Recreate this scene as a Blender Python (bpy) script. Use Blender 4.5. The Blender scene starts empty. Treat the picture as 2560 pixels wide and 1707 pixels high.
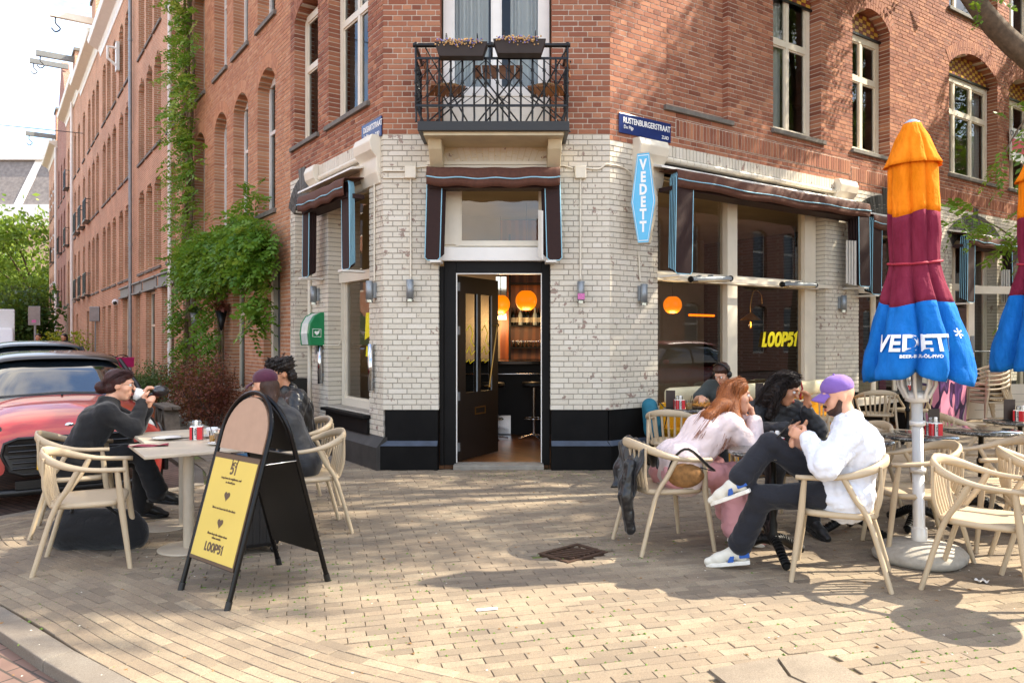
import bpy, bmesh, math, random
import numpy as np
from mathutils import Vector, Matrix, noise
R = math.radians
random.seed(7); rng = np.random.default_rng(7)
scene = bpy.context.scene
col = scene.collection
# ------------------------------------------------------------------ camera
cam_d = bpy.data.cameras.new('camera'); cam = bpy.data.objects.new('camera', cam_d); col.objects.link(cam)
cam.location = (0, 0, 1.52); cam.rotation_euler = (R(90), 0, 0)
cam_d.sensor_width = 36; cam_d.lens = 36*1900/2560; cam_d.shift_y = -8.5/2560
cam_d.clip_start = 0.05; cam_d.clip_end = 1500
scene.camera = cam
# ------------------------------------------------------------------ sky, sun, exposure
SUN_EL = R(42); SUN_AZ = math.atan2(.989, .147)
sd = Vector((math.sin(SUN_AZ)*math.cos(SUN_EL), math.cos(SUN_AZ)*math.cos(SUN_EL), math.sin(SUN_EL)))
w = bpy.data.worlds.new('World'); scene.world = w; w.use_nodes = True
nt = w.node_tree; N = nt.nodes; Lk = nt.links; N.clear()
wo = N.new('ShaderNodeOutputWorld'); bg = N.new('ShaderNodeBackground'); sky = N.new('ShaderNodeTexSky')
sky.sky_type = 'NISHITA'; sky.sun_disc = False; sky.sun_elevation = SUN_EL; sky.sun_rotation = SUN_AZ
sky.air_density = 1.0; sky.dust_density = .7; sky.ozone_density = 1.5
bg.inputs['Strength'].default_value = 0.15
tc = N.new('ShaderNodeTexCoord'); mp = N.new('ShaderNodeMapping'); mp.inputs['Scale'].default_value = (1.6, 1.6, 4.2); mp.inputs['Location'].default_value = (.35, .1, .32)
nz = N.new('ShaderNodeTexNoise'); nz.inputs['Scale'].default_value = 1.5; nz.inputs['Detail'].default_value = 9; nz.inputs['Roughness'].default_value = .56
cr = N.new('ShaderNodeValToRGB'); cr.color_ramp.elements[0].position = .46; cr.color_ramp.elements[1].position = .60
mx = N.new('ShaderNodeMix'); mx.data_type = 'RGBA'; mx.inputs['B'].default_value = (4.9, 4.45, 3.9, 1)
Lk.new(tc.outputs['Generated'], mp.inputs['Vector']); Lk.new(mp.outputs['Vector'], nz.inputs['Vector']); Lk.new(nz.outputs['Fac'], cr.inputs['Fac'])
Lk.new(cr.outputs['Color'], mx.inputs['Factor']); Lk.new(sky.outputs['Color'], mx.inputs['A']); Lk.new(mx.outputs['Result'], bg.inputs['Color']); Lk.new(bg.outputs['Background'], wo.inputs['Surface'])
sl = bpy.data.lights.new('sun', 'SUN'); sl.energy = 3.3; sl.angle = R(.55); sl.color = (1, .90, .74)
so = bpy.data.objects.new('sun', sl); col.objects.link(so); so.rotation_euler = sd.to_track_quat('Z', 'Y').to_euler(); so.location = sd*60
scene.view_settings.view_transform = 'Standard'; scene.view_settings.look = 'None'; scene.view_settings.gamma = 1
scene.view_settings.exposure = 2.02
scene.view_settings.use_curve_mapping = False
scene.cycles.max_bounces = 8; scene.cycles.transparent_max_bounces = 24; scene.cycles.use_denoising = True
scene.cycles.caustics_reflective = False; scene.cycles.caustics_refractive = False
scene.cycles.sample_clamp_indirect = 6

# ------------------------------------------------------------------ materials
MATS = {}
def s2l(c):
    if isinstance(c, str):
        c = c.lstrip('#'); c = [int(c[i:i+2], 16)/255 for i in (0, 2, 4)]
        c = [(x/12.92 if x <= .04045 else ((x+.055)/1.055)**2.4) for x in c]
    return (c[0], c[1], c[2], 1)
class NT:
    def __init__(s, name):
        s.m = bpy.data.materials.new(name); s.m.use_nodes = True; s.t = s.m.node_tree; s.n = s.t.nodes; s.n.clear()
        s.out = s.n.new('ShaderNodeOutputMaterial'); s.b = s.n.new('ShaderNodeBsdfPrincipled'); s.l(s.b.outputs[0], s.out.inputs['Surface'])
        s.tc = None
    def l(s, a, b): s.t.links.new(a, b)
    def co(s, kind='Object', scale=None):
        if s.tc is None: s.tc = s.n.new('ShaderNodeTexCoord')
        o = s.tc.outputs[kind]
        if scale is not None:
            mpn = s.n.new('ShaderNodeMapping'); mpn.inputs['Scale'].default_value = scale if hasattr(scale, '__len__') else (scale,)*3
            s.l(o, mpn.inputs['Vector']); o = mpn.outputs['Vector']
        return o
    def noise(s, scale, detail=4, rough=.55, vec=None, kind='Object'):
        n = s.n.new('ShaderNodeTexNoise'); n.inputs['Scale'].default_value = scale; n.inputs['Detail'].default_value = detail; n.inputs['Roughness'].default_value = rough
        s.l(vec if vec is not None else s.co(kind), n.inputs['Vector']); return n.outputs['Fac']
    def ramp(s, fac, stops):
        r = s.n.new('ShaderNodeValToRGB'); e = r.color_ramp.elements
        while len(e) < len(stops): e.new(.5)
        for i, (p, c) in enumerate(stops):
            e[i].position = p; e[i].color = s2l(c) if not isinstance(c, (int, float)) else (c, c, c, 1)
        s.l(fac, r.inputs['Fac']); return r.outputs['Color']
    def mix(s, fac, a, b, mode='MIX'):
        m = s.n.new('ShaderNodeMix'); m.data_type = 'RGBA'; m.blend_type = mode; m.clamp_factor = True
        for v, k in ((fac, 'Factor'), (a, 'A'), (b, 'B')):
            if hasattr(v, 'node'): s.l(v, m.inputs[k])
            else: m.inputs[k].default_value = v if k == 'Factor' else s2l(v)
        return m.outputs['Result']
    def math(s, op, a, b=0.):
        m = s.n.new('ShaderNodeMath'); m.operation = op
        for i, v in enumerate((a, b)):
            if hasattr(v, 'node'): s.l(v, m.inputs[i])
            else: m.inputs[i].default_value = v
        return m.outputs[0]
    def attr(s, name, typ='GEOMETRY'):
        a = s.n.new('ShaderNodeAttribute'); a.attribute_name = name; a.attribute_type = typ; return a.outputs['Fac']
    def objrnd(s):
        o = s.n.new('ShaderNodeObjectInfo'); return o.outputs['Random']
    def bump(s, h, strength=.3, dist=.01):
        b = s.n.new('ShaderNodeBump'); b.inputs['Strength'].default_value = strength; b.inputs['Distance'].default_value = dist
        s.l(h, b.inputs['Height']); s.l(b.outputs['Normal'], s.b.inputs['Normal'])
    def set(s, **k):
        for n_, v in k.items():
            i = s.b.inputs[{'col': 'Base Color', 'rough': 'Roughness', 'metal': 'Metallic', 'spec': 'Specular IOR Level', 'coat': 'Coat Weight', 'emit': 'Emission Color', 'estr': 'Emission Strength', 'trans': 'Transmission Weight', 'sheen': 'Sheen Weight', 'sss': 'Subsurface Weight', 'alpha': 'Alpha', 'ior': 'IOR', 'crough': 'Coat Roughness'}[n_]]
            if hasattr(v, 'node'): s.l(v, i)
            else: i.default_value = s2l(v) if n_ in ('col', 'emit') else v
        return s
def simple(name, c, rough=.5, metal=0, var=.12, scale=14, bump=.08, **k):
    """plain painted / moulded surface with faint mottling and relief"""
    if name in MATS: return MATS[name]
    s = NT(name); f = s.noise(scale, 5); c0 = s2l(c)
    lo = tuple(max(0, x*(1-var)) for x in c0[:3]); hi = tuple(min(1, x*(1+var)) for x in c0[:3])
    s.set(col=s.ramp(f, [(.3, lo), (.7, hi)]), rough=rough, metal=metal, **k)
    if bump: s.bump(s.noise(scale*6, 3), bump, .004)
    MATS[name] = s.m; return s.m
def brick_mat(name, cols, paint=None, chip=.0, dirt=.25):
    s = NT(name)
    r = s.math('ADD', s.attr('rnd'), s.math('MULTIPLY', s.math('SUBTRACT', 1., s.attr('stf')), s.objrnd()))
    base = s.ramp(r, [(i/(len(cols)-1), c) for i, c in enumerate(cols)])
    vec = s.n.new('ShaderNodeNewGeometry').outputs['Position']
    n1 = s.noise(55, 5, .65, vec); base = s.mix(s.math('MULTIPLY', n1, .5), base, s.mix(.5, base, (.02, .015, .012)))
    n2 = s.noise(1.4, 5, .6, vec)
    base = s.mix(s.ramp(n2, [(.35, dirt), (.62, 0.)]), base, (.10, .08, .07))
    if chip:
        n3 = s.noise(9, 6, .7, vec); n4 = s.noise(1.1, 2, .5, vec)
        m = s.ramp(s.math('ADD', n3, s.math('MULTIPLY', n4, .35)), [(.795, 0.), (.81, 1.)])
        base = s.mix(s.math('MULTIPLY', m, chip), base, (.17, .06, .045))
    s.set(col=base, rough=.82 if not paint else .55, spec=.3)
    s.bump(s.noise(90, 4, .6, vec), .35 if not paint else .18, .004)
    MATS[name] = s.m; return s.m
def tex_brick(name, c1, c2, mortar, sc=1.0):
    """brickwork too far off to pick the bricks apart"""
    s = NT(name); b = s.n.new('ShaderNodeTexBrick')
    b.inputs['Scale'].default_value = 1; b.inputs['Brick Width'].default_value = .22*sc; b.inputs['Row Height'].default_value = .0625*sc; b.inputs['Mortar Size'].default_value = .007*sc
    b.inputs['Color1'].default_value = s2l(c1); b.inputs['Color2'].default_value = s2l(c2); b.inputs['Mortar'].default_value = s2l(mortar)
    sp = s.n.new('ShaderNodeSeparateXYZ'); cb = s.n.new('ShaderNodeCombineXYZ'); s.l(s.co('Object'), sp.inputs[0])
    ad = s.math('ADD', sp.outputs[0], sp.outputs[1]); s.l(ad, cb.inputs[0]); s.l(sp.outputs[2], cb.inputs[1]); s.l(cb.outputs[0], b.inputs['Vector'])
    c = s.mix(s.ramp(s.noise(.8, 5), [(.3, .35), (.65, 0.)]), b.outputs['Color'], (.12, .07, .05))
    s.set(col=c, rough=.85, spec=.2); s.bump(b.outputs['Fac'], -.4, .01)
    MATS[name] = s.m; return s.m
def glass_mat(name, tint=(.92, .95, .93), ior=1.5, gloss=1.0, boost=0.0):
    if name in MATS: return MATS[name]
    s = NT(name); s.n.remove(s.b)
    f = s.n.new('ShaderNodeFresnel'); f.inputs['IOR'].default_value = ior
    t = s.n.new('ShaderNodeBsdfTransparent'); t.inputs[0].default_value = s2l(tint); g = s.n.new('ShaderNodeBsdfGlossy'); g.inputs['Roughness'].default_value = 0.0; g.inputs[0].default_value = (gloss, gloss, gloss, 1)
    m = s.n.new('ShaderNodeMixShader'); fac = s.math('ADD', f.outputs[0], boost) if boost else f.outputs[0]
    s.l(fac, m.inputs[0]); s.l(t.outputs[0], m.inputs[1]); s.l(g.outputs[0], m.inputs[2]); s.l(m.outputs[0], s.out.inputs['Surface'])
    MATS[name] = s.m; return s.m
def emit_mat(name, c, strength, base=None):
    s = NT(name); s.set(col=base or c, emit=c, estr=strength, rough=.4); MATS[name] = s.m; return s.m

# ------------------------------------------------------------------ mesh building
class MB:
    """collects shapes; build() links them as ONE mesh object"""
    def __init__(s, M=None): s.v = []; s.f = []; s.sm = []; s.M = M or Matrix.Identity(4)
    def at(s, M): s.M = M; return s
    def add(s, vs, fs, smooth=False):
        o = len(s.v); M = s.M
        s.v += [tuple(M @ Vector(p)) for p in vs]; s.f += [tuple(i+o for i in f) for f in fs]; s.sm += [smooth]*len(fs); return s
    def box(s, x0, x1, y0, y1, z0, z1, bev=0):
        if bev:
            return s.rbox(x0, x1, y0, y1, z0, z1, bev)
        return s.add([(x0, y0, z0), (x1, y0, z0), (x1, y1, z0), (x0, y1, z0), (x0, y0, z1), (x1, y0, z1), (x1, y1, z1), (x0, y1, z1)],
                     [(0, 3, 2, 1), (4, 5, 6, 7), (0, 1, 5, 4), (1, 2, 6, 5), (2, 3, 7, 6), (3, 0, 4, 7)])
    def rbox(s, x0, x1, y0, y1, z0, z1, b):
        bm = bmesh.new(); bmesh.ops.create_cube(bm, size=1)
        for v in bm.verts: v.co = Vector(((x0+x1)/2+v.co.x*(x1-x0), (y0+y1)/2+v.co.y*(y1-y0), (z0+z1)/2+v.co.z*(z1-z0)))
        bmesh.ops.bevel(bm, geom=bm.edges[:], offset=b, segments=2, affect='EDGES', profile=.5)
        bm.verts.ensure_lookup_table()
        s.add([tuple(v.co) for v in bm.verts], [tuple(v.index for v in f.verts) for f in bm.faces]); bm.free(); return s
    def hexa(s, b, t):
        return s.add(list(b)+list(t), [(0, 3, 2, 1), (4, 5, 6, 7), (0, 1, 5, 4), (1, 2, 6, 5), (2, 3, 7, 6), (3, 0, 4, 7)])
    def tube(s, pts, rad, seg=8, closed=False, caps=True, flat=None, up=None):
        pts = [Vector(p) for p in pts]; n = len(pts)
        rad = list(rad) if hasattr(rad, '__len__') else [rad]*n
        tang = []
        for i in range(n):
            a = pts[(i-1) % n] if (closed or i > 0) else pts[i]; b = pts[(i+1) % n] if (closed or i < n-1) else pts[i]
            t = (b-a); tang.append(t.normalized() if t.length > 1e-9 else Vector((0, 0, 1)))
        u = Vector(up) if up is not None else (Vector((0, 0, 1)) if abs(tang[0].z) < .9 else Vector((1, 0, 0)))
        u = (u-tang[0]*u.dot(tang[0])).normalized(); vs = []; fl = flat or 1.0
        for i in range(n):
            if up is not None: u = Vector(up)
            u = u-tang[i]*u.dot(tang[i])
            u = u.normalized() if u.length > 1e-6 else tang[i].orthogonal().normalized()
            b = tang[i].cross(u)
            for k in range(seg):
                a = 2*math.pi*k/seg; vs.append(pts[i]+(u*math.cos(a)*fl+b*math.sin(a))*rad[i])
        fs = []
        for i in range(n if closed else n-1):
            j = (i+1) % n
            for k in range(seg):
                k2 = (k+1) % seg; fs.append((i*seg+k, i*seg+k2, j*seg+k2, j*seg+k))
        s.add(vs, fs, True)
        if caps and not closed:
            s.add(vs[:seg], [tuple(range(seg))[::-1]]); s.add(vs[-seg:], [tuple(range(seg))])
        return s
    def lathe(s, prof, seg=24, c=(0, 0, 0), fold=None, smooth=True):
        vs = []; n = len(prof)
        for i, (r, z) in enumerate(prof):
            for k in range(seg):
                a = 2*math.pi*k/seg; rr = r if fold is None else fold(r, z, a, i)
                vs.append((c[0]+rr*math.cos(a), c[1]+rr*math.sin(a), c[2]+z))
        fs = [(i*seg+k, i*seg+(k+1) % seg, (i+1)*seg+(k+1) % seg, (i+1)*seg+k) for i in range(n-1) for k in range(seg)]
        s.add(vs, fs, smooth)
        if fold is None:
            if prof[0][0] > 1e-4: s.add(vs[:seg], [tuple(range(seg))[::-1]])
            if prof[-1][0] > 1e-4: s.add(vs[-seg:], [tuple(range(seg))])
        return s
    def prism(s, poly, d0, d1, axes='xz'):
        """poly in two axes, extruded along the third"""
        def P(a, b, d): return {'xz': (a, d, b), 'xy': (a, b, d), 'yz': (d, a, b)}[axes]
        n = len(poly); vs = [P(a, b, d0) for a, b in poly]+[P(a, b, d1) for a, b in poly]
        return s.add(vs, [tuple(range(n)), tuple(range(2*n-1, n-1, -1))]+[(i, i+n, (i+1) % n+n, (i+1) % n) for i in range(n)])
    def grid(s, fn, nu, nv, smooth=True, thick=0):
        vs = [fn(i/(nu-1), j/(nv-1)) for j in range(nv) for i in range(nu)]
        fs = [(j*nu+i, j*nu+i+1, (j+1)*nu+i+1, (j+1)*nu+i) for j in range(nv-1) for i in range(nu-1)]
        return s.add(vs, fs, smooth)
    def sphere(s, c, r, seg=16, rings=10, sc=(1, 1, 1)):
        prof = [(max(1e-5, r*math.sin(math.pi*i/rings)), -r*math.cos(math.pi*i/rings)) for i in range(rings+1)]
        vs = []
        for rr, z in prof:
            for k in range(seg):
                a = 2*math.pi*k/seg; vs.append((c[0]+rr*math.cos(a)*sc[0], c[1]+rr*math.sin(a)*sc[1], c[2]+z*sc[2]))
        return s.add(vs, [(i*seg+k, i*seg+(k+1) % seg, (i+1)*seg+(k+1) % seg, (i+1)*seg+k) for i in range(rings) for k in range(seg)], True)
    def build(s, name, mat, parent=None, F=None, smooth=None, attrs=None, bevel=0, solid=0, keep=False, **tags):
        me = bpy.data.meshes.new(name); me.from_pydata(s.v, [], s.f)
        me.polygons.foreach_set('use_smooth', s.sm if smooth is None else [smooth]*len(s.f))
        o = link(name, me, mat, parent, F, **tags)
        if bevel:
            b = o.modifiers.new('b', 'BEVEL'); b.width = bevel; b.segments = 2; b.limit_method = 'ANGLE'
        if solid:
            b = o.modifiers.new('s', 'SOLIDIFY'); b.thickness = solid; b.offset = 0
        return o
def link(name, me, mat, parent=None, F=None, **tags):
    o = bpy.data.objects.new(name, me); col.objects.link(o)
    if mat is not None and hasattr(me, 'materials'):
        if not len(me.materials): me.materials.append(MATS[mat] if isinstance(mat, str) else mat)
    if parent is not None:
        o.parent = parent; o.matrix_parent_inverse = Matrix.Identity(4)
        if F is not None: o.matrix_basis = wm(parent).inverted() @ F
    elif F is not None: o.matrix_basis = F
    for k, v in tags.items(): o[k] = v
    return o
def wm(o):
    m = o.matrix_basis.copy()
    return wm(o.parent) @ m if o.parent else m
def thing(name, label, cat, F=None, group=None, kind=None):
    o = bpy.data.objects.new(name, None); col.objects.link(o); o.empty_display_size = .2
    if F is not None: o.matrix_basis = F if isinstance(F, Matrix) else Matrix.Translation(F)
    o['label'] = label; o['category'] = cat
    if group: o['group'] = group
    if kind: o['kind'] = kind
    return o
def tag(o, label, cat, group=None):
    o['label'] = label; o['category'] = cat
    if group: o['group'] = group
    return o
def dup(src, F, label=None, group=None):
    kids = {}
    for ob in list(col.objects):
        if ob.parent: kids.setdefault(ob.parent.name, []).append(ob)
    def cp(o, par):
        c = o.copy(); col.objects.link(c); c.parent = par
        for ch in kids.get(o.name, []): cp(ch, c)
        return c
    c = cp(src, None); c.matrix_basis = F
    if label: c['label'] = label
    if group: c['group'] = group
    return c
def npmesh(name, v, f, mat, parent=None, F=None, attrs=None, smooth=False, **tags):
    """v (n,3), f (m,k) numpy arrays -> one mesh"""
    me = bpy.data.meshes.new(name); v = np.asarray(v, np.float32); f = np.asarray(f, np.int32); k = f.shape[1]
    me.vertices.add(len(v)); me.vertices.foreach_set('co', v.ravel())
    me.loops.add(f.size); me.loops.foreach_set('vertex_index', f.ravel())
    me.polygons.add(len(f)); me.polygons.foreach_set('loop_start', np.arange(0, f.size, k, dtype=np.int32)); me.polygons.foreach_set('loop_total', np.full(len(f), k, np.int32))
    me.polygons.foreach_set('use_smooth', np.full(len(f), smooth)); me.update(calc_edges=True); me.validate()
    for n_, a in (attrs or {}).items():
        at = me.attributes.new(n_, 'FLOAT', 'POINT'); at.data.foreach_set('value', np.asarray(a, np.float32))
    return link(name, me, mat, parent, F, **tags)
def yaw(x, y, z, a): return Matrix.Translation((x, y, z)) @ Matrix.Rotation(a, 4, 'Z')
def frame(ox, oy, dx, dy):
    l = math.hypot(dx, dy); dx /= l; dy /= l
    return Matrix(((dx, -dy, 0, ox), (dy, dx, 0, oy), (0, 0, 1, 0), (0, 0, 0, 1)))
CUBE_F = np.array([(0, 3, 2, 1), (4, 5, 6, 7), (0, 1, 5, 4), (1, 2, 6, 5), (2, 3, 7, 6), (3, 0, 4, 7)])
def boxes_np(B):
    """B (n,6): x0 x1 y0 y1 z0 z1 -> verts, faces"""
    B = np.asarray(B, float); n = len(B)
    idx = [(0, 2, 4), (1, 2, 4), (1, 3, 4), (0, 3, 4), (0, 2, 5), (1, 2, 5), (1, 3, 5), (0, 3, 5)]
    v = np.stack([B[:, i] for i in idx], 1).reshape(-1, 3)
    f = (CUBE_F[None]+(np.arange(n)*8)[:, None, None]).reshape(-1, 4)
    return v, f
_fonts = {}
def text(s, size, depth=.002, bold=0., shear=0., align='CENTER', spacing=1.0, sx=1.0):
    """lettering as a mesh in the xz plane, facing -y"""
    cu = bpy.data.curves.new('t', 'FONT'); cu.body = s; cu.size = size; cu.extrude = depth; cu.offset = bold; cu.shear = shear; cu.align_x = align; cu.space_character = spacing; cu.resolution_u = 3
    o = bpy.data.objects.new('t', cu); col.objects.link(o); dg = bpy.context.evaluated_depsgraph_get(); dg.update()
    me = bpy.data.meshes.new_from_object(o.evaluated_get(dg)); bpy.data.objects.remove(o); bpy.data.curves.remove(cu)
    mb = MB(); mb.v = [(v.co.x*sx, -v.co.z, v.co.y) for v in me.vertices]; mb.f = [tuple(p.vertices) for p in me.polygons]; mb.sm = [False]*len(mb.f)
    bpy.data.meshes.remove(me); return mb
def bez(pts, n=24):
    """Catmull-Rom through points"""
    P = [Vector(p) for p in pts]; P = [P[0]*2-P[1]]+P+[P[-1]*2-P[-2]]; out = []; m = len(P)-3
    for i in range(n+1):
        t = i/n*m; k = min(int(t), m-1); u = t-k; a, b, c, d = P[k:k+4]
        out.append(.5*((2*b)+(c-a)*u+(2*a-5*b+4*c-d)*u*u+(3*b-a-3*c+d)*u*u*u))
    return out
# ------------------------------------------------------------------ surface materials
brick_mat('brick_red', ['#834b36', '#9d6147', '#ac7154', '#915640', '#ba7f5e', '#a1664b'], dirt=.12)
brick_mat('brick_red_pale', ['#b37757', '#c48863', '#ce956f', '#b97d5d', '#d29d79'], dirt=.08)
brick_mat('brick_white', ['#d8ceba', '#e2d9c6', '#ddd3c0', '#e7decd'], paint=True, chip=.7, dirt=.03)
brick_mat('brick_black', ['#16140f', '#1f1c19', '#191815'], paint=True, dirt=.0)
simple('mortar_light', '#cbbfae', .9, var=.15, scale=9, bump=.3)
simple('mortar_grey', '#a0988a', .9, var=.2, scale=7, bump=.3)
simple('black_paint', '#0d0b0a', .6, var=.3, scale=5, bump=.12, spec=.22)
simple('plinth_paint', '#0c0b0a', .75, var=.5, scale=4, bump=.35, spec=.2)
simple('ledge_paint', '#414a58', .7, var=.2, scale=8)
simple('plinth_left', '#3a3733', .62, var=.4, scale=3, bump=.3)
simple('stone_sill', '#6d675f', .8, var=.2, scale=12, bump=.2)
simple('cream_paint', '#dcd2be', .42, var=.05, scale=5, bump=.06)
simple('white_paint', '#e6e2da', .4, var=.04, scale=5, bump=.05)
simple('cream_wall', '#cdbf9f', .7, var=.12, scale=4, bump=.2)
simple('concrete', '#8f897d', .88, var=.18, scale=9, bump=.35)
simple('steel_beam', '#6f6f6c', .55, var=.12, scale=4)
simple('zinc', '#8d9295', .45, .5, var=.12, scale=6)
simple('iron_black', '#0e0f11', .38, .2, var=.2, scale=20)
simple('dark_wood', '#14100d', .4, var=.3, scale=6)
tex_brick('far_brick', '#bb7f5d', '#ca8f6d', '#d6c8b0')
tex_brick('far_brick_dark', '#94594a', '#a66a58', '#b3a494')
tex_brick('far_brick_pale', '#caa98a', '#d5b596', '#c9b49c', 1.6)
tex_brick('interior_tile', '#1c2226', '#262d31', '#3a4246', 1.0)
glass_mat('glass', (.86, .9, .88), 1.52, 1.0, .03)
glass_mat('glass_up', (.80, .84, .83), 1.5, .75, .0)
s = NT('curtain'); s.set(col=(.78, .77, .74), rough=.9); MATS['curtain'] = s.m
simple('room_dark', '#2b2622', .9, var=.2, scale=2)
simple('room_mid', '#8a8378', .9, var=.1, scale=2)
# paving
def paver_mat(name, cols, speck=.5):
    s = NT(name)
    r = s.math('ADD', s.attr('rnd'), s.math('MULTIPLY', s.math('SUBTRACT', 1., s.attr('stf')), s.objrnd()))
    base = s.ramp(r, [(i/(len(cols)-1), c) for i, c in enumerate(cols)])
    vec = s.n.new('ShaderNodeNewGeometry').outputs['Position']
    g = s.noise(240, 3, .7, vec); base = s.mix(s.ramp(g, [(.38, speck), (.6, 0.)]), base, (.10, .085, .07)); base = s.mix(s.ramp(s.noise(90, 3, .7, vec), [(.36, .4), (.55, 0.)]), base, (.13, .11, .09))
    base = s.mix(s.ramp(s.noise(330, 2, .6, vec), [(.60, 0.), (.70, .45)]), base, (.62, .56, .47))
    base = s.mix(s.ramp(s.noise(1.1, 6, .65, vec), [(.42, .45), (.6, 0.)]), base, (.14, .11, .085))
    base = s.mix(s.ramp(s.noise(5, 6, .7, vec), [(.30, .35), (.5, 0.)]), base, (.12, .10, .08))
    s.set(col=base, rough=.9, spec=.25); s.bump(g, .5, .004); MATS[name] = s.m
paver_mat('paver', ['#8d7d68', '#a8967b', '#9c8a71', '#b4a387', '#857661', '#a9957a'])
paver_mat('kerbstone', ['#7c766c', '#8a8378', '#827b70'], .6)
paver_mat('slab', ['#887c6c', '#988b79', '#8f8371', '#a09280'], .4)
s = NT('paving_bed'); vec = s.n.new('ShaderNodeNewGeometry').outputs['Position']
s.set(col=s.mix(s.ramp(s.noise(2.6, 5, .6, vec), [(.50, 0.), (.62, 1.)]), s.ramp(s.noise(30, 4, .6, vec), [(.3, '#5b4d3c'), (.7, '#77674f')]), s.ramp(s.noise(60, 4, .6, vec), [(.3, '#4a5524'), (.7, '#737c38')])), rough=.95)
s.bump(s.noise(150, 3, .6, vec), .6, .006); MATS['paving_bed'] = s.m
s = NT('road_brick'); b = s.n.new('ShaderNodeTexBrick'); b.inputs['Scale'].default_value = 1; b.inputs['Brick Width'].default_value = .2; b.inputs['Row Height'].default_value = .07; b.inputs['Mortar Size'].default_value = .006
for k_, c_ in (('Color1', '#7c5f52'), ('Color2', '#8f7263'), ('Mortar', '#4a4038')): b.inputs[k_].default_value = s2l(c_)
mpn = s.n.new('ShaderNodeMapping'); mpn.inputs['Rotation'].default_value = (0, 0, .6); s.l(s.co('Object'), mpn.inputs['Vector']); s.l(mpn.outputs[0], b.inputs['Vector'])
s.set(col=s.mix(s.ramp(s.noise(1.3, 6), [(.35, .5), (.6, 0.)]), b.outputs['Color'], (.09, .075, .06)), rough=.9); s.bump(b.outputs['Fac'], -.5, .01); MATS['road_brick'] = s.m

# ------------------------------------------------------------------ frames of the three facades (x along, y into the building, z up)
FC = frame(0, 8.8, 1, 0)
FR = frame(1.13, 8.8, .82, .5724)
FL = frame(-1.49, 8.8, .568, -.823)          # x runs towards the corner, so places down the side street are negative
nR = Vector((.5724, -.82)); nL = Vector((-.823, -.568)); dL = Vector((-.568, .823)); dR = Vector((.82, .5724)); CL = Vector((-1.49, 8.8)); CR = Vector((1.13, 8.8))

# ------------------------------------------------------------------ ground
g = MB(); g.add([(-400, -300, -.055), (400, -300, -.055), (400, 500, -.055), (-400, 500, -.055)], [(0, 1, 2, 3)])
o = g.build('road', 'road_brick', kind='structure')
# pavement edge: out of the side street, round the bulge and off to the right
P_side = CL+dL*60+nL*1.85
kerb = bez([(P_side.x, P_side.y, 0), (CL.x+dL.x*30+nL.x*1.85, CL.y+dL.y*30+nL.y*1.85, 0), (CL.x+dL.x*6+nL.x*1.85, CL.y+dL.y*6+nL.y*1.85, 0), (-3.45, 8.25, 0), (-3.85, 7.35, 0), (-4.38, 6.5, 0), (-4.62, 5.75, 0), (-4.2, 5.1, 0), (-3.5, 4.6, 0), (-2.66, 3.97, 0), (-1.93, 3.38, 0), (-.95, 2.74, 0), (.6, 2.15, 0), (3.0, 1.9, 0), (7, 3.4, 0), (14, 7.6, 0), (50, 32.7, 0)], 260)
KB = [(p.x, p.y) for p in kerb]
BC = CR+dR*60
poly = KB+[(BC.x, BC.y), (CR.x, CR.y), (CL.x, CL.y), (CL.x+dL.x*60, CL.y+dL.y*60)]
def in_poly(px, py, poly):
    px = np.asarray(px); py = np.asarray(py); ins = np.zeros(px.shape, bool); n = len(poly)
    for i in range(n):
        x0, y0 = poly[i]; x1, y1 = poly[(i+1) % n]
        if y0 == y1: continue
        c = ((y0 > py) != (y1 > py)) & (px < (x1-x0)*(py-y0)/(y1-y0)+x0); ins ^= c
    return ins
bm = bmesh.new(); vs = [bm.verts.new((x, y, -.012)) for x, y in poly]; lo_ = [bm.verts.new((x, y, -.055)) for x, y in poly]
bm.faces.new(vs)
for i in range(len(KB)-1): bm.faces.new((vs[i], lo_[i], lo_[i+1], vs[i+1]))
bmesh.ops.recalc_face_normals(bm, faces=bm.faces[:]); bmesh.ops.triangulate(bm, faces=[f for f in bm.faces if len(f.verts) > 4])
me = bpy.data.meshes.new('pavement'); bm.to_mesh(me); bm.free(); pave = link('pavement', me, 'paving_bed', kind='structure')
def offset_curve(pts, d):
    out = []
    for i, p in enumerate(pts):
        a = Vector(pts[max(0, i-1)]); b = Vector(pts[min(len(pts)-1, i+1)]); t = (b-a).normalized(); out.append(Vector(p)+Vector((-t.y, t.x))*d)
    return out
def along(pts, L):
    """points every L along a polyline"""
    d = [0.0]
    for a, b in zip(pts[:-1], pts[1:]): d.append(d[-1]+(Vector(b)-Vector(a)).length)
    xs = np.array([p[0] for p in pts]); ys = np.array([p[1] for p in pts]); s_ = np.arange(0, d[-1], L)
    return np.stack([np.interp(s_, d, xs), np.interp(s_, d, ys)], 1)
near = [p for p in KB if p[1] < 9.4 and p[0] < 9]
pieces = []                                   # (cx, cy, angle, length, width, ztop)
NROW = 12; kw = .13
for k in range(NROW):
    c = offset_curve(near, kw+.006+.0685*(k+.5)); pt = along(c, .2035)
    for a, b in zip(pt[:-1], pt[1:]):
        pieces.append(((a[0]+b[0])/2, (a[1]+b[1])/2, math.atan2(b[1]-a[1], b[0]-a[0]), np.hypot(*(b-a))-.003, .0665, .0045+rng.normal(0, .0010)))
inner = [tuple(p) for p in offset_curve(near, kw+.0685*NROW-.09)]
field_poly = inner+[(14, 18), (CR.x, CR.y), (CL.x, CL.y), (CL.x+dL.x*.6, CL.y+dL.y*.6), (CL.x+dL.x*.6+nL.x*1.0, CL.y+dL.y*.6+nL.y*1.0)]
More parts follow.
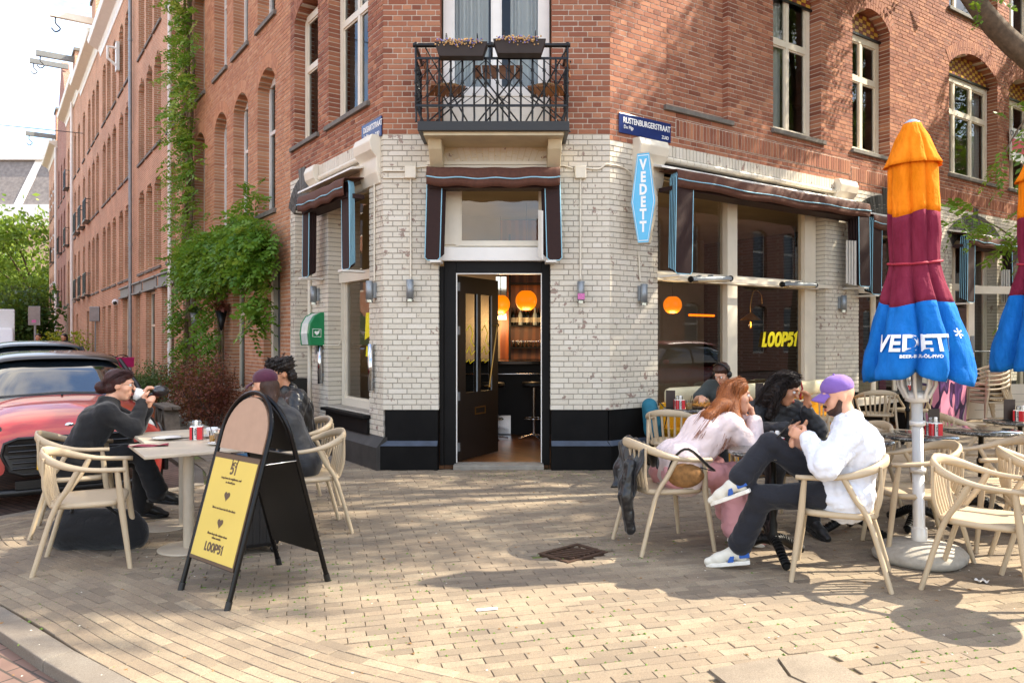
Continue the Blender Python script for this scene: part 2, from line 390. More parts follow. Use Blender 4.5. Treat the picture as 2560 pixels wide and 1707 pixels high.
ua = math.atan2(.262, .965); u = np.array([math.cos(ua), math.sin(ua)]); v = np.array([-u[1], u[0]])
ii, jj = np.meshgrid(np.arange(-74, 95), np.arange(-32, 220)); ii = ii.ravel(); jj = jj.ravel()
cu_ = ii*.2035+np.where(jj % 2, .10175, 0)+rng.normal(0, .004, 252)[jj+32]; cv = jj*.0685+rng.normal(0, .0006, len(jj))
fx = cu_*u[0]+cv*v[0]; fy = cu_*u[1]+cv*v[1]
wob = .012*np.sin(fx*2.1+fy*.7)+.008*np.sin(fy*3.3); fy = fy+wob*.3
keep = in_poly(fx, fy, field_poly) & (fy > 2.6) & (fx > -6) & (fx < 12.5) & (fy < 17)
keep &= ~((np.abs(fx-.43) < .21) & (np.abs(fy-5.37) < .15))          # gully grate
sdx = fx-1.24; sdy = fy-3.38; keep &= ~((np.abs(sdx*u[0]+sdy*u[1]) < .27) & (np.abs(sdx*v[0]+sdy*v[1]) < .185))        # cracked slab
dd = (fx-CR.x)*nR.x+(fy-CR.y)*nR.y
for x, y in zip(fx[keep], fy[keep]):
    pieces.append((x, y, ua+rng.normal(0, .006), .2005, .0665, rng.normal(0, .0014)))
pieces = np.array(pieces)
# the 300 that show largest: nearest ones in view
inview = (np.abs(pieces[:, 0]) < pieces[:, 1]*.68) & (pieces[:, 1] > 3.3)
order = np.argsort(np.where(inview, pieces[:, 1], 1e9))
single = set(order[:300].tolist())
def paver_mesh(L, W):
    m = MB(); m.hexa([(-L/2, -W/2, -.02), (L/2, -W/2, -.02), (L/2, W/2, -.02), (-L/2, W/2, -.02)], [(-L/2, -W/2, -.003), (L/2, -W/2, -.003), (L/2, W/2, -.003), (-L/2, W/2, -.003)])
    b = .0025; m.hexa([(-L/2, -W/2, -.003), (L/2, -W/2, -.003), (L/2, W/2, -.003), (-L/2, W/2, -.003)], [(-L/2+b, -W/2+b, 0), (L/2-b, -W/2+b, 0), (L/2-b, W/2-b, 0), (-L/2+b, W/2-b, 0)])
    me = bpy.data.meshes.new('paver'); me.from_pydata(m.v, [], m.f); me.materials.append(MATS['paver']); return me
pm = paver_mesh(.2005, .0665)
for i in order[:300]:
    x, y, a, L, W, z = pieces[i]; o = link('paver', pm, None, pave); o.location = (x, y, z); o.rotation_euler = (rng.normal(0, .006), rng.normal(0, .004), a); o.scale = (L/.2005, 1, 1)
rest = pieces[[i for i in range(len(pieces)) if i not in single]]
def laid(P, th=.02, b=.0025):
    """chamfered slabs as one mesh"""
    n = len(P); c, s_ = np.cos(P[:, 2]), np.sin(P[:, 2]); V = []
    for (dx, z) in ((0, -th), (0, -.003), (b, 0)):
        for sx, sy in ((-1, -1), (1, -1), (1, 1), (-1, 1)):
            lx = sx*(P[:, 3]/2-dx); ly = sy*(P[:, 4]/2-dx); V.append(np.stack([P[:, 0]+lx*c-ly*s_, P[:, 1]+lx*s_+ly*c, P[:, 5]+z+rng.normal(0, .0008, n)], 1))
    V = np.stack(V, 1).reshape(-1, 3)
    f = np.array([(0, 1, 5, 4), (1, 2, 6, 5), (2, 3, 7, 6), (3, 0, 4, 7), (4, 5, 9, 8), (5, 6, 10, 9), (6, 7, 11, 10), (7, 4, 8, 11), (8, 9, 10, 11)])
    Fc = (f[None]+(np.arange(n)*12)[:, None, None]).reshape(-1, 4)
    return V, Fc, np.repeat(rng.random(n), 12)
V, Fc, rn = laid(rest); npmesh('pavers', V, Fc, 'paver', pave, attrs={'rnd': rn, 'stf': np.ones(len(rn))}, kind='stuff')
# grey slabs of the side-street pavement
S = []
for t in np.arange(.62, 34, .303):
    for j in range(6):
        d = .02+.151+j*.303+(0 if j else 0); off = .15 if j % 2 else 0
        if d > 1.64: continue
        p = CL+dL*(t+off)+nL*d; S.append((p.x, p.y, math.atan2(dL.y, dL.x), .297, .297, rng.normal(.001, .002)))
S = np.array(S); S = S[~in_poly(S[:, 0], S[:, 1], field_poly)]
ns = min(300, len(S)); V, Fc, rn = laid(S[ns:], .02) if len(S) > ns else (None, None, None)
sm = MB().box(-.1485, .1485, -.1485, .1485, -.02, 0); sme = bpy.data.meshes.new('paving_slab'); sme.from_pydata(sm.v, [], sm.f); sme.materials.append(MATS['slab'])
for x, y, a, L, W, z in S[:ns]:
    o = link('paving_slab', sme, None, pave); o.location = (x, y, z); o.rotation_euler = (rng.normal(0, .004), rng.normal(0, .004), a)
if V is not None: npmesh('paving_slabs', V, Fc, 'slab', pave, attrs={'rnd': rn, 'stf': np.ones(len(rn))}, kind='stuff')
# kerbstones
kp = along(KB, .98)
for a, b in zip(kp[:-1], kp[1:]):
    if a[1] > 40 or a[0] > 20: continue
    seg = [Vector((*(a+(b-a)*f), 0)) for f in (0, .5, 1)]
    t = Vector((b[0]-a[0], b[1]-a[1], 0)).normalized(); nn = Vector((-t.y, t.x, 0)); L = float(np.hypot(*(b-a)))
    m = MB(Matrix(((t.x, nn.x, 0, 0), (t.y, nn.y, 0, 0), (0, 0, 1, 0), (0, 0, 0, 1)))); m.rbox(.003, L-.003, -.012, kw, -.06, .003, .006)
    o = m.build('kerbstone', 'kerbstone', pave); o.location = (a[0], a[1], 0)
# cracked slab, gully grate
m = MB(); m.add([(-.24, -.19, 0), (.06, -.21, 0), (.0, .02, 0), (.05, .2, 0), (-.25, .17, 0), (.26, -.2, 0), (.25, .19, 0), (.075, -.21, 0), (.015, .02, 0), (.065, .2, 0)], [(0, 1, 2, 3, 4), (7, 5, 6, 9, 8)])
o = m.build('stone_slab', 'slab', pave, yaw(1.24, 3.38, .0, ua) @ Matrix.Diagonal((1.22, 1.05, 1, 1)), solid=.02)
gr = thing('gully_grate', 'rusty iron drain grate set into the brick paving before the doorway', 'drain', yaw(.43, 5.37, .004, ua+.45))
simple('rust_iron', '#4a3527', .75, .3, var=.4, scale=30, bump=.3)
m = MB(); m.box(-.20, .20, -.15, -.12, -.03, .004).box(-.20, .20, .12, .15, -.03, .004).box(-.20, -.165, -.12, .12, -.03, .004).box(.165, .20, -.12, .12, -.03, .004); m.build('grate_frame', 'rust_iron', gr)
for k in range(6):
    M = Matrix.Translation((-.125+k*.05, 0, 0)) @ Matrix.Rotation(.5, 4, 'Z'); MB(M).box(-.011, .011, -.105, .105, -.02, .003).build('grate_bar', 'rust_iron', gr)
MB().box(-.17, .17, -.125, .125, -.08, -.06).build('silt', 'room_dark', gr)

# ------------------------------------------------------------------ brickwork
CH = .0625
def cut(iv, a, b):
    out = []
    for x0, x1, h0, h1 in iv:
        if b <= x0 or a >= x1: out.append((x0, x1, h0, h1)); continue
        if a > x0: out.append((x0, a, h0, True))
        if b < x1: out.append((b, x1, True, h1))
    return out
def hole_at(h, z):
    xa, xb, za, zb, rise = h[:5]
    if z < za: return None
    if z <= zb: return xa, xb
    if rise and z < zb+rise:
        hw = (xb-xa)/2; Rr = (hw*hw+rise*rise)/(2*rise); cz = zb+rise-Rr; q = Rr*Rr-(z-cz)**2
        if q <= 0: return None
        q = math.sqrt(q); return (xa+xb)/2-q, (xa+xb)/2+q
    return None
def brickwork(x0, x1, z0, z1, holes=(), reveal=.2, ends=(False, False), y=0.0, proud=.006, thick=.24):
    """cross-bond courses clipped to the openings -> brick boxes, mortar boxes"""
    B = []; Mo = []; n = int(round((z1-z0)/CH)); prev = None; k0 = int(round(z0/CH))
    for k in range(n):
        za = z0+k*CH; zc = za+CH/2; iv = [(x0, x1, ends[0], ends[1])]
        for h in holes:
            q = hole_at(h, zc)
            if q: iv = cut(iv, *q)
        kk = k0+k; L = .21 if kk % 2 == 0 else .10; ph = 0 if kk % 4 == 0 else (.11 if kk % 4 == 2 else .055)
        for a, b, ha, hb in iv:
            if b-a < .02: continue
            p = math.floor((a-ph)/(L+.01))*(L+.01)+ph
            row = []
            while p < b:
                xa = max(p, a); xb = min(p+L, b)
                if xb > xa: row.append([xa, xb])
                p += L+.01
            if len(row) > 1 and row[0][1]-row[0][0] < .045: row[1][0] = row[0][0]; row.pop(0)
            if len(row) > 1 and row[-1][1]-row[-1][0] < .045: row[-2][1] = row[-1][1]; row.pop()
            row[0][0] = a if row[0][0]-a < .02 else row[0][0]; row[-1][1] = b if b-row[-1][1] < .02 else row[-1][1]
            for r_i, (xa, xb) in enumerate(row):
                dep = thick if ((ha and r_i == 0) or (hb and r_i == len(row)-1)) else .05
                B.append((xa, xb, y-proud+rng.normal(0, .0012), y+dep, za+.0055, za+CH-.0065))
            Mo.append([a+(.005 if ha else 0), b-(.005 if hb else 0), y, y+thick-.004, za, za+CH])
    # merge mortar strips that continue upwards
    Mo.sort(key=lambda q: (round(q[0], 4), round(q[1], 4), q[4])); out = []
    for q in Mo:
        if out and abs(out[-1][0]-q[0]) < 1e-4 and abs(out[-1][1]-q[1]) < 1e-4 and abs(out[-1][5]-q[4]) < 1e-3: out[-1][5] = q[5]
        else: out.append(list(q))
    return np.array(B), np.array(out)
def wall_part(root, name, F, B, Mo, bmat, mmat, singles=0, sel=None):
    v_, f_ = boxes_np(Mo); wall = npmesh(name, v_, f_, mmat, root, F)
    idx = np.arange(len(B))
    pick = np.array([], int)
    if singles:
        key = sel(B) if sel is not None else -(B[:, 1]-B[:, 0])
        pick = np.argsort(key)[:singles]; cache = {}
        for i in pick:
            b = B[i]; k = (round(b[1]-b[0], 2), round(b[3]-b[2], 1))
            if k not in cache:
                m = MB(); hx = k[0]/2; m.box(-hx, hx, 0, k[1] if k[1] > 0 else .05, 0, b[5]-b[4]); me = bpy.data.meshes.new('brick'); me.from_pydata(m.v, [], m.f); me.materials.append(MATS[bmat]); cache[k] = me
            o = link('brick', cache[k], None, wall); o.location = ((b[0]+b[1])/2, b[2], b[4])
    rest_ = np.setdiff1d(idx, pick); v_, f_ = boxes_np(B[rest_]); rn_ = np.repeat(rng.random(len(rest_)), 8)
    npmesh('bricks', v_, f_, bmat, wall, wm(wall), attrs={'rnd': rn_, 'stf': np.ones(len(rn_))}, kind='stuff')
    return wall
def arch_ring(root, F, xa, xb, zb, rise, th, y0, y1, bmat, name='arch', n=None, keystone=0, parent=None):
    hw = (xb-xa)/2; Rr = (hw*hw+rise*rise)/(2*rise); cz = zb+rise-Rr; cx = (xa+xb)/2; a1 = math.asin(min(1, hw/Rr)); n = n or int(2*a1*Rr/.062)
    m = MB(); rn_ = []
    for k in range(n):
        t0 = -a1+2*a1*k/n+.004/Rr; t1 = -a1+2*a1*(k+1)/n-.004/Rr; ro = Rr+th+(keystone if abs(k-(n-1)/2) < 1 else 0)
        for (ra, rb) in ((Rr, Rr+th*.5-.004), (Rr+th*.5+.004, ro)) if (k % 2 == 0) else ((Rr, Rr+th*.3-.004), (Rr+th*.3+.004, ro)):
            pts = [(cx+r_*math.sin(t), cz+r_*math.cos(t)) for r_, t in ((ra, t0), (ra, t1), (rb, t1), (rb, t0))]; m.prism(pts, y0, y1); rn_ += [rng.random()]*8
    o = m.build(name, bmat, parent or root, F, kind='stuff')
    for nm, val in (('rnd', rn_), ('stf', [1]*len(rn_))):
        at = o.data.attributes.new(nm, 'FLOAT', 'POINT'); at.data.foreach_set('value', val)
    m = MB(); nseg = 14
    pts = [(cx+Rr*1.001*math.sin(-a1+2*a1*k/nseg), cz+Rr*1.001*math.cos(-a1+2*a1*k/nseg)+.004) for k in range(nseg+1)]+[(cx+(Rr+th-.004)*math.sin(a1-2*a1*k/nseg), cz+(Rr+th-.004)*math.cos(a1-2*a1*k/nseg)) for k in range(nseg+1)]
    m.prism(pts, y0+.006, y1-.004); m.build('arch_mortar', 'mortar_grey', parent or root, F); return o
def window(root, F, x0, x1, z0, z1, y, fw=.07, vb=(), hb=(), mat='cream_paint', glass='glass', name='window', curtain=None, depth=.06, arch=0, room=None, skip_bottom=False, sash=True):
    """timber frame with its panes (and curtain) as sub-parts; vb x positions, hb z positions"""
    m = MB(); m.box(x0, x0+fw, y, y+depth, z0, z1).box(x1-fw, x1, y, y+depth, z0, z1)
    m.box(x0+fw, x1-fw, y, y+depth, z1-fw, z1)
    if not skip_bottom: m.box(x0+fw, x1-fw, y-.015, y+depth, z0, z0+fw)
    xs = [x0+fw]+sorted(vb)+[x1-fw]; zs = [z0+fw]+sorted(hb)+[z1-fw]; bw = fw*.38
    for q in vb: m.box(q-bw, q+bw, y+.004, y+depth-.004, z0+fw, z1-fw)
    for q in hb: m.box(x0+fw, x1-fw, y+.002, y+depth-.002, q-bw*1.1, q+bw*1.1)
    if sash:                                                       # inner bead, a step back
        e = .022
        for i in range(len(xs)-1):
            for j in range(len(zs)-1):
                a = xs[i]+(bw if i else 0); b_ = xs[i+1]-(bw if i < len(xs)-2 else 0); c = zs[j]+(bw*1.1 if j else 0); d = zs[j+1]-(bw*1.1 if j < len(zs)-2 else 0)
                m.box(a, a+e, y+.018, y+depth-.012, c, d).box(b_-e, b_, y+.018, y+depth-.012, c, d).box(a+e, b_-e, y+.018, y+depth-.012, c, c+e).box(a+e, b_-e, y+.018, y+depth-.012, d-e, d)
    fr = m.build(name, mat, root, F)
    for i in range(len(xs)-1):
        for j in range(len(zs)-1):
            MB().add([(xs[i], y+depth*.55, zs[j]), (xs[i+1], y+depth*.55, zs[j]), (xs[i+1], y+depth*.55, zs[j+1]), (xs[i], y+depth*.55, zs[j+1])], [(0, 1, 2, 3)]).build('pane', glass, fr, F)
    if curtain:
        for (a, b_) in curtain:
            MB().grid(lambda p, q: (a+(b_-a)*p, y+.13+.022*math.sin(p*(b_-a)*70)+.012*math.sin(p*31), z0+.05+(z1-z0-.08)*q), max(8, int((b_-a)*120)), 3).build('curtain', 'curtain', fr, F)
    return fr

# moss in the joints and specks of litter
def specks(name, pts, size, mat, flat=.4):
    n = len(pts); V = []; base = np.array([(1, 0, 0), (-.4, .9, 0), (-.5, -.8, 0), (0, 0, 1)]); a = rng.random(n)*6.28; sc = size*(.4+1.2*rng.random(n))
    for b in base: V.append(np.stack([pts[:, 0]+(b[0]*np.cos(a)-b[1]*np.sin(a))*sc, pts[:, 1]+(b[0]*np.sin(a)+b[1]*np.cos(a))*sc, pts[:, 2]+b[2]*sc*flat], 1))
    V = np.stack(V, 1).reshape(-1, 3); f = np.array([(0, 1, 3), (1, 2, 3), (2, 0, 3)]); npmesh(name, V, (f[None]+(np.arange(n)*4)[:, None, None]).reshape(-1, 3), mat, pave, kind='stuff')
cx_ = np.array([(-2.3, 4.9), (-1.9, 4.5), (-1.3, 4.2), (-.6, 4.0), (-2.6, 4.4), (.4, 3.7), (1.8, 3.6), (.9, 5.6), (-1.0, 4.9), (2.4, 3.7), (-.1, 8.55), (.7, 8.65)]); q = cx_[rng.integers(0, len(cx_), 1500)]+rng.normal(0, .32, (1500, 2))
loc = q @ np.array([[u[0], v[0]], [u[1], v[1]]]); loc[:, 1] = np.round(loc[:, 1]/.0685+.5)*.0685-.0685*.5+rng.normal(0, .003, 1500); q = loc @ np.array([[u[0], u[1]], [v[0], v[1]]])
simple('moss', '#58702a', .95, var=.4, scale=40); simple('litter', '#d9d2c2', .8, var=.3); simple('dead_leaf', '#7a5a34', .9, var=.4, scale=30)
specks('moss', np.c_[q, np.full(1500, -.002)], .009, 'moss', .7)
q = np.c_[rng.uniform(-3.5, 4.5, 320), rng.uniform(3.2, 8.4, 320), np.full(320, .003)]; specks('crumbs', q, .006, 'litter'); q = np.c_[rng.uniform(-3.5, 4.5, 260), rng.uniform(3.2, 8.5, 260), np.full(260, .003)]; specks('leaf_litter', q, .011, 'dead_leaf', .3)
# ------------------------------------------------------------------ corner building
cb = thing('corner_building', 'brick corner building with whitewashed ground floor, balcony and café doorway', 'building', (-.18, 8.8, 0))
ZW = 3.8750            # where the whitewash stops (62 courses)
# chamfered corner with the doorway
hC = [(-.85, .447, 0, 3.36, .2), (-.83, .46, 3.86, 9, 0)]
B, Mo = brickwork(-1.49, 1.13, .6875, ZW, hC, thick=.22); wall_part(cb, 'wall_corner_lower', FC, B, Mo, 'brick_white', 'mortar_grey', 130, lambda b: np.hypot((b[:, 0]+b[:, 1])/2, 0)*.0-(b[:, 1]-b[:, 0])+.0*b[:, 4]+np.abs(b[:, 4]-1.6)*.02)
B, Mo = brickwork(-1.49, 1.13, ZW, 6.0, hC, thick=.22); wall_part(cb, 'wall_corner_upper', FC, B, Mo, 'brick_red', 'mortar_light', 60, lambda b: -(b[:, 1]-b[:, 0])+np.abs(b[:, 4]-4.6)*.02)
# right-hand facade
hR = [(.78, 4.27, .55, 3.70, 0), (5.15, 6.65, .0, 3.2, .3), (8.1, 9.85, 0, 3.15, .32), (10.7, 12.2, .0, 3.15, .3),
      (3.03, 4.16, 4.42, 6.48, .24), (4.98, 6.05, 4.42, 6.42, .26), (8.0, 9.87, 4.42, 6.38, .3), (10.37, 11.6, 4.42, 6.38, .26), (8.0, 9.87, 7.35, 9.5, 0), (10.37, 11.6, 7.35, 9.5, 0), (4.98, 6.05, 7.35, 9.5, 0)]
B, Mo = brickwork(0, 12.6, .6875, ZW-.0625, hR, thick=.24); wall_part(cb, 'wall_street_lower', FR, B, Mo, 'brick_white', 'mortar_grey', 50, lambda b: b[:, 0]*.3-(b[:, 1]-b[:, 0]))
hN = hR+[(.93, 2.08, 4.37, 9, 0)]
B, Mo = brickwork(0, 12.6, ZW-.0625, 8.5, hN, thick=.24); wall_part(cb, 'wall_street_upper', FR, B, Mo, 'brick_red', 'mortar_light', 60, lambda b: b[:, 0]*.3-(b[:, 1]-b[:, 0])+np.abs(b[:, 4]-4.5)*.05)
B, Mo = brickwork(.93, 2.08, 4.375, 6.5, (), thick=.1, y=.09); wall_part(cb, 'niche_wall', FR, B, Mo, 'brick_red', 'mortar_light')
# side-street facade
hL = [(-1.72, -.38, .62, 3.50, 0), (-3.05, -2.40, 0, 3.35, .2), (-1.70, -.42, 4.36, 7, 0), (-3.08, -2.10, 4.36, 6.2, .22)]
B, Mo = brickwork(-3.26, 0, .375, ZW, hL, thick=.3); wall_part(cb, 'wall_side_lower', FL, B, Mo, 'brick_white', 'mortar_grey')
B, Mo = brickwork(-3.26, 0, ZW, 6.9, hL, thick=.3); wall_part(cb, 'wall_side_upper', FL, B, Mo, 'brick_red', 'mortar_light')
# upper storeys out of the frame, and the roof
m = MB(); m.at(FC).box(-1.49, 1.13, 0, .25, 6.0, 12.6); m.at(FR).box(0, 12.6, 0, .25, 8.5, 12.6); m.at(FL).box(-3.26, 0, 0, .25, 6.9, 12.6)
m.build('upper_wall', 'far_brick_dark', cb, Matrix.Identity(4))
def pt(F, x, y): q = F @ Vector((x, y, 0)); return (q.x, q.y)
foot = [pt(FL, -3.26, .02), pt(FL, 0, .02), pt(FR, 0, .02), pt(FR, 12.6, .02), pt(FR, 12.6, 9), pt(FL, -3.26, 9)]
MB().prism([(x, y) for x, y in foot], 12.6, 12.85, 'xy').build('roof', 'room_dark', cb, Matrix.Identity(4))
MB().box(12.35, 12.6, .26, 9, 0, 12.6).build('end_wall', 'room_mid', cb, FR); MB().box(-3.26, -3.1, .32, 9, 0, 12.6).build('end_wall', 'room_mid', cb, FL)
# plinth and black dado
for F, a, b in ((FC, -1.47, -.86), (FC, .455, 1.11), (FR, -.004, .77), (FR, 4.28, 5.14), (FR, 6.66, 8.09), (FR, 9.86, 10.69)): MB().box(a, b, -.004, .2, .33, .69).build('dado', 'plinth_paint', cb, F, bevel=.004)
def plinth(F, a, b, z=.28, pr=.055): MB().prism([(.2, -.02), (-pr, -.02), (-pr, z), (-.004, z+.05), (.2, z+.05)], a, b, 'yz').build('plinth', 'plinth_paint', cb, F, bevel=.006)
plinth(FC, -1.53, -.86); plinth(FC, .455, 1.16); plinth(FR, -.03, .77); plinth(FR, .78, 5.14); plinth(FR, 6.66, 8.09); plinth(FR, 9.86, 10.69)
for F, a, b in ((FC, -1.53, -.86), (FC, .455, 1.16), (FR, -.03, .77)):
    MB().hexa([(a, -.058, .2785), (b, -.058, .2785), (b, -.003, .3285), (a, -.003, .3285)], [(a, -.058, .281), (b, -.058, .281), (b, -.003, .333), (a, -.003, .333)]).build('plinth_ledge', 'ledge_paint', cb, F)
m = MB(FL); m.prism([(.2, -.02), (-.10, -.02), (-.10, .26), (-.004, .375), (.2, .375)], -2.38, .03, 'yz'); m.build('plinth', 'plinth_left', cb, Matrix.Identity(4))
# stone sills
for F, a, b, z in ((FR, .88, 2.16, 4.37), (FR, 2.99, 4.24, 4.42), (FR, 4.94, 6.12, 4.42), (FR, 7.95, 9.95, 4.42), (FR, 10.3, 11.7, 4.42), (FR, 7.95, 9.95, 7.35), (FL, -1.78, -.36, 4.36), (FL, -3.2, -2.05, 4.36), (FR, 4.94, 6.12, 7.35)):
    MB().box(a, b, -.05, .16, z-.06, z).build('sill', 'stone_sill', cb, F, bevel=.006)
# arches of the upper windows with their tiled fields
for (a, b, zb, rs) in ((4.98, 6.05, 6.42, .26), (8.0, 9.87, 6.38, .3), (10.37, 11.6, 6.38, .26), (3.03, 4.16, 6.48, .24)):
    arch_ring(cb, FR, a, b, zb, rs, .22, -.012, .236, 'brick_red')
    ty = simple('tile_yellow', '#c79a3e', .35, var=.1); tr = simple('tile_red', '#7c3a2c', .5, var=.1)
    MB().box(a, b, .14, .17, zb-.12, zb-.085).build('arch_bar', 'iron_black', cb, FR)
    my = MB(); mr = MB(); hw = (b-a)/2; Rr = (hw*hw+rs*rs)/(2*rs); cz = zb+rs-Rr
    for i in range(int((b-a)/.11)):
        for j in range(6):
            x = a+.055+i*.11; z = zb-.06+j*.0625
            if (x-(a+b)/2)**2+(z-cz)**2 < (Rr-.02)**2: (my if (i+j) % 2 else mr).box(x-.051, x+.051, .15, .19, z-.028, z+.028)
    my.build('arch_tiles_yellow', ty, cb, FR, kind='stuff'); mr.build('arch_tiles_red', tr, cb, FR, kind='stuff')
arch_ring(cb, FL, -3.08, -2.10, 6.2, .22, .22, -.012, .29, 'brick_red')
# dark glazed arches over the ground-floor openings
brick_mat('brick_glazed', ['#39362f', '#57534b', '#2b2925', '#6b675e'], paint=True, dirt=.0)
for (a, b, zb, rs) in ((5.15, 6.65, 3.2, .3), (8.1, 9.85, 3.15, .32), (10.7, 12.2, 3.15, .3)):
    arch_ring(cb, FR, a, b, zb, rs, .30, -.02, .236, 'brick_glazed', keystone=.12)
arch_ring(cb, FL, -3.05, -2.40, 3.35, .2, .30, -.02, .296, 'brick_glazed', keystone=.14)
arch_ring(cb, FC, -.85, .447, 3.36, .2, .22, -.012, .2, 'brick_white')
# soldier courses and rolled moulding over the shop windows
for F, a, b in ((FR, .86, 4.42), (FL, -1.92, -.56)):
    m = MB(); x = a; rn_ = []
    while x < b-.05: m.box(x, x+.054, -.055, .05, 3.735, 3.87); rn_ += [rng.random()]*8; x += .0625
    o = m.build('soldier_course', 'brick_white', cb, F, kind='stuff')
    for nm, val in (('rnd', rn_), ('stf', [1]*len(rn_))): at = o.data.attributes.new(nm, 'FLOAT', 'POINT'); at.data.foreach_set('value', val)
    m = MB(); x = a
    while x < b-.05: m.tube([(x, -.045, 3.70), (x+.118, -.045, 3.70)], .034, 8); x += .124
    m.build('roll_moulding', 'cream_paint', cb, F); MB().box(a, b, -.03, .05, 3.66, 3.735).build('moulding_mortar', 'mortar_grey', cb, F)
def corbel(F, a, b): 
    MB(F).prism([(.1, 3.32), (-.02, 3.32), (-.06, 3.45), (-.06, 3.62), (-.13, 3.70), (-.15, 3.80), (-.12, 3.88), (.1, 3.90)], a, b, 'yz').build('corbel', 'cream_paint', cb, Matrix.Identity(4), bevel=.012)
corbel(FR, .36, .84); corbel(FR, 4.45, 4.92); corbel(FL, -.55, -.06); corbel(FL, -2.28, -1.94)
# red soldier course above the whitewash on the street side
m = MB(); x = .3; rn_ = []
for (a, b, z) in ((4.95, 12.5, 3.93), (1.1, 4.9, 4.02)):
    x = a; MB().box(a-.01, b+.01, -.0085, .01, z-.008, z+.208).build('soldier_mortar', 'mortar_light', cb, FR)
    while x < b: m.box(x, x+.050, -.014, .01, z, z+.2); rn_ += [rng.random()]*8; x += .0625
o = m.build('soldier_course', 'brick_red', cb, FR, kind='stuff')
for nm, val in (('rnd', rn_), ('stf', [1]*len(rn_))): at = o.data.attributes.new(nm, 'FLOAT', 'POINT'); at.data.foreach_set('value', val)
# upper windows
window(cb, FR, 3.05, 4.14, 4.42, 6.6, .17, .10, vb=[3.6], hb=[5.75], glass='glass_up', curtain=[(3.14, 3.6)])
window(cb, FR, 5.0, 6.03, 4.42, 6.3, .17, .10, vb=[5.52], hb=[5.62], glass='glass_up', curtain=[(5.1, 5.4)])
window(cb, FR, 8.02, 9.85, 4.42, 6.26, .17, .10, vb=[8.55, 9.2], hb=[5.62], glass='glass_up', curtain=[(8.1, 8.7), (9.4, 9.75)])
window(cb, FR, 10.39, 11.58, 4.42, 6.26, .17, .10, vb=[10.95], hb=[5.62], glass='glass_up', curtain=[(10.5, 11.0)])
window(cb, FR, 8.02, 9.85, 7.35, 9.4, .17, .10, vb=[8.6], glass='glass_up'); window(cb, FR, 10.39, 11.58, 7.35, 9.4, .17, .10, vb=[10.95], glass='glass_up'); window(cb, FR, 5.0, 6.03, 7.35, 9.4, .17, .10, vb=[5.5], glass='glass_up')
window(cb, FL, -1.68, -.44, 4.36, 7, .15, .10, vb=[-1.06], hb=[5.7], glass='glass_up'); window(cb, FL, -3.06, -2.12, 4.36, 6.3, .15, .10, hb=[5.5], glass='glass_up')
# balcony doors
fr = window(cb, FC, -.81, .44, 3.92, 7.2, .17, .11, vb=[-.185], hb=[4.42], mat='white_paint', glass='glass_up', name='balcony_door', curtain=[(-.68, -.28), (-.02, .33)])
MB().box(-.72, -.27, .175, .2, 4.0, 4.36).box(-.10, .35, .175, .2, 4.0, 4.36).build('door_panel', 'white_paint', fr, FC)
# shop window (right) : two tall bays with transom
fr = window(cb, FR, .80, 4.25, .55, 3.62, .14, .10, vb=[2.30], hb=[2.30], depth=.08, name='shop_window'); MB().box(2.20, 2.40, .10, .225, .55, 3.62).box(.80, 4.25, .09, .225, 2.24, 2.34).build('mullion', 'cream_paint', fr, FR)
MB().box(.80, 4.25, .16, .24, 3.62, 3.71).box(3.95, 4.15, .12, .23, .66, 3.5).build('frame_board', 'cream_paint', fr, FR)
# shop window (side)
fr = window(cb, FL, -1.70, -.40, .62, 3.50, .18, .10, vb=[], hb=[2.32], depth=.08, name='shop_window'); MB().box(-1.70, -.40, .14, .25, 2.26, 2.38).build('transom', 'cream_paint', fr, FL)
MB().box(-1.76, -.34, -.10, .18, .56, .60).build('sill', 'black_paint', cb, FL, bevel=.006); MB().box(-1.72, -.37, -.04, .18, .37, .56).build('sill_board', 'black_paint', cb, FL)
MB().box(-3.04, -2.41, .28, .33, 0, 3.5).build('door', 'cream_paint', cb, FL)
# other openings on the right: frames and doors
fr = window(cb, FR, 5.17, 6.63, .45, 3.3, .16, .10, vb=[5.9], hb=[2.3], name='shop_window')
fr = window(cb, FR, 8.12, 9.83, .02, 3.3, .16, .10, vb=[8.55], hb=[2.45], name='doorway_frame')
fr = window(cb, FR, 10.72, 12.18, .45, 3.3, .16, .10, vb=[11.4], hb=[2.3], name='shop_window')
# ---------------- main doorway
MB().box(-.80, -.655, .13, .22, .03, 2.42).box(.35, .447, .13, .22, .03, 2.42).box(-.655, .35, .13, .22, 2.28, 2.42).box(-.85, -.80, .10, .2, .03, 2.36).build('door_frame', 'black_paint', cb, FC, bevel=.006)
MB().box(-.655, -.645, .115, .2, .06, 2.28).box(.34, .35, .115, .2, .06, 2.28).box(-.645, .34, .115, .2, 2.27, 2.28).build('door_strip', 'white_paint', cb, FC)
MB().box(-.86, .46, .06, .22, 2.42, 2.58).build('lintel', 'white_paint', cb, FC, bevel=.01)
MB().box(-.80, .447, .16, .2, 2.58, 2.62).box(-.80, -.66, .14, .2, 2.62, 3.5).box(.38, .447, .14, .2, 2.62, 3.5).build('transom_surround', 'cream_paint', cb, FC)
window(cb, FC, -.66, .38, 2.6, 3.42, .14, .045, name='transom_window', glass='glass')
MB().box(-.68, .37, -.02, .24, -.02, .05).build('threshold', 'concrete', cb, FC, bevel=.008)
